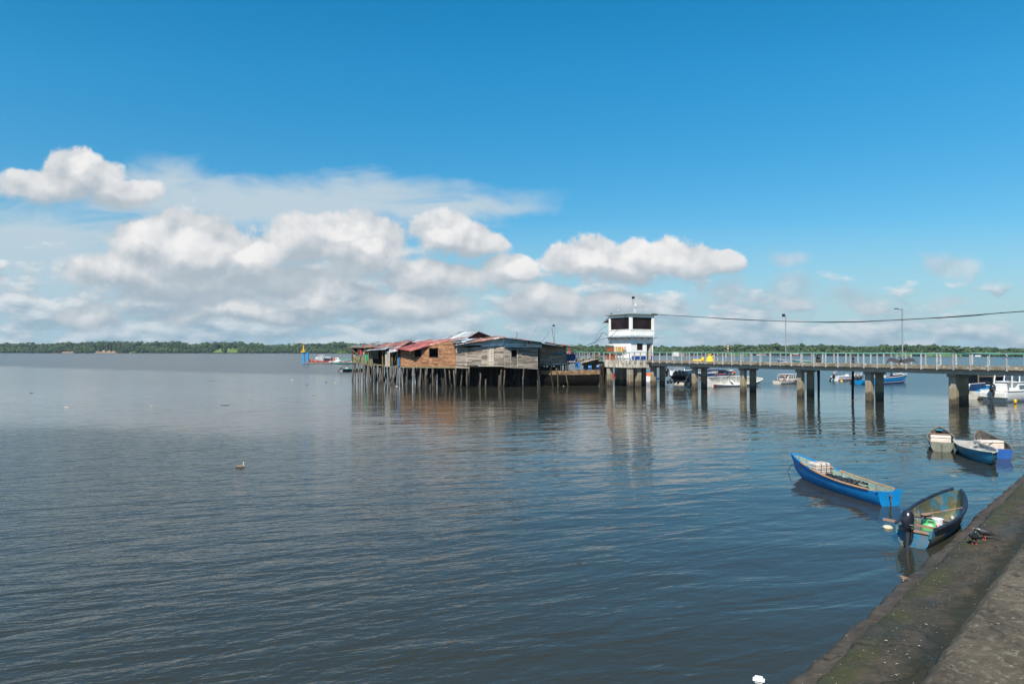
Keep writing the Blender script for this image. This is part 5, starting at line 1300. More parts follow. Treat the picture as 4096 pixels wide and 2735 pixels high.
for (px, pt, bx, by) in ((2231, 1484, 2231, 1553), (2264, 1500, 2272, 1544), (2263, 1462, 2264, 1480)):
    b = onz(bx, by, 0) if by > 1500 else at(bx, by, 93.0); stilt(ax, b, at(px, pt, b.y), .08, sink=.9 if by > 1500 else .1)
for i in range(14):
    p = G0.lerp(G1, RN.random()) + Vector((0, RN.uniform(2.8, 5.5), 0)); stilt(ax, p, p + Vector((0, 0, 2.7)), .09, 6, mt_='stilt_shade')
# poles and floodlight beside the annex
b = at(2218, 1376, 96); flood('lamp_post', 'thin pole with a tilted black floodlight above the annex roof', b, 2.6, (.34, .26), .3)
mb = MB(); mb.tube([at(2218, 1378, 93), at(2207, 1310, 93)], .05, 6); tag(mb.build('wooden_pole', MT['wood_grey']), 'leaning wooden pole beside the annex floodlight', 'pole')

# ------------------------------------------------------------------ hull maker
def hull_fn(L, B, D, stern=.7, bowr=.3, sternr=.05, draft=.12, wide=.42, p=2.2, full=.75, keel_rise=.5, bp=2.4):
    def st(t):
        if t < wide: b = B / 2 * (stern + (1 - stern) * math.sin(t / wide * math.pi / 2))
        else: b = B / 2 * max(0.0, (1 - ((t - wide) / (1 - wide)) ** p)) ** .85
        sh = D + bowr * max(0, t) ** bp + sternr * (1 - t) ** 3
        k = -draft + (draft + sh * keel_rise) * max(0, (t - .72) / .28) ** 2.2
        return max(b, .012), sh, k
    def P(t, s, inset=0.0):
        b, sh, k = st(t); w = abs(s); a = w * math.pi / 2
        y = (b - inset) * math.sin(a) ** full if w > 0 else 0
        y = max(y, 0.0); z = k + inset * 1.2 + (sh - k - inset * 1.2) * (1 - math.cos(a)) ** 1.05
        x = -L / 2 + L * t + .04 * L * (z - k) * max(0, (t - .75) / .25) / max(.3, sh)
        if inset and t > .97: x -= inset
        if inset and t < .03: x += inset
        return Vector((x, math.copysign(y, s), z))
    return P, st


def hull(root, L, B, D, outer, inner, rail=None, rail_r=.03, nt=22, ns=14, solid_deck=None, th=.035, **kw):
    P, st = hull_fn(L, B, D, **kw); mb = MB()
    T_ = [i / nt for i in range(nt + 1)]; S_ = [-1 + 2 * j / ns for j in range(ns + 1)]
    W_ = ns + 1
    vo = [P(t, s) for t in T_ for s in S_]; vi = [P(t, s, th) for t in T_ for s in S_]
    fo = [(i * W_ + j, i * W_ + j + 1, (i + 1) * W_ + j + 1, (i + 1) * W_ + j) for i in range(nt) for j in range(ns)]
    mb.add(vo, fo, 0, .5); mb.add([P(0, s) for s in S_], [tuple(range(W_))], 0, .5)
    h_ = mb.build('hull', MT[outer], root, smooth=True, local=True)
    mb = MB(); mb.add(vi, [tuple(reversed(f)) for f in fo], 0, .5); mb.add([P(0, s, th) for s in S_], [tuple(range(W_))[::-1]], 0, .5)
    rim = [P(t, 1) for t in T_] + [P(t, 1, th) for t in T_] + [P(t, -1) for t in T_] + [P(t, -1, th) for t in T_]; n = nt + 1
    mb.add(rim, [(i, i + 1, n + i + 1, n + i) for i in range(nt)] + [(2 * n + i + 1, 2 * n + i, 3 * n + i, 3 * n + i + 1) for i in range(nt)], 0, .5)
    mb.build('inside', MT[inner], root, smooth=True, local=True)
    if rail:
        for sd in (-1, 1):
            mb = MB(); mb.tube([P(t, sd) + Vector((0, sd * rail_r * .3, rail_r * .3)) for t in T_], rail_r, 8); mb.build('gunwale', MT[rail], root, smooth=True, local=True)
    if solid_deck:
        mb = MB(); pts_ = [P(t, 1) - Vector((0, .01, .03)) for t in T_] + [P(t, -1) - Vector((0, -.01, .03)) for t in reversed(T_)]
        mb.slab(pts_, .03); mb.build('deck', MT[solid_deck], root, local=True)
    return P, st


def thwart(root, P, t, z, w=.2, mt_='wood_grey', name='thwart', th=.03):
    q = None
    for k in range(1, 40):
        if P(t, k / 40).z > z: q = P(t, k / 40); break
    if q is None: q = P(t, 1)
    MB().box((q.x, 0, z), (w, 2 * q.y - .03, th)).build(name, MT[mt_], root, local=True)


def outboard(scale=1.0, cowl='cowl', mid='black', label='', loc=(0, 0, 0), rot=(0, 0, 0), group='outboard motors'):
    """local frame: z up, motor hangs aft along -x; origin at the clamp"""
    r = thing('outboard_motor', label, 'outboard motor', loc, group=group, rot=rot); r.scale = (scale,) * 3
    mb = MB()
    secs = [(-.02, .10, .13, .18), (.10, .15, .17, .22), (.24, .155, .17, .22), (.36, .13, .155, .20), (.42, .09, .11, .15)]
    vs = []; n = 14
    for z, y, xa, xb in secs:
        for k in range(n):
            t = 2 * math.pi * k / n; c_, s_ = math.cos(t), math.sin(t)
            vs.append((-.12 + (xa if c_ > 0 else xb) * math.copysign(abs(c_) ** .6, c_), y * math.copysign(abs(s_) ** .6, s_), z + .04 * (c_ < 0)))
    fs = [(i * n + k, i * n + (k + 1) % n, (i + 1) * n + (k + 1) % n, (i + 1) * n + k) for i in range(len(secs) - 1) for k in range(n)] + [tuple(range(n - 1, -1, -1)), tuple(range(4 * n, 5 * n))]
    mb.add(vs, fs); mb.build('cowling', MT[cowl], r, smooth=True, local=True)
    mb = MB(); mb.box((-.30, 0, .17), (.03, .2, .03), bev=.008); mb.box((-.12, 0, .12), (.40, .32, .02), bev=.006); mb.build('trim', MT['metal'], r, local=True)
    mb = MB(); mb.tube([(-.12, 0, 0), (-.12, 0, -.25), (-.13, 0, -.62)], [.05, .042, .036], 10, sx=1.15); mb.box((-.16, 0, -.52), (.26, .14, .02), bev=.008)
    mb.tube([(-.12, 0, -.60), (-.13, 0, -.78)], [.05, .03], 8); mb.tube([(.0, 0, -.74), (-.1, 0, -.74), (-.27, 0, -.74)], [.02, .055, .045], 10)
    mb.hexa([(-.18, -.01, -.92), (-.08, -.01, -.92), (-.08, .01, -.92), (-.18, .01, -.92), (-.2, -.012, -.78), (-.04, -.012, -.78), (-.04, .012, -.78), (-.2, .012, -.78)])
    mb.build('leg', MT[mid], r, smooth=True, local=True)
    mb = MB()
    for k in range(3):
        a = k * 2.094; c_, s_ = math.cos(a), math.sin(a); c2, s2 = math.cos(a + .7), math.sin(a + .7)
        mb.add([(-.28, 0, -.74), (-.27, .13 * c_, -.74 + .13 * s_), (-.31, .14 * math.cos(a + .35), -.74 + .14 * math.sin(a + .35)), (-.33, .11 * c2, -.74 + .11 * s2)], [(0, 1, 2, 3), (3, 2, 1, 0)])
    mb.tube([(-.27, 0, -.74), (-.35, 0, -.74)], [.035, .015], 8); mb.build('propeller', MT['metal'], r, local=True)
    mb = MB(); mb.box((.03, 0, -.12), (.05, .2, .24), bev=.01); mb.box((.0, .07, -.14), (.14, .03, .28)); mb.box((.0, -.07, -.14), (.14, .03, .28)); mb.tube([(.02, -.06, -.02), (.10, -.06, -.02)], .015, 6); mb.tube([(.02, .06, -.02), (.10, .06, -.02)], .015, 6); mb.build('clamp', MT['black'], r, local=True)
    mb = MB(); mb.tube([(.0, .03, -.02), (.25, .05, .03), (.5, .06, .04)], [.02, .018, .024], 7); mb.build('tiller', MT['black'], r, local=True)
    return r


def boat_root(name, label, cat, stern_pt, bow_pt, L, z=0, roll=0, pitch=0, group=None):
    s, b = Vector(stern_pt), Vector(bow_pt); a = math.atan2(b.y - s.y, b.x - s.x); c = (s + b) / 2
    return thing(name, label, cat, (c.x, c.y, z), group=group, rot=(roll, pitch, a)), a


def to_world(root, p): return Matrix.Translation(root.location) @ root.rotation_euler.to_matrix().to_4x4() @ Vector(p)


def rope(pts, r, mt_, lab, name='rope'):
    return tag(MB().tube(pts, r, 6).build(name, MT[mt_], smooth=True), lab, 'rope')


def cooler(label, p, d, rz, mt_='foam', lid=.3, group=None, name='cooler_box'):
    r = thing(name, label, 'cooler', tuple(p), rz, group=group)
    h = d[2]; MB().box((0, 0, h * (1 - lid) / 2), (d[0], d[1], h * (1 - lid)), bev=.02).build('box', MT[mt_], r, local=True)
    MB().box((0, 0, h * (1 - lid) + h * lid / 2 + .004), (d[0] + .015, d[1] + .015, h * lid - .008), bev=.03).build('lid', MT[mt_], r, local=True)
    return r


# ------------------------------------------------------------------ foreground canoe (blue)
st0, bw0 = onz(3556, 2022, 0), onz(3180, 1898, 0)
cn, ca = boat_root('canoe', 'bright blue wooden canoe with tan rails, mint inside and squared stern', 'canoe', st0, bw0, 5, z=.0, roll=.0)
Lc = (bw0 - st0).length + .05
P, st = hull(cn, Lc, 1.02, .36, 'blue_paint', 'mint', None, stern=.74, bowr=.42, sternr=.07, draft=.12, wide=.40, p=2.0, keel_rise=.35)
for sd in (-1, 1):
    nt_ = 30; mb = MB(); t0_ = .07
    T_ = [t0_ + (.985 - t0_) * i / nt_ for i in range(nt_ + 1)]
    off = Vector((0, sd * .012, .018))
    mb.tube([P(t, sd) + off for t in T_ if t < .83], .036, 8); mb.build('gunwale', MT['wood_rail'], cn, smooth=True, local=True)
    mb = MB(); mb.tube([P(t, sd) + off for t in T_ if t >= .80], .038, 8)
    mb.tube([P(t, sd) + off for t in (.665, .69, .715)] if sd > 0 else [P(t, sd) + off for t in (.60, .63, .655)], .040, 8)
    plab(mb.build('gunwale', MT['blue_paint'], cn, smooth=True, local=True), 'blue painted stretches of the rail')
mb = MB(); mb.tube([P(.985, 0) + Vector((.02, 0, .05)), P(.99, 0) + Vector((.05, 0, .28)), P(1, .9) + Vector((.04, 0, .04))], [.035, .04, .05], 8); mb.build('stem', MT['blue_paint'], cn, smooth=True, local=True)
mb = MB(); mb.add([P(0, s) + Vector((-.022, 0, 0)) for s in [-1 + i / 7 for i in range(15)]] + [P(0, s) + Vector((.03, 0, 0)) for s in [-1 + i / 7 for i in range(15)]],
                  [tuple(range(15)), tuple(range(29, 14, -1))] + [(i, 15 + i, 16 + i, i + 1) for i in range(14)] + [(14, 29, 15, 0)])
mb.box((-Lc / 2 + .004, -.30, .455), (.05, .30, .055)); mb.box((-Lc / 2 + .004, .33, .44), (.05, .2, .03)); mb.build('transom', MT['blue_paint'], cn, local=True)
thwart(cn, P, .18, .25, .16); thwart(cn, P, .42, .22, .12)
for t in (.3, .55):
    mb = MB(); mb.tube([P(t, s, .04) for s in [-.95 + 1.9 * k / 12 for k in range(13)]], .018, 6); mb.build('rib', MT['mint'], cn, local=True)
cp = to_world(cn, (Lc * .20, -.02, .28))
cb = cooler('foam cooler wrapped in patterned plastic and tied with black cord in the blue canoe', cp, (.46, .56, .44), ca + .1, 'foam_wrap')
mb = MB()
for (y) in (-.1, .12): mb.tube([(-.275, y, .0), (-.285, y + .03, .22), (-.28, y, .435), (0, y, .445), (.28, y, .43), (.285, y, .0)], .012, 5)
for z in (.12, .26): mb.tube([(-.275, -.33, z), (-.285, 0, z + .03), (-.275, .33, z), (.275, .33, z), (.275, -.33, z - .02), (-.275, -.33, z)], .010, 5)
mb.build('cord', MT['rope'], cb, local=True)
# tarpaulin heap
mb = MB()
def heap(u, v):
    t = .27 + .38 * u; q = P(t, 1); y = (v - .5) * 2 * q.y * .80
    z = .17 + .13 * math.sin(math.pi * min(1, max(0, v))) * (.6 + .4 * math.sin(u * 3)) + .12 * abs(fn(u * 5, v * 4, 3)) + .06 * fn(u * 13, v * 9, 8) + .10 * (1 - u) + .05
    return (q.x, y, max(z, .06))
mb.grid(40, 22, heap)
tr_ = thing('tarpaulin', 'crumpled black plastic sheet lying in the blue canoe', 'tarpaulin', tuple(cn.location), rot=tuple(cn.rotation_euler))
mb.build('sheet', MT['black_cloth'], tr_, smooth=False, local=True)
mb = MB(); a_, b_ = to_world(cn, (-Lc * .33, .34, .30)), to_world(cn, (Lc * .02, .30, .30)); mb.tube([a_, b_], .022, 6)
tag(mb.build('pole', MT['wood_grey']), 'grey wooden pole lying along the inside of the blue canoe', 'pole')
rb = to_world(cn, (Lc / 2 - .08, 0, .42))
rope([rb, onz(3166, 1858, .30), onz(3155, 1875, .1), onz(3144, 1893, -.1)], .012, 'rope', 'mooring line from the bow of the blue canoe into the water')
tb = to_world(cn, (-Lc / 2 - .03, .02, .36))
rope([tb, tb + Vector((-.0, -.05, -.1)), tb + Vector((.02, -.06, -.3)), tb + Vector((.03, -.08, -.55))], .018, 'rope', 'frayed rope hanging over the stern of the blue canoe')
kn = MB(); kn.lathe([(.01, -.06), (.035, -.03), (.04, .01), (.02, .04)], 8, T=Matrix.Translation(tb + Vector((0, -.05, -.05)))); tag(kn.build('rope_knot', MT['rope']), 'dark rope knot on the stern of the blue canoe', 'rope')

# ------------------------------------------------------------------ motor dinghy at the quay
st1, bw1 = onz(3652, 2188, 0), onz(3824, 1972, .62); st1.z = bw1.z = 0
dg_, da = boat_root('dinghy', 'worn blue dinghy with black rubber rail moored against the quay', 'dinghy', st1, bw1, 5, z=.03, roll=.03)
Ld = (bw1 - st1).length
P, st = hull(dg_, Ld, 1.08, .40, 'blue_worn', 'blue_in', None, stern=.68, bowr=.30, sternr=.02, draft=.14, wide=.45, p=2.1, keel_rise=.3)
PD = P
for sd in (-1, 1):
    mb = MB(); T_ = [.04 + .93 * i / 26 for i in range(27)]; mb.tube([P(t, sd) + Vector((0, sd * .02, .02)) for t in T_], .048, 10); mb.build('gunwale', MT['rubber'], dg_, smooth=True, local=True)
mb = MB(); mb.box((-Ld / 2 - .005, 0, .36), (.06, .72, .06), bev=.015); mb.build('transom_cap', MT['wood_tan'], dg_, local=True)
mb = MB(); mb.tube([P(0, s) + Vector((-.01, 0, .01)) for s in (-1, -.9, -.8)], .035, 8); mb.tube([P(0, s) + Vector((-.01, 0, .01)) for s in (.8, .9, 1)], .035, 8); mb.build('quarter_knee', MT['teal_worn'], dg_, smooth=True, local=True)
thwart(dg_, P, .50, .27, .24, 'wood_grey'); thwart(dg_, P, .235, .22, .22, 'grey_in')
def bulkhead(root, P, t, z, mt_):
    pts_ = [P(t, s, .03) for s in [-.9 + 1.8 * k / 16 for k in range(17)] if P(t, s, .03).z < z]; q = pts_[-1].y; x = pts_[0].x
    poly = pts_ + [Vector((x, pts_[-1].y, z)), Vector((x, pts_[0].y, z))]; MB().slab(poly, .03, d=(1, 0, 0)).build('bulkhead', MT[mt_], root, local=True)
bulkhead(dg_, P, .26, .21, 'grey_in'); bulkhead(dg_, P, .48, .26, 'blue_in')
om = outboard(.92, 'cowl', 'slate_metal', 'black outboard motor clamped to the stern of the dinghy by the quay', tuple(to_world(dg_, (-Ld / 2 - .06, .08, .42))), (0, .12, da), None)
jp = to_world(dg_, (-Ld * .285, -.12, .03)); jc = thing('jerry_can', 'green plastic jerrycan with dark cap in the dinghy', 'jerrycan', tuple(jp), da + .2)
mb = MB()
for z, s in ((0, .92), (.03, 1), (.27, 1), (.33, .9), (.37, .6)):
    pass
secs = [(0, .15, .11), (.03, .165, .125), (.26, .165, .125), (.33, .14, .10), (.37, .09, .07)]; n = 16; vs = []
for z, a, b in secs:
    for k in range(n):
        t = 2 * math.pi * k / n; vs.append((b * math.copysign(abs(math.cos(t)) ** .5, math.cos(t)), a * math.copysign(abs(math.sin(t)) ** .5, math.sin(t)), z))
mb.add(vs, [(i * n + k, i * n + (k + 1) % n, (i + 1) * n + (k + 1) % n, (i + 1) * n + k) for i in range(4) for k in range(n)] + [tuple(range(n - 1, -1, -1)), tuple(range(4 * n, 5 * n))])
mb.build('body', MT['green_plastic'], jc, smooth=True, local=True)
MB().tube([(0, -.12, .34), (0, -.11, .43), (0, .02, .44), (0, .06, .36)], .022, 8).build('handle', MT['green_plastic'], jc, smooth=True, local=True)
MB().lathe([(.045, .34), (.045, .40), (.055, .40), (.055, .45), (.01, .46)], 12, T=Matrix.Translation((0, .11, 0))).build('cap', MT['green_cap'], jc, smooth=True, local=True)
bp_ = to_world(dg_, (-Ld * .225, -.24, .235)); bk = thing('bucket', 'white plastic tub with faint red print in the dinghy', 'tub', tuple(bp_))
MB().lathe([(.10, 0), (.105, .02), (.125, .24), (.13, .25), (.115, .245), (.1, .05)], 20).build('body', MT['foam_white'], bk, smooth=True, local=True)
mb = MB()
for (a, z, w_, h_) in ((-1.75, .08, .02, .09), (-2.35, .10, .03, .03), (-2.2, .05, .02, .03)):
    T = Matrix.Rotation(a, 4, 'Z') @ Matrix.Translation((.118, 0, z)); mb.box((0, 0, 0), (.012, w_ * 1.4, h_), T=T)
mb.build('print', MT['red_paint'], bk, local=True)
def paddle(lab, a, b, blade_mt, shaft_mt, flat=(0, 0, 1), w=.13, bl=.5):
    a, b = Vector(a), Vector(b); d = (b - a).normalized(); n = Vector(flat); sd = d.cross(n).normalized()
    r = thing('paddle', lab, 'paddle', tuple(a), group='paddles in the boats'); MB().tube([a + d * bl * .6, b], .017, 7).build('shaft', MT[shaft_mt], r)
    mb = MB(); pr = [(0, .3), (.04, .75), (.15, 1), (.35, 1), (.55, .75), (.8, .3), (1, .12)]
    L_ = [a + d * bl * k + sd * w * q for k, q in pr] + [a + d * bl * k - sd * w * q for k, q in reversed(pr)]
    mb.slab(L_, .02, d=tuple(sd.cross(d).normalized())); mb.build('blade', MT[blade_mt], r); return r
W_ = lambda x, y, z: to_world(dg_, (x, y, z))
paddle('paddle with a round dark blade resting on the middle seat of the dinghy', W_(Ld * .02, .26, .31), W_(-Ld * .30, .30, .12), 'navy_hull', 'wood_grey', w=.13, bl=.3)
paddle('brown paddle with a long thin shaft lying towards the bow of the dinghy', W_(-Ld * .04, .30, .32), W_(Ld * .24, -.38, .45), 'wood_tan', 'wood_tan', w=.09, bl=.5)
a_, b_ = W_(-Ld * .41, .78, .42), W_(-Ld * .37, -.38, .38); tag(MB().bar(a_, b_, .07, .05).build('plank', MT['wood_tan']), 'short wooden plank laid across the stern of the dinghy', 'plank')
for (x, y, r0, lb) in ((.03, -.50, .05, 'cream sponge standing on the middle seat of the dinghy'), (.02, -.33, .045, 'flat cream sponge on the middle seat of the dinghy')):
    p = W_(Ld * x, y, .32); tag(MB().lathe([(r0 * .7, -.03), (r0, 0), (r0 * .9, .04), (r0 * .3, .06)], 9, T=Matrix.Translation(p)).build('sponge', MT['cream'], smooth=True), lb, 'sponge')

# ------------------------------------------------------------------ three small boats at the right
# grey canoe, seen from its end
s2, b2 = onz(3768, 1806, 0), onz(3757, 1752, 0)
g2, ga = boat_root('canoe', 'grey fibreglass canoe seen end-on with a white cooler and a board across', 'canoe', s2, b2, 4.3)
L2 = max(4.0, (b2 - s2).length); P, st = hull(g2, L2, 1.12, .38, 'grey_hull', 'grey_in', 'grey_hull', .03, stern=.82, bowr=.22, sternr=.06, draft=.12, wide=.4, p=2.0)
MB().tube([P(0, s) * 1 + Vector((-.03, 0, 0)) for s in (0, .3, .0)] and [P(0, 0) + Vector((-.02, 0, 0)), P(0, 0) + Vector((-.05, 0, .5))], .035, 8).build('stem', MT['grey_hull'], g2, local=True)
mb = MB(); mb.box((L2 * .42, 0, .50), (L2 * .15, .30, .02)); mb.build('foredeck', MT['teal_worn'], g2, local=True)
cooler('large white cooler box filling the grey canoe', to_world(g2, (-L2 * .22, .02, .18)), (.5, .84, .40), ga, 'foam', group='white coolers in the right-hand boats')
a_, b_ = to_world(g2, (-L2 * .10, .55, .60)), to_world(g2, (-L2 * .10, -.55, .57)); tag(MB().bar(a_, b_, .1, .04).build('plank', MT['wood_tan']), 'brown board laid across the grey canoe behind the cooler', 'plank')
# white and teal rowing boat
s3, b3 = onz(3856, 1800, 0), onz(3970, 1862, 0)
g3, ga3 = boat_root('rowing_boat', 'small boat with white inside and worn teal hull, nearest of the right-hand three', 'rowing boat', s3, b3, 4.6)
L3 = max(4.3, (b3 - s3).length); P, st = hull(g3, L3, 1.18, .42, 'teal_worn', 'pale_in', 'white_dirty', .035, stern=.7, bowr=.14, sternr=.05, draft=.12, wide=.42, p=2.2, keel_rise=.2)
thwart(g3, P, .55, .28, .28, 'pale_in'); thwart(g3, P, .30, .26, .22, 'pale_in'); thwart(g3, P, .10, .32, .25, 'pale_in'); bulkhead(g3, P, .52, .27, 'pale_in')
W3 = lambda x, y, z: to_world(g3, (x, y, z))
paddle('grey paddle lying in the white and teal boat', W3(-L3 * .10, -.28, .24), W3(L3 * .06, -.05, .3), 'wood_grey', 'wood_tan', w=.10, bl=.45)
paddle('second paddle standing against the seat of the white and teal boat', W3(L3 * .02, .18, .16), W3(L3 * .10, .08, .42), 'wood_grey', 'wood_grey', w=.05, bl=.2)
# blue transom boat
s4, b4 = onz(4014, 1834, 0), onz(3920, 1778, 0)
g4, ga4 = boat_root('skiff', 'dark wooden skiff with a bright blue stern board and a white cooler', 'skiff', s4, b4, 4.2)
L4 = max(4.0, (b4 - s4).length); P, st = hull(g4, L4, 1.15, .36, 'navy_hull', 'grey_in', 'wood_grey', .03, stern=.55, bowr=.34, sternr=.03, draft=.14, wide=.45, p=2.1)
mb = MB(); S_ = [-1 + i / 6 for i in range(13)]; mb.slab([P(0, s) + Vector((-.03, 0, .02)) for s in S_], .03, d=(1, 0, 0)); mb.build('transom', MT['royal'], g4, local=True)
thwart(g4, P, .12, .33, .2, 'wood_grey')
cooler('long white cooler box lying across the dark skiff with the blue stern', to_world(g4, (-L4 * .10, .12, .16)), (.42, 1.0, .40), ga4 + .35, 'foam', group='white coolers in the right-hand boats')
a_, b_ = to_world(g4, (-L4 * .20, .55, .22)), to_world(g4, (-L4 * .26, .15, .55)); tag(MB().tube([a_, b_], .03, 7).build('tiller_stick', MT['wood_grey']), 'short dark stick leaning beside the cooler in the skiff', 'stick')

# ------------------------------------------------------------------ barge, gangway, tarpaulins
s5, b5 = onz(2398, 1543, 0), onz(2118, 1541, 0)
bg_, ba = boat_root('barge', 'old rusty brown wooden barge hull lying under the annex', 'barge', (s5.x, 93.0, 0), (b5.x, 92.2, 0), 10)
L5 = (Vector((s5.x, 93)) - Vector((b5.x, 92.2))).length
P, st = hull(bg_, L5, 3.0, 1.45, 'barge_shade', 'dark_void', None, stern=.8, bowr=.15, sternr=.1, draft=.5, wide=.4, p=2.6, full=1.5, th=.1)
for sd in (-1, 1):
    mb = MB(); T_ = [.0 + .97 * i / 24 for i in range(25)]
    for i in range(24):
        a, b = P(T_[i], sd), P(T_[i + 1], sd); o_ = Vector((0, sd * .05, 0))
        for (z0, z1, k) in ((-.02, .22, .08), (.24, .52, .04)):
            k_ = Vector((0, sd * k, 0)); mb.hexa([a + Vector((0, 0, z0)) + k_, b + Vector((0, 0, z0)) + k_, b + Vector((0, 0, z0)) - k_, a + Vector((0, 0, z0)) - k_, a + Vector((0, 0, z1)) + k_, b + Vector((0, 0, z1)) + k_, b + Vector((0, 0, z1)) - k_, a + Vector((0, 0, z1)) - k_])
    mb.build('strake', MT['barge'], bg_, local=True)
mb = MB(); mb.box((-L5 / 2, 0, 1.8), (.16, 2.5, .55)); mb.build('transom', MT['barge'], bg_, local=True)
mb = MB(); T_ = [i / 20 for i in range(21)]; mb.slab([P(t, .98) + Vector((0, 0, .3)) for t in T_] + [P(t, -.98) + Vector((0, 0, .3)) for t in reversed(T_)], .06); mb.build('deck', MT['deck'], bg_, local=True)
def drape(name, x0, x1, y0, y1, d0, d1, mt_, lab, amp=.08):
    a, b, c, e_ = at(x0, y0, d0), at(x1, y0, d1), at(x1, y1, d1 - .1), at(x0, y1, d0 - .1)
    mb = MB(); mb.grid(24, 16, lambda u, v: (a * (1 - u) + b * u) * (1 - v) + (e_ * (1 - u) + c * u) * v + Vector((0, -amp * math.sin(u * 13 + v * 5) - amp * .6 * fn(u * 5, v * 5), -.06 * math.sin(u * math.pi) * (1 - v))), th=.01)
    return tag(mb.build(name, MT[mt_], smooth=True), lab, 'tarpaulin')
drape('tarpaulin', 2265, 2312, 1414, 1450, 94.2, 94.6, 'blue_tarp', 'dark blue tarpaulin hung right of the annex')
drape('tarpaulin', 2301, 2318, 1448, 1471, 94.0, 93.6, 'bright_tarp', 'brighter blue plastic sheet hanging below the dark tarpaulin')
t_ = thing('table', 'rough dark table with a few things on it below the blue tarpaulin', 'table', tuple(at(2285, 1475, 93.6)))
p0 = at(2266, 1448, 93.5); MB().box(tuple(at(2286, 1448, 93.5)), (1.5, .5, .05)).build('top', MT['wood_grey'], t_)
for x in (2268, 2286, 2303): MB().bar(at(x, 1449, 93.4), at(x + 2, 1477, 93.4), .05, .05).build('leg', MT['wood_grey'], t_)
mb = MB()
for x in (2270, 2278, 2284, 2291, 2298): mb.box(tuple(at(x, 1445.5, 93.5)), (.12, .12, .1))
tag(mb.build('bottles', MT['foam']), 'small pale jars on the rough table by the barge', 'jars')
gw = thing('gangway', 'sloping plank gangway with pole handrail from barge to pier', 'gangway', tuple(at(2318, 1455, 94)))
a, b = at(2318, 1452, 94.5), at(2399, 1431, 97.5); dvec = (b - a).normalized(); sdv = dvec.cross(Vector((0, 0, 1))).normalized()
mb = MB()
for i in range(14):
    c_ = a.lerp(b, (i + .5) / 14); mb.hexa([c_ - dvec * .09 - sdv * .5, c_ + dvec * .09 - sdv * .5, c_ + dvec * .09 + sdv * .5, c_ - dvec * .09 + sdv * .5] + [q + Vector((0, 0, .05)) for q in (c_ - dvec * .09 - sdv * .5, c_ + dvec * .09 - sdv * .5, c_ + dvec * .09 + sdv * .5, c_ - dvec * .09 + sdv * .5)])
mb.build('treads', MT['plank_pale'], gw)
mb = MB(); mb.bar(a - sdv * .45 - Vector((0, 0, .12)), b - sdv * .45 - Vector((0, 0, .12)), .1, .2); mb.bar(a + sdv * .45 - Vector((0, 0, .12)), b + sdv * .45 - Vector((0, 0, .12)), .1, .2); mb.build('stringer', MT['dark_void'], gw)
MB().tube([at(2311, 1423, 94), at(2368, 1406, 96.5)], .07, 7).build('handrail', MT['wood_grey'], gw)
mb = MB()
for x, y0, y1 in ((2311, 1423, 1475), (2316, 1425, 1472), (2392, 1412, 1440)): mb.tube([at(x, y0, 94.4), at(x + 1, y1, 94.4)], .06, 6)
mb.build('post', MT['plank_moss'], gw)
mb = MB(); lx = [(2368, 1433), (2378, 1424), (2388, 1421), (2398, 1427), (2410, 1424)]
for (x, y) in lx: mb.box(tuple(at(x, y + 2, 97)), (1.1, .8, .16), RN.uniform(-.2, .2))
tag(mb.build('timber_stack', MT['wood_grey']), 'loose boards stacked at the top of the gangway', 'boards')
rope([at(2393, 1428, 95), at(2400, 1434, 93), at(2409, 1441, 91), at(2417, 1447, 89)], .04, 'rope_green', 'green hose slung from gangway to platform corner')

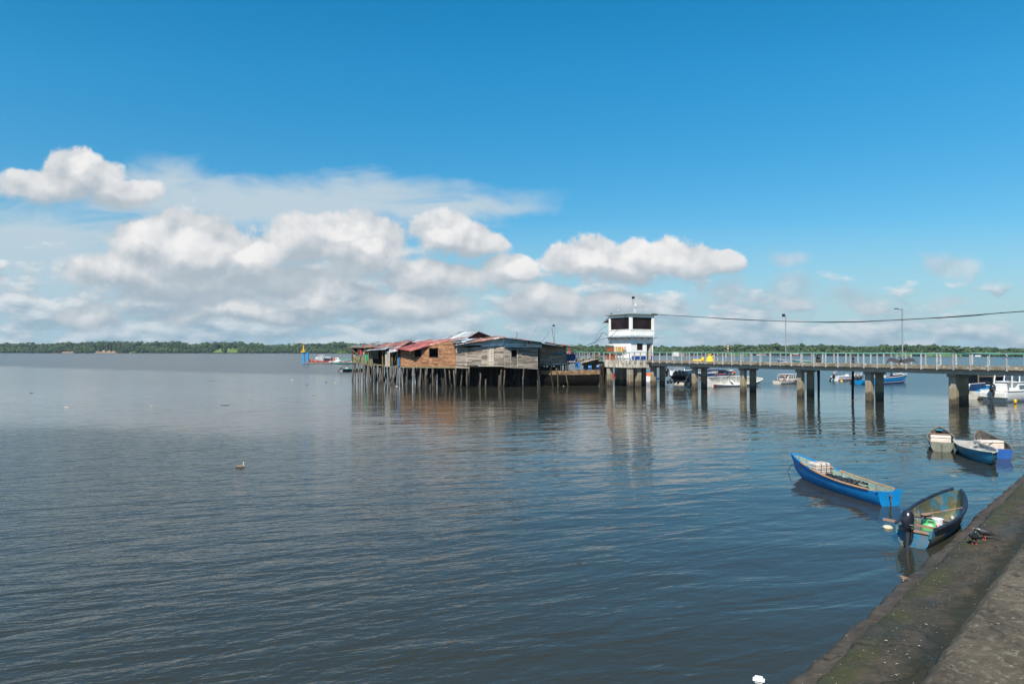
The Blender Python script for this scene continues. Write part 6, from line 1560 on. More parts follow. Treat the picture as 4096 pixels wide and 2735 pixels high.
# people (skin-modifier bodies, one continuous mesh each)
def person(label, feet, h, shirt, legs, yaw=0.0, arm=.5, cap=None, sitting=False):
    s = h / 1.7; r = thing('person', label, 'person', tuple(feet), yaw)
    V_ = {'pel': (0, 0, .92), 'ch': (0, 0, 1.25), 'nk': (0, -.01, 1.45), 'hd': (0, -.03, 1.6), 'sl': (-.17, 0, 1.38), 'el': (-.25, -.04, 1.12), 'hl': (-.2, -.04 - .25 * arm, .92 + .15 * arm),
          'sr': (.17, 0, 1.38), 'er': (.25, -.03, 1.12), 'hr': (.22, -.12, .9), 'kl': (-.1, -.04, .5), 'fl': (-.11, 0, .07), 'tl': (-.12, -.14, .03), 'kr': (.1, 0, .5), 'fr': (.11, .03, .07), 'tr': (.12, -.11, .03)}
    E_d = [('pel', 'ch'), ('ch', 'nk'), ('nk', 'hd'), ('ch', 'sl'), ('sl', 'el'), ('el', 'hl'), ('ch', 'sr'), ('sr', 'er'), ('er', 'hr'), ('pel', 'kl'), ('kl', 'fl'), ('fl', 'tl'), ('pel', 'kr'), ('kr', 'fr'), ('fr', 'tr')]
    rad = {'pel': .14, 'ch': .15, 'nk': .06, 'hd': .105, 'sl': .07, 'el': .045, 'hl': .035, 'sr': .07, 'er': .045, 'hr': .035, 'kl': .075, 'fl': .045, 'tl': .04, 'kr': .075, 'fr': .045, 'tr': .04}
    ks = list(V_); me = bpy.data.meshes.new('body'); me.from_pydata([tuple(c * s for c in V_[k]) for k in ks], [(ks.index(a), ks.index(b)) for a, b in E_d], [])
    o = bpy.data.objects.new('body', me); COL.objects.link(o); o.parent = r
    sk = o.modifiers.new('skin', 'SKIN')
    for i, k in enumerate(ks): me.skin_vertices[0].data[i].radius = (rad[k] * s,) * 2; me.skin_vertices[0].data[i].use_root = (k == 'pel')
    o.modifiers.new('sub', 'SUBSURF').levels = 1
    m = bpy.data.materials.new('body'); m.use_nodes = True; nt = m.node_tree; b = nt.nodes['Principled BSDF']; b.inputs['Roughness'].default_value = .85
    tc = N(nt, 'ShaderNodeTexCoord'); sp = N(nt, 'ShaderNodeSeparateXYZ'); nt.links.new(tc.outputs['Object'], sp.inputs[0])
    c = MIX(nt, MR(nt, sp.outputs[2], .93 * s, .95 * s), legs, shirt); c = MIX(nt, MR(nt, sp.outputs[2], 1.44 * s, 1.46 * s), c, (.22, .11, .07)); nt.links.new(c, b.inputs['Base Color']); me.materials.append(m)
    mb = MB(); mb.lathe([(.115, -.01), (.12, .03), (.10, .09), (.02, .13)], 12, T=Matrix.Translation((0, -.02 * s, 1.62 * s)) @ Matrix.Scale(s, 4))
    if cap: mb.box((0, -.14 * s, 1.63 * s), (.16 * s, .12 * s, .02 * s))
    mb.build('cap' if cap else 'hair', MT[cap or 'hair'], r, smooth=True, local=True)
    return r
person('person in a red cap and red top behind the blue tarpaulin', deck_pt(2276, .2, 3.38), 1.6, (.5, .03, .03), (.35, .28, .2), .2, cap='red_cloth')
person('person in rust-red top and dark trousers at the left corner of the tower platform', kp(4.95, .75, 3.47), 1.62, (.20, .05, .035), (.015, .02, .035), -.5)

# ------------------------------------------------------------------ boats behind the pier
def simple_cabin(root, x0, x1, w, z0, z1, mt_, wins, roof=None, rake=.15, name='cabin'):
    mb = MB(); hw_ = w / 2
    mb.hexa([(x0, -hw_, z0), (x1, -hw_, z0), (x1, hw_, z0), (x0, hw_, z0), (x0 + rake * .2, -hw_ * .9, z1), (x1 - rake, -hw_ * .9, z1), (x1 - rake, hw_ * .9, z1), (x0 + rake * .2, hw_ * .9, z1)])
    cb_ = mb.build(name, MT[mt_], root, local=True)
    for (a, b, c_, d_) in wins:
        for sd in (-1, 1):
            ya = hw_ * (1 - .1 * (c_ - z0) / (z1 - z0)) + .008; yb = hw_ * (1 - .1 * (d_ - z0) / (z1 - z0)) + .008
            mb = MB(); mb.hexa([(a, sd * ya, c_), (b, sd * ya, c_), (b, sd * (ya - .02), c_), (a, sd * (ya - .02), c_), (a + .02, sd * yb, d_), (b - .02, sd * yb, d_), (b - .02, sd * (yb - .02), d_), (a + .02, sd * (yb - .02), d_)])
            mb.build('window', MT['glass'], cb_, local=True)
    if roof:
        mb = MB(); mb.box(((x0 + x1 - rake) / 2, 0, z1 + .03), (x1 - x0 + .15, w * 1.0, .06), bev=.02); mb.build('roof', MT[roof], root, local=True)
    return cb_


def posts_canopy(root, x0, x1, w, z0, z1, mt_, sag=.1, posts=True):
    mb = MB(); mb.grid(16, 8, lambda u, v: (x0 + (x1 - x0) * u, (v - .5) * w, z1 + .18 * math.sin(math.pi * v) - sag * abs(2 * u - 1) ** 3 + .015 * math.sin(u * 25)), th=.02); mb.build('canopy', MT[mt_], root, smooth=True, local=True)
    if posts:
        mb = MB()
        for x in (x0 + .1, (x0 + x1) / 2, x1 - .1):
            for sd in (-1, 1): mb.tube([(x, sd * w * .45, z0), (x, sd * w * .45, z1)], .018, 5)
        mb.build('canopy_frame', MT['metal'], root, local=True)


def bt(name, lab, cat, px0, y0, px1, y1, **kw):      # waterline pixels of stern and bow
    s, b = onz(px0, y0, 0), onz(px1, y1, 0); r, a = boat_root(name, lab, cat, s, b, 0, **kw); return r, a, (b - s).length


GB = 'boats moored behind the pier'
# swamped white boat
r, a, L = bt('sunken_boat', 'swamped white open boat listing towards us with red corners', 'boat', 2836, 1546, 3036, 1541, group=GB, roll=.42, z=-.05)
r.rotation_euler = (.50, 0, a)
P, st = hull(r, L, 2.2, .85, 'white_paint', 'white_dirty', 'white_paint', .05, stern=.8, bowr=.25, sternr=.1, draft=.3, wide=.4)
for t in (.3, .45, .6, .72):
    mb = MB(); mb.tube([P(t, s, .05) for s in [.1 + .88 * k / 8 for k in range(9)]], .05, 5); mb.build('rib', MT['white_paint'], r, local=True)
thwart(r, P, .5, .35, .3, 'white_paint'); MB().box((L * .02, -.25, .42), (.9, .7, .05), .4, bev=.01).build('loose_hatch', MT['white_paint'], r, local=True)
mb = MB(); mb.box((-L / 2 + .05, .88, .86), (.25, .12, .25), bev=.02); mb.box((-L / 2 + .05, -.88, .80), (.5, .14, .2), bev=.02); mb.build('corner_block', MT['red_paint'], r, local=True)
mb = MB()
for x in (-.35, -.1, .2): mb.tube([(L * x, 1.0, .9), (L * x + .12, 1.0, 1.9)], .03, 5)
mb.build('awning_post', MT['metal'], r, local=True)
# black canopy boat with motors
r, a, L = bt('passenger_launch', 'launch with black canopy and orange seats carrying a row of outboards', 'launch', 2700, 1540, 2800, 1530, group=GB)
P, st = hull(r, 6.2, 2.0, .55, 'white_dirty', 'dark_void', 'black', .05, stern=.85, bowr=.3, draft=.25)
posts_canopy(r, -3.2, 2.2, 2.3, .5, 1.55, 'black_cloth', .45)
MB().grid(10, 6, lambda u, v: (-3.0 + .9 * u - .9, (v - .5) * 2.2 * (1 - .3 * u), 1.25 - u * .7), th=.02).build('canopy_flap', MT['black_cloth'], r, local=True)
for x in (-1.6, -.8, 0, .8): MB().box((x, 0, .62), (.3, 1.5, .22), bev=.05).build('seat', MT['orange'], r, local=True)
SCL = 1.55
mot0 = outboard(SCL, 'cowl_grey', 'black', 'grey outboard tilted up at the left of the row under the pier', tuple(at(2700, 1506, 88.8)), (.15, .75, .45), 'outboards in a row under the pier')
labs = ['second grey outboard from the left in the row under the pier', 'third grey outboard in the row, tilted nearly flat', 'fourth grey outboard of the row beside the orange seats', 'small dark outboard of the row just left of the lit column', 'lowest outboard of the row touching the water by the lit column']
for (px, py, d_, ry, lb) in ((2714, 1504, 88.4, .7, labs[0]), (2727, 1506, 88.0, .8, labs[1]), (2740, 1507, 87.6, .75, labs[2]), (2762, 1518, 87.0, .9, labs[3]), (2768, 1533, 86.6, .6, labs[4])):
    dup(mot0, at(px, py, d_), (RN.uniform(-.3, .3), ry, .5 + RN.uniform(-.3, .3)), lb)
# big white and blue speedboat behind
r, a, L = bt('speedboat', 'white speedboat with a broad blue stripe behind the black-canopied launch', 'speedboat', 2672, 1517, 2790, 1505, group=GB)
P, st = hull(r, 7.5, 2.6, 1.25, 'white_paint', 'pale_in', 'white_paint', .05, stern=.85, bowr=.5, draft=.3, solid_deck='white_paint')
simple_cabin(r, -2.6, 1.2, 2.2, 1.25, 2.05, 'white_paint', [(-2.4, 1.0, 1.45, 1.85)], 'white_paint', .7)
for sd in (-1, 1):
    mb = MB(); T_ = [.02 + .9 * i / 14 for i in range(15)]
    for i in range(14):
        p, q = P(T_[i], sd * .92), P(T_[i + 1], sd * .92); p2, q2 = P(T_[i], sd * .74), P(T_[i + 1], sd * .74); o_ = Vector((0, sd * .02, 0)); mb.add([p + o_, q + o_, q2 + o_, p2 + o_], [(0, 1, 2, 3), (3, 2, 1, 0)])
    plab(mb.build('stripe', MT['blue_band'], r, local=True), 'broad blue stripe')
outboard(1.6, 'black', 'black', 'black outboard half hidden by the second column right of the tower', tuple(at(2668, 1494, 98)), (0, .4, .6), 'outboards in a row under the pier')
posts_canopy(r, -3.4, -1.0, 2.2, 1.3, 2.15, 'blue_tarp', .1)
# white canopy + navy canopy + orange bow
r, a, L = bt('launch', 'launch with long navy canopy and bright orange bow', 'launch', 2800, 1512, 2952, 1508, group=GB)
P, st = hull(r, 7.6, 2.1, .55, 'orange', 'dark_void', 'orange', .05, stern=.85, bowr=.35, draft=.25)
MB().box((-1.2, 0, .5), (5.4, 2.12, .5), bev=.05).build('side_panel', MT['navy_hull'], r, local=True)
posts_canopy(r, -3.8, 2.0, 2.2, .7, 1.25, 'navy_cloth', .28); simple_cabin(r, .4, 2.6, 1.7, .6, 1.15, 'white_dirty', [(.6, 2.3, .75, 1.05)], None, .6, 'windscreen')
r, a, L = bt('launch', 'launch with a long white canopy at the back of the group', 'launch', 2790, 1500, 2925, 1499, group=GB)
P, st = hull(r, 7.8, 2.0, .6, 'white_paint', 'dark_void', 'white_paint', .05, draft=.25); posts_canopy(r, -4.0, 2.6, 2.2, .6, 1.6, 'white_paint', .25)
r, a, L = bt('rowing_boat', 'small white tender upturned beside the orange-bowed launch', 'tender', 2906, 1513, 2948, 1512, group=GB)
P, st = hull(r, 1.6, .7, .22, 'white_paint', 'white_paint', None, bowr=.05, draft=.05, solid_deck='white_paint')
# far red and white boat below the platform
r, a, L = bt('fishing_boat', 'red and white boat seen between the platform columns', 'boat', 2468, 1511, 2505, 1508, group=GB)
P, st = hull(r, 5.0, 1.9, .7, 'red_paint', 'pale_in', 'teal_paint', .06, draft=.2); simple_cabin(r, -.6, .9, 1.4, .6, 1.5, 'white_dirty', [(-.4, .6, .95, 1.3)], 'blue_paint')
r, a, L = bt('fishing_boat', 'white boat with blue bottom just left of the first lit pier column', 'boat', 2582, 1527, 2622, 1521, group=GB)
P, st = hull(r, 3.6, 1.6, .8, 'white_paint', 'pale_in', 'blue_paint', .05, draft=.2); MB().box((-.4, 0, 1.0), (1.0, 1.0, .5), bev=.1).build('bundle', MT['orange'], r, local=True)
MB().box((.6, 0, .35), (3.4, 1.66, .3), bev=.1).build('boot_stripe', MT['blue_band'], r, local=True)
r, a, L = bt('fishing_boat', 'bright blue boat behind the barge and gangway', 'boat', 2335, 1490, 2405, 1487, group=GB)
P, st = hull(r, 5.5, 2.0, 1.1, 'bright_tarp', 'cyan_hull', 'white_paint', .05, draft=.25, solid_deck='bright_tarp'); MB().grid(10, 6, lambda u, v: (-2 + 3.6 * u, (v - .5) * 1.6, 1.25 + .3 * math.sin(3 * u) * math.sin(3.1 * v)), th=.02).build('cover', MT['bright_tarp'], r, local=True)
# white cabin boat with maroon stripe
r, a, L = bt('cabin_boat', 'old white cabin boat with a maroon stripe and teal stern deck', 'cabin boat', 3083, 1537, 3214, 1531, group=GB)
L = min(L, 4.9); P, st = hull(r, L, 1.7, .42, 'white_dirty', 'pale_in', None, stern=.85, bowr=.35, draft=.2, solid_deck='white_dirty')
simple_cabin(r, -L * .18, L * .42, 1.45, .42, 1.32, 'white_dirty', [(-L * .12 + i * .52, -L * .12 + i * .52 + .34, .78, 1.14) for i in range(4)], 'white_dirty', .6)
MB().box((-.05, 0, .46), (L * .72, 1.62, .1), bev=.02).build('stripe', MT['maroon'], r, local=True)
MB().box((-L * .40, 0, .42), (L * .16, 1.3, .04)).build('stern_deck', MT['teal_paint'], r, local=True)
mb = MB(); mb.bar((-L * .30, -.6, .42), (-L * .30, -.6, 1.15), .06, .06); mb.bar((-L * .30, .6, .42), (-L * .30, .6, 1.15), .06, .06); mb.bar((-L * .30, -.62, 1.17), (-L * .30, .62, 1.17), .06, .06); mb.bar((-L * .30, -.6, 1.17), (-L * .16, -.6, 1.25), .06, .06); mb.build('arch', MT['white_dirty'], r, local=True)
MB().box((-L * .24, -.3, 1.02), (.35, .3, .2), bev=.06).build('life_vest', MT['orange'], r, local=True)
mb = MB(); mb.tube([at(3014, 1537, 92), at(3045, 1534, 94), at(3080, 1533, 96)], .02, 5); tag(mb.build('mooring_rope', MT['rope']), 'rope low over the water from the sunken boat to the cabin boat', 'rope')
# white open boat with outboard
r, a, L = bt('open_boat', 'white open boat with thin blue and red lines and a grey outboard', 'boat', 3320, 1524, 3440, 1520, group=GB)
P, st = hull(r, 5.0, 1.7, .62, 'white_paint', 'pale_in', 'white_paint', .05, stern=.85, bowr=.3, draft=.2)
for (s_, mt_) in ((.93, 'blue_band'), (.72, 'red_paint')):
    for sd in (-1, 1): MB().tube([P(t, sd * s_) + Vector((0, sd * .012, 0)) for t in [i / 14 for i in range(15)]], .022, 5).build('line', MT[mt_], r, local=True)
MB().box((.4, 0, .75), (.5, .6, .5), bev=.1).build('console', MT['white_paint'], r, local=True); MB().box((1.0, 0, .72), (.9, .9, .35), bev=.12).build('bundle', MT['navy_cloth'], r, local=True)
mb = MB(); mb.tube([(-.6, .2, .5), (-1.6, .1, 1.9)], .012, 4); mb.tube([(.2, .2, .6), (.2, .2, 2.4)], .012, 4); mb.tube([(-.4, -.2, .6), (-.45, -.2, 2.2)], .012, 4); mb.build('fishing_rods', MT['wire'], r, local=True)
MB().lathe([(.02, 0), (.09, .06), (.1, .25), (.02, .35)], 8, T=Matrix.Translation(at(3345, 1492, 107))).build('hanging_float', MT['orange'])
bpy.data.objects[-1] if False else None
tag(bpy.data.objects['hanging_float'], 'orange float hanging just below the pier girder', 'float')
dup(mot0, to_world(r, (-2.65, 0, .75)), (0, .85, a), 'grey outboard with white trim tilted up on the white open boat')
b_ = onz(3366, 1526, 0); tag(MB().lathe([(.02, -.15), (.16, -.05), (.2, .06), (.14, .18), (.04, .24)], 10, T=Matrix.Translation(b_)).build('mooring_buoy', MT['yellow'], smooth=True), 'yellow buoy floating beside the white open boat', 'buoy')
# blue boat
r, a, L = bt('open_boat', 'bright blue open boat with white rail and pale fenders', 'boat', 3436, 1538, 3668, 1528, group=GB)
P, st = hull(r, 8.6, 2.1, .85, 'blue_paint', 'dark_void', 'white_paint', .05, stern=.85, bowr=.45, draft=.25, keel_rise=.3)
for sd in (-1, 1): MB().tube([P(t, sd * .6) + Vector((0, sd * .012, 0)) for t in [i / 14 for i in range(15)]], .02, 5).build('line', MT['foam'], r, local=True)
mb = MB(); T_ = [.72 + .27 * i / 8 for i in range(9)]; mb.tube([P(t, -1) + Vector((0, 0, .2)) for t in T_] + [P(t, 1) + Vector((0, 0, .2)) for t in reversed(T_)], .04, 6); mb.build('bow_rail', MT['white_paint'], r, local=True)
mb = MB(); mb.lathe([(.35, .5), (.3, .9), (.1, 1.5), (.02, 1.9)], 7, T=Matrix.Translation((.6, 0, 0))); mb.build('covered_bundle', MT['navy_cloth'], r, local=True)
posts_canopy(r, -3.0, -1.3, 1.7, .8, 1.75, 'black_cloth', .05)
MB().box((-2.2, 0, .95), (1.1, 1.2, .35), bev=.1).build('engine_cover', MT['white_paint'], r, local=True)
fd0 = None
for (px, py) in ((3550, 1520), (3590, 1516), (3590, 1521)):
    p_ = at(px, py, onz(3560, 1532, 0).y - .9 + (.2 if px > 3580 else -.1)); fl = tag(MB().lathe([(.02, -.16), (.11, -.1), (.13, 0), (.11, .1), (.02, .16)], 10, T=Matrix.Translation(p_)).build('fender', MT['pale_yellow'], smooth=True), 'round pale fender hanging on the blue boat\'s side' if px < 3580 else ('upper of the two fenders near the blue boat\'s bow' if py < 1520 else 'lower of the two fenders near the blue boat\'s bow'), 'fender', 'fenders of the blue boat')
for (px, py, lb, ry) in ((3418, 1513, 'first of the dark outboards behind the thin leaning pile', .75), (3432, 1513, 'middle of the dark outboards left of the lit pier column', .8), (3444, 1511, 'outboard with a blue cowling nearest the lit pier column', .8)):
    o_ = dup(mot0, at(px, py, 98.5), (RN.uniform(-.2, .2), ry, a + RN.uniform(-.2, .2)), lb)
r, a, L = bt('open_boat', 'light blue flat skiff stern showing left of the lit column', 'boat', 3440, 1537, 3475, 1536, group=GB)
P, st = hull(r, 2.4, 1.4, .45, 'cyan_hull', 'cyan_hull', 'cyan_hull', .04, stern=.95, bowr=.1, draft=.1)
# boats far beyond, seen over the deck
for (x0, x1, y, om_, lb) in ((3110, 3162, 1450, 'blue_paint', 'low blue boat far out seen over the pier deck'), (3172, 3256, 1452, 'teal_paint', 'green and white boat far out seen over the pier deck')):
    r, a, L = bt('distant_boat', lb, 'boat', x1, y, x0, y - 1, group='boats far out beyond the pier'); P, st = hull(r, L, 2.2, .75, om_, 'pale_in', 'white_dirty', .06, draft=.2, bowr=.5)
    if x0 > 3165: MB().box((-L * .3, 0, 1.1), (1.4, 1.0, .5), bev=.1).build('engine', MT['cowl_grey'], r, local=True)
# right group: blue workboat, white cabin boat, big blue vessel
r, a, L = bt('work_boat', 'big turquoise vessel with dark openings at the right edge behind the others', 'vessel', 3862, 1572, 4180, 1568, group=GB)
P, st = hull(r, 11, 3.4, .9, 'cyan_hull', 'dark_void', 'white_paint', .05, stern=.9, bowr=.3, draft=.4, solid_deck='deck')
MB().box((1.9, 0, 1.62), (6.2, 3.0, 1.45), bev=.03).build('cabin', MT['cyan_hull'], r, local=True)
mb = MB()
for x in (-4.9, -3.0, -1.3): mb.bar((x, -1.4, .9), (x, -1.4, 2.3), .09, .09); mb.bar((x, 1.4, .9), (x, 1.4, 2.3), .09, .09)
mb.bar((-5.0, -1.4, 1.9), (-1.2, -1.4, 1.9), .06, .08); mb.build('frame', MT['wood_grey'], r, local=True)
mb = MB(); mb.box((-3.1, 0, 2.34), (4.0, 3.0, .08)); mb.box((-2.6, .3, 1.6), (3.2, 2.0, 1.4)); mb.build('dark_shelter', MT['black_cloth'], r, local=True)
r, a, L = bt('work_boat', 'white and dark blue workboat with turquoise trim right of the nearest column', 'workboat', 3878, 1595, 3990, 1588, group=GB)
P, st = hull(r, 5.2, 2.0, .72, 'white_dirty', 'cyan_hull', None, stern=.9, bowr=.3, draft=.25)
for sd in (-1, 1):
    mb = MB(); mb.hexa([(-.9, sd * .96, .72), (2.0, sd * .85, .85), (2.0, sd * .80, .85), (-.9, sd * .91, .72), (-.6, sd * .96, 1.32), (2.0, sd * .85, 1.4), (2.0, sd * .80, 1.4), (-.6, sd * .91, 1.32)]); mb.build('side_panel', MT['navy_hull'], r, local=True)
    mb = MB(); mb.bar((-.95, sd * .96, .70), (-.6, sd * .98, 1.36), .1, .12); mb.bar((-.6, sd * .98, 1.36), (2.0, sd * .86, 1.42), .06, .05); mb.build('trim', MT['cyan_hull'] if sd < 0 else MT['white_paint'], r, local=True)
outboard(1.4, 'cowl_grey', 'cowl_grey', 'grey outboard on the workboat just right of the nearest column', tuple(to_world(r, (-2.75, .1, .95))), (0, -.1, a), None)
r, a, L = bt('cabin_boat', 'large white cabin boat with glass windscreen and black outboard at the right edge', 'cabin boat', 3975, 1606, 4130, 1597, group=GB)
P, st = hull(r, 6.4, 2.5, .95, 'white_paint', 'pale_in', 'white_dirty', .05, stern=.92, bowr=.4, draft=.35, solid_deck='white_dirty')
simple_cabin(r, -1.1, 2.6, 2.0, .9, 1.75, 'white_paint', [(-.9, .1, 1.1, 1.5), (.35, 1.1, 1.1, 1.5), (1.25, 2.0, 1.1, 1.5)], 'white_paint', .5)
MB().box((-1.5, .35, 1.25), (.7, .9, .75), bev=.03).build('engine_box', MT['white_paint'], r, local=True)
mb = MB()
for (x, y) in ((-2.0, -.9), (-2.0, .7), (-.6, -.8), (-.4, .7)): mb.bar((x, y, .95), (x + .25, y * .9, 2.75), .09, .06)
mb.build('arch_post', MT['white_paint'], r, local=True)
mb = MB(); mb.hexa([(-.5, -.8, 1.8), (.2, -.8, 1.8), (.2, -.78, 1.8), (-.5, -.78, 1.8), (-.3, -.7, 2.6), (.25, -.7, 2.6), (.25, -.68, 2.6), (-.3, -.68, 2.6)]); mb.hexa([(.2, -.8, 1.8), (.2, .8, 1.8), (.24, .8, 1.8), (.24, -.8, 1.8), (.3, -.7, 2.6), (.3, .7, 2.6), (.34, .7, 2.6), (.34, -.7, 2.6)])
mb.build('windscreen', MT['glass'], r, local=True)
MB().tube([(-.9, -.1, 1.95), (-.7, -.1, 2.1), (-.9, .15, 2.2)], .04, 6).build('steering_wheel', MT['black'], r, local=True)
MB().box((-3.28, 0, .62), (.5, 2.3, .5), bev=.06).build('stern_platform', MT['white_paint'], r, local=True)
outboard(1.45, 'cowl', 'black', 'shiny black outboard on the white cabin boat at the right edge', tuple(to_world(r, (-3.6, -.15, .9))), (.0, .35, a), None)
p_ = at(4061, 1605, 60.5); tag(MB().lathe([(.02, -.2), (.12, -.1), (.13, .1), (.02, .2)], 10, T=Matrix.Translation(p_)).build('fender', MT['yellow'], smooth=True), 'worn yellow fender on the side of the white cabin boat', 'fender')

# ------------------------------------------------------------------ far left group
D1 = 248
def w1(px, py, d=D1): return at(px, py, d)
r = thing('mooring_dolphin', 'two bright blue steel piles with a yellow beacon platform and pole', 'beacon', tuple(w1(1220, 1454)))
for (x, yt) in ((1215, 1410.5), (1231, 1408)):
    p_ = w1(x, 1454); p_.z = -1; q_ = w1(x, yt); MB().tube([p_, Vector((p_.x, p_.y, q_.z))], .38, 14).build('pile', MT['cyan_steel'], r, smooth=True)
MB().bar(w1(1219, 1415), w1(1229, 1415), .2, .2).bar(w1(1228, 1416), w1(1232, 1424), .15, .15).build('strut', MT['cyan_steel'], r)
MB().box(tuple(w1(1212.5, 1407.5)), (1.6, 1.6, .18)).build('beacon_deck', MT['yellow'], r)
mb = MB()
for x in (1204.5, 1208.5, 1212.5, 1216.5, 1220.5): mb.tube([w1(x, 1408, 247.3), w1(x, 1398.5, 247.3)], .04, 5)
mb.tube([w1(1204, 1398.5, 247.3), w1(1221, 1398.5, 247.3)], .04, 5); mb.tube([w1(1204, 1403, 247.3), w1(1221, 1403, 247.3)], .03, 5); mb.build('guard_rail', MT['yellow'], r)
MB().tube([w1(1214, 1407), w1(1214.5, 1380)], [.22, .16], 8).build('lantern_pole', MT['yellow'], r); MB().lathe([(.12, 0), (.15, .3), (.05, .5)], 8, T=Matrix.Translation(w1(1214.5, 1380))).build('lantern', MT['red_paint'], r)
fd_ = w1(1274, 1453, 246); tag(MB().box((fd_.x, fd_.y, .28), (10.0, 2.2, .5), bev=.05).build('floating_dock', MT['deck']), 'low grey floating dock beside the blue piles', 'dock')
r = thing('ferry', 'white double-decked ferry boat with red hull behind the floating dock', 'ferry', tuple(w1(1285, 1450, 256)[:2]) + (0,), math.pi)
P, st = hull(r, 9.2, 2.6, .75, 'red_paint', 'pale_in', 'red_paint', .08, bowr=.55, draft=.3, solid_deck='white_paint', stern=.85)
simple_cabin(r, -1.0, 2.2, 2.2, .75, 1.7, 'white_paint', [(-.8 + i * .75, -.3 + i * .75, 1.05, 1.5) for i in range(4)], None, .3); simple_cabin(r, -1.1, 1.9, 2.3, 1.75, 2.3, 'white_paint', [(-.9 + i * .8, -.4 + i * .8, 1.85, 2.15) for i in range(3)], 'white_paint', .3, 'upper_cabin')
mb = MB()
for x in (-1, 0, 1.0): mb.tube([(x, -1, 2.35), (x, -1, 3.05)], .03, 4); mb.tube([(x, 1, 2.35), (x, 1, 3.05)], .03, 4)
for z in (2.7, 3.05): mb.tube([(-1, -1, z), (1.0, -1, z), (1.0, 1, z), (-1, 1, z), (-1, -1, z)], .03, 4)
mb.build('roof_rail', MT['white_paint'], r, local=True); posts_canopy(r, -3.6, -1.1, 2.2, .8, 2.15, 'white_paint', .05); MB().box((-2.2, 0, 1.2), (1.6, 1.6, .9), bev=.1).build('aft_cargo', MT['dark_void'], r, local=True)
MB().box((2.9, 0, .95), (1.4, 1.5, .4), bev=.1).build('covered_raft', MT['pale_yellow'], r, local=True)
r = thing('cabin_boat', 'white boat with sloping cabin hung with orange life vests behind the shack', 'cabin boat', tuple(w1(1352, 1450, 252)[:2]) + (0,), .05)
P, st = hull(r, 6.5, 2.2, .7, 'white_paint', 'pale_in', 'white_paint', .06, bowr=.3, draft=.25, solid_deck='white_paint'); simple_cabin(r, -1.0, 1.2, 1.9, .7, 2.15, 'white_paint', [(-.7, -.1, 1.45, 1.9)], None, 1.1)
mb = MB()
for i in range(6): mb.box((-1.9 + .28 * i, -.9, 1.35 + .3 * (i % 2)), (.3, .25, .4), bev=.08)
mb.build('life_vests', MT['orange'], r, local=True); MB().box((-2.3, 0, 1.3), (.6, 1.2, 1.1), bev=.1).build('aft_bundle', MT['dark_void'], r, local=True)
r = thing('launch', 'teal and pink launch with a bright green canopy behind the shack stilts', 'launch', tuple(w1(1382, 1456, 240)[:2]) + (0,), .0)
P, st = hull(r, 8.0, 2.0, .5, 'teal_paint', 'pale_in', 'foam', .05, bowr=.25, draft=.2); posts_canopy(r, -2.6, 3.2, 2.2, .5, 1.55, 'green_cloth', .15)
MB().box((0.2, 0, .7), (5, 1.3, .45), bev=.1).build('seats', MT['denim'], r, local=True)
for (x, c_) in ((-.6, 'orange'), (1.0, 'red_cloth'), (2.2, 'foam')): MB().box((x, -.5, .75), (.6, .4, .35), bev=.08).build('life_vest', MT[c_], r, local=True)
r, a, L = bt('open_boat', 'dark teal open boat with a black outboard left of the shack stilts', 'boat', 1362, 1487, 1462, 1485)
P, st = hull(r, 5.6, 1.7, .55, 'black', 'grey_in', 'teal_paint', .07, bowr=.2, draft=.2, stern=.9); MB().box((-2.78, 0, .25), (.06, 1.2, .5)).build('transom_board', MT['pale_in'], r, local=True)
mb = MB(); mb.tube([(-1.9, -.6, .5), (-1.5, -.6, 1.45), (-.9, -.6, 1.5), (-.8, -.6, .5)], .03, 5); mb.tube([(-1.9, .6, .5), (-1.5, .6, 1.45), (-.9, .6, 1.5), (-.8, .6, .5)], .03, 5); mb.build('arch', MT['black'], r, local=True)
MB().box((-1.5, 0, .75), (.5, .7, .4), bev=.08).build('seat', MT['foam'], r, local=True)
dup(mot0, to_world(r, (-2.85, 0, .75)), (0, .6, a), 'black outboard tilted up on the dark teal boat left of the stilts', 1.3)

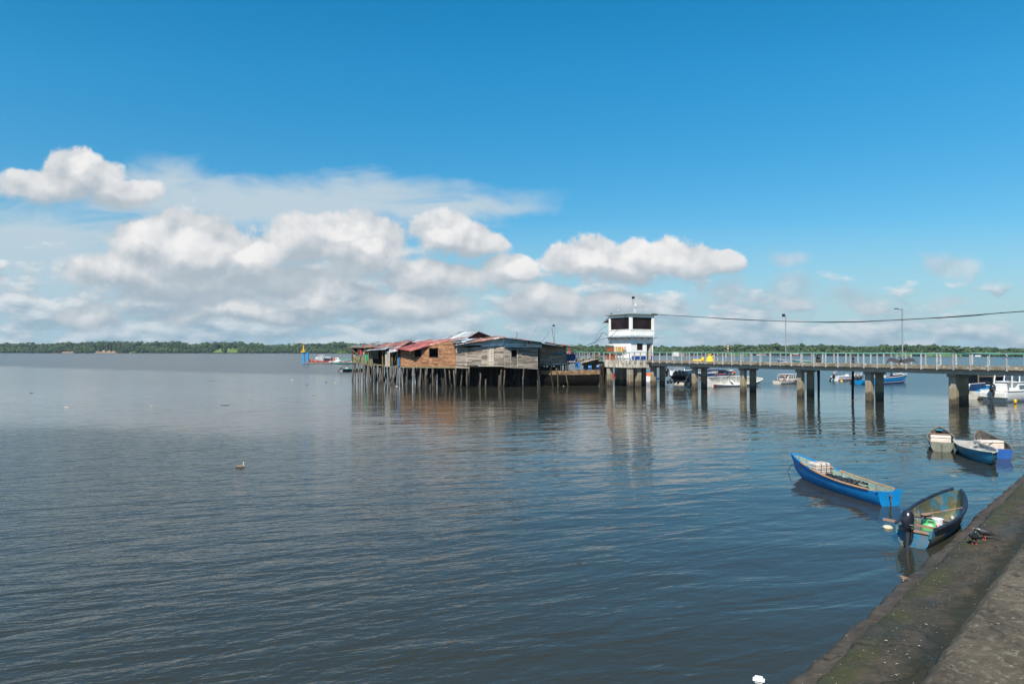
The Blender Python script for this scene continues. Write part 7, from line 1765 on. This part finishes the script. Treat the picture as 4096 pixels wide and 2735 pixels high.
# ------------------------------------------------------------------ birds
def bird_body(mb, pts, rad, n=10, sx=1.0): mb.tube(pts, rad, n, sx=sx)
def pigeon(lab, feet, yaw, down=0.0):
    r = thing('pigeon', lab, 'pigeon', tuple(feet), yaw, group='pigeons on the ledge'); r.scale = (1.3,) * 3
    mb = MB(); hz = .235 - down
    mb.tube([(-.115, 0, .10), (-.07, 0, .12), (0, 0, .13), (.06, 0, .14), (.095, 0, .165), (.11 + down * .4, 0, .20 - down * .4), (.125 + down * .5, 0, hz - .008), (.145 + down * .6, 0, hz)], [.018, .045, .062, .060, .042, .026, .024, .008], 12)
    mb.build('body', MT['pigeon_body'], r, smooth=True, local=True)
    mb = MB(); mb.tube([(.088, 0, .16), (.108 + down * .4, 0, .20 - down * .4), (.12 + down * .5, 0, hz - .02)], [.044, .029, .025], 12); mb.build('neck', MT['pigeon_neck'], r, smooth=True, local=True)
    mb = MB(); mb.add([(-.09, -.03, .115), (-.09, .03, .115), (-.20, .03, .075), (-.20, -.03, .075), (-.09, -.025, .10), (-.09, .025, .10), (-.20, .028, .068), (-.20, -.028, .068)], [(0, 1, 2, 3), (7, 6, 5, 4), (0, 3, 7, 4), (1, 5, 6, 2), (2, 6, 7, 3)]); mb.build('tail', MT['pigeon_body'], r, local=True)
    for sd in (-1, 1):
        mb = MB(); mb.tube([(.06, sd * .055, .15), (0, sd * .063, .14), (-.08, sd * .045, .115), (-.14, sd * .02, .095)], [.02, .032, .022, .006], 8, sx=.4); mb.build('wing', MT['pigeon_body'], r, smooth=True, local=True)
        mb = MB(); mb.tube([(.01, sd * .025, .09), (.015, sd * .027, .05), (.01, sd * .028, .005)], [.012, .006, .005], 6)
        for a in (-.5, 0, .5): mb.tube([(.01, sd * .028, .006), (.01 + .035 * math.cos(a), sd * .028 + .03 * math.sin(a), .004)], [.005, .003], 5)
        mb.build('leg', MT['pigeon_foot'], r, local=True)
    MB().tube([(.143 + down * .6, 0, hz), (.165 + down * .6, 0, hz - .008)], [.007, .002], 6).build('beak', MT['pale_in'], r, local=True)
    return r
def ledge_pt(px, py):
    z = .47
    return onz(px, py, z)
pigeon('dark pigeon facing the camera on the mossy ledge, left of the pair', ledge_pt(3896, 2174), math.radians(-115))
pigeon('dark pigeon with green neck stooping on the ledge, right of the pair', ledge_pt(3942, 2158), math.radians(165), .05)
r = thing('sandpiper', 'small brown sandpiper on the outer edge of the ledge', 'sandpiper', tuple(onz(3614, 2321, .28)), math.radians(165)); r.scale = (.75,) * 3
mb = MB(); mb.tube([(-.14, 0, .05), (-.08, 0, .07), (0, 0, .085), (.05, 0, .095), (.075, 0, .115), (.095, 0, .125)], [.006, .025, .036, .032, .02, .014], 10); mb.build('body', MT['bird_brown'], r, smooth=True, local=True)
mb = MB(); mb.tube([(-.06, 0, .055), (0, 0, .068), (.06, 0, .085)], [.018, .033, .024], 10); mb.build('belly', MT['bird_white'], r, smooth=True, local=True)
MB().tube([(.1, 0, .125), (.15, 0, .115)], [.006, .002], 6).build('beak', MT['wood_grey'], r, local=True)
for sd in (-1, 1): MB().tube([(0, sd * .012, .05), (.01, sd * .012, .02), (-.004, sd * .012, -.0), (.02, sd * .014, -.001)], .004, 5).build('leg', MT['bird_white'], r, local=True)
# cormorant swimming
cp_ = onz(967, 1868, 0); r = thing('cormorant', 'brown cormorant with pale raised neck swimming in open water', 'cormorant', tuple(cp_)); r.scale = (.62,) * 3
mb = MB(); mb.tube([(-.42, 0, .03), (-.3, 0, .05), (-.12, 0, .06), (.05, 0, .05), (.14, 0, .04)], [.02, .07, .10, .09, .05], 12, sx=1.2); mb.build('body', MT['bird_brown'], r, smooth=True, local=True)
mb = MB(); mb.tube([(.10, 0, .04), (.15, 0, .10), (.13, 0, .18), (.10, 0, .26), (.11, 0, .31), (.16, 0, .335)], [.05, .036, .028, .026, .032, .018], 10); mb.build('neck', MT['bird_white'], r, smooth=True, local=True)
MB().tube([(.15, 0, .335), (.24, 0, .36)], [.014, .005], 6).build('beak', MT['beak'], r, local=True)
# pelican gliding past the pier
pc = at(3607, 1444, 54); r = thing('pelican', 'dark pelican gliding past the pier with drooping wingtips', 'pelican', tuple(pc), math.radians(68))
mb = MB(); mb.tube([(-.42, 0, -.02), (-.3, 0, .0), (0, 0, .02), (.25, 0, .06), (.36, 0, .14), (.33, 0, .22), (.42, 0, .24)], [.03, .09, .14, .10, .06, .05, .05], 12); mb.build('body', MT['pelican'], r, smooth=True, local=True)
MB().tube([(.42, 0, .24), (.58, 0, .18), (.74, 0, .12)], [.045, .04, .01], 8, sx=.6).build('beak', MT['beak'], r, smooth=True, local=True)
for sd in (-1, 1):
    mb = MB()
    pth = [(0, .06, .06, .36), (.06, .35, .20, .42), (.07, .70, .28, .38), (.0, .92, .16, .30), (-.08, 1.06, -.14, .16), (-.14, 1.14, -.36, .05)]
    V1 = [(x + c, sd * y, z) for x, y, z, c in pth] ; V2 = [(x - c * .35, sd * (y + .05), z - c * .75) for x, y, z, c in pth]; V3 = [(x, y, z - .025) for x, y, z in V1]; V4 = [(x, y, z - .02) for x, y, z in V2]
    n = len(pth); fs = []
    for i in range(n - 1): fs += [(i, i + 1, n + i + 1, n + i), (2 * n + i, 3 * n + i, 3 * n + i + 1, 2 * n + i + 1), (i, 2 * n + i, 2 * n + i + 1, i + 1), (n + i, n + i + 1, 3 * n + i + 1, 3 * n + i)]
    mb.add(V1 + V2 + V3 + V4, fs)
    for k in range(5):
        y0 = .98 + .03 * k; mb.add([(-.02 - .03 * k, sd * y0, -.02 - .06 * k), (-.10 - .03 * k, sd * (y0 + .02), -.05 - .06 * k), (-.14 - .02 * k, sd * (y0 + .16), -.34 - .05 * k), (-.12 - .02 * k, sd * (y0 + .16), -.33 - .05 * k)], [(0, 1, 2, 3), (3, 2, 1, 0)])
    mb.build('wing', MT['pelican'], r, smooth=False, local=True)
MB().add([(-.4, -.06, 0), (-.4, .06, 0), (-.6, .12, -.03), (-.6, -.12, -.03), (-.4, 0, -.03)], [(0, 1, 2, 3), (4, 3, 2), (4, 0, 3), (4, 2, 1)]).build('tail', MT['pelican'], r, local=True)
pb = kp(l1 - .6, a0 - .1, ZR + .09); r = thing('perched_bird', 'small dark bird perched on the left edge of the tower roof', 'bird', tuple(pb))
MB().tube([(-.2, 0, .12), (-.08, 0, .16), (.05, 0, .2), (.1, 0, .28), (.15, 0, .3)], [.01, .06, .065, .04, .01], 8).build('body', MT['pelican'], r, smooth=True, local=True)
MB().tube([(0, .02, .0), (0, .02, .14)], .01, 5).tube([(0, -.02, .0), (0, -.02, .14)], .01, 5).build('legs', MT['beak'], r, local=True)

# ------------------------------------------------------------------ floating litter
p_ = onz(3035, 2722, 0.02); r = thing('foam_container', 'white foam takeaway box floating near the quay at the bottom edge', 'takeaway box', tuple(p_), math.radians(-22)); r.scale = (.76,) * 3
def frust(mb, a0_, b0_, z0, a1_, b1_, z1, cut=.012):
    def ring(a, b, z): return [(-a + cut, -b, z), (a - cut, -b, z), (a, -b + cut, z), (a, b - cut, z), (a - cut, b, z), (-a + cut, b, z), (-a, b - cut, z), (-a, -b + cut, z)]
    v_ = ring(a0_, b0_, z0) + ring(a1_, b1_, z1); mb.add(v_, [tuple(range(7, -1, -1)), tuple(range(8, 16))] + [(i, (i + 1) % 8, 8 + (i + 1) % 8, 8 + i) for i in range(8)])
mb = MB(); frust(mb, .070, .045, -.03, .088, .062, .022); mb.build('base', MT['foam_white'], r, local=True)
mb = MB(); frust(mb, .104, .078, .022, .104, .078, .03); frust(mb, .09, .064, .0305, .068, .040, .082); mb.build('lid', MT['foam_white'], r, local=True)
p_ = onz(3551, 2112, 0); tag(MB().lathe([(.03, -.03), (.12, 0), (.13, .03), (.09, .07), (.02, .085)], 7, T=Matrix.Translation(p_) @ Matrix.Scale(1.0, 4)).build('foam_chunk', MT['cream']), 'lump of pale foam floating behind the canoe stern', 'foam')
for i, (px, py, w_, h_, mt_, lb) in enumerate((
        (900, 1621, 1.1, .06, 'black_cloth', 'short dark log drifting far left of the shacks'), (848, 1524, 2.0, .04, 'black_cloth', 'thin dark stick drifting in the distance'),
        (265, 1629, .6, .10, 'foam', 'pale scrap floating at the far left'), (1228, 1538, .5, .10, 'pelican', 'dark bird-shaped flotsam near the blue piles'),
        (1168, 1519, .6, .1, 'foam', 'small white scrap left of the flotsam'), (1340, 1530, .35, .12, 'pale_yellow', 'small yellowish float left of the stilts'), (1305, 1529, .5, .1, 'black_cloth', 'small black lump left of the yellowish float'),
        (605, 1623, .5, .06, 'cream', 'tiny cream scrap in the middle distance'), (126, 1571, .4, .08, 'pelican', 'tiny dark lump at the far left'), (1587, 1545, .35, .15, 'foam', 'white lump under the orange house'),
        (2254, 1544, .2, .1, 'foam', 'white speck beside the barge'), (3815, 1903, .35, .03, 'cream', 'pale piece of litter between the small boats'), (3420, 1600, .7, .05, 'wood_grey', 'twig drifting between the pier columns'),
        (1254, 1583, .7, .05, 'wood_tan', 'brown reed drifting below the flotsam'))):
    p_ = onz(px, py, 0); mb = MB(); n = 7
    w_ *= .75; h_ *= .6
    mb.tube([p_ + Vector((w_ * (k / n - .5), .05 * math.sin(k * 2), .01 + h_ * .25 * (1 + math.sin(k * 1.9)) * .5)) for k in range(n + 1)], [h_ * .15 + h_ * .5 * math.sin(math.pi * (k + .5) / (n + 1)) for k in range(n + 1)], 7)
    tag(mb.build('driftwood' if mt_ in ('black_cloth', 'wood_grey', 'wood_tan') else 'litter', MT[mt_], smooth=True), lb, 'litter', 'things floating on the water')

# shells, pebbles and scraps on quay: stuff
mb = MB(); Rq = Matrix.Rotation(QA, 4, 'Z')
for i in range(420):
    if i < 260: x, y, z = RN.uniform(1, 26), RN.uniform(-1.5, .84), 3.115
    else: x, y, z = RN.uniform(5, 40), RN.uniform(2.1, 3.25), .50 + .02
    s = RN.uniform(.004, .011) * (1 if i < 260 else 1.4); a = RN.uniform(0, 6)
    T = Rq @ Matrix.Translation((x, y, z)) @ Matrix.Rotation(a, 4, 'Z') @ Matrix.Diagonal((s * RN.uniform(.7, 1.8), s, s * .5, 1))
    mb.lathe([(.5, -.6), (1, 0), (.6, .7)], 6, T=T)
struct(mb.build('gravel', mat('shell_grit', (.30, .27, .21), (.12, .10, .08), ns=3, rough=.8, rv=.4)), 'stuff')

# ------------------------------------------------------------------ thin humid air over the estuary
mb = MB(); mb.box((0, 900, 19), (4200, 2100, 42))
hz_ = mb.build('haze', None)
hm = bpy.data.materials.new('haze'); hm.use_nodes = True; hm.node_tree.nodes.clear()
ho = N(hm.node_tree, 'ShaderNodeOutputMaterial'); pv = N(hm.node_tree, 'ShaderNodeVolumePrincipled', ins={'Color': (.75, .86, 1.0, 1), 'Density': .00009, 'Anisotropy': .2})
hm.node_tree.links.new(pv.outputs[0], ho.inputs['Volume']); hz_.data.materials.clear(); hz_.data.materials.append(hm); struct(hz_, 'stuff')
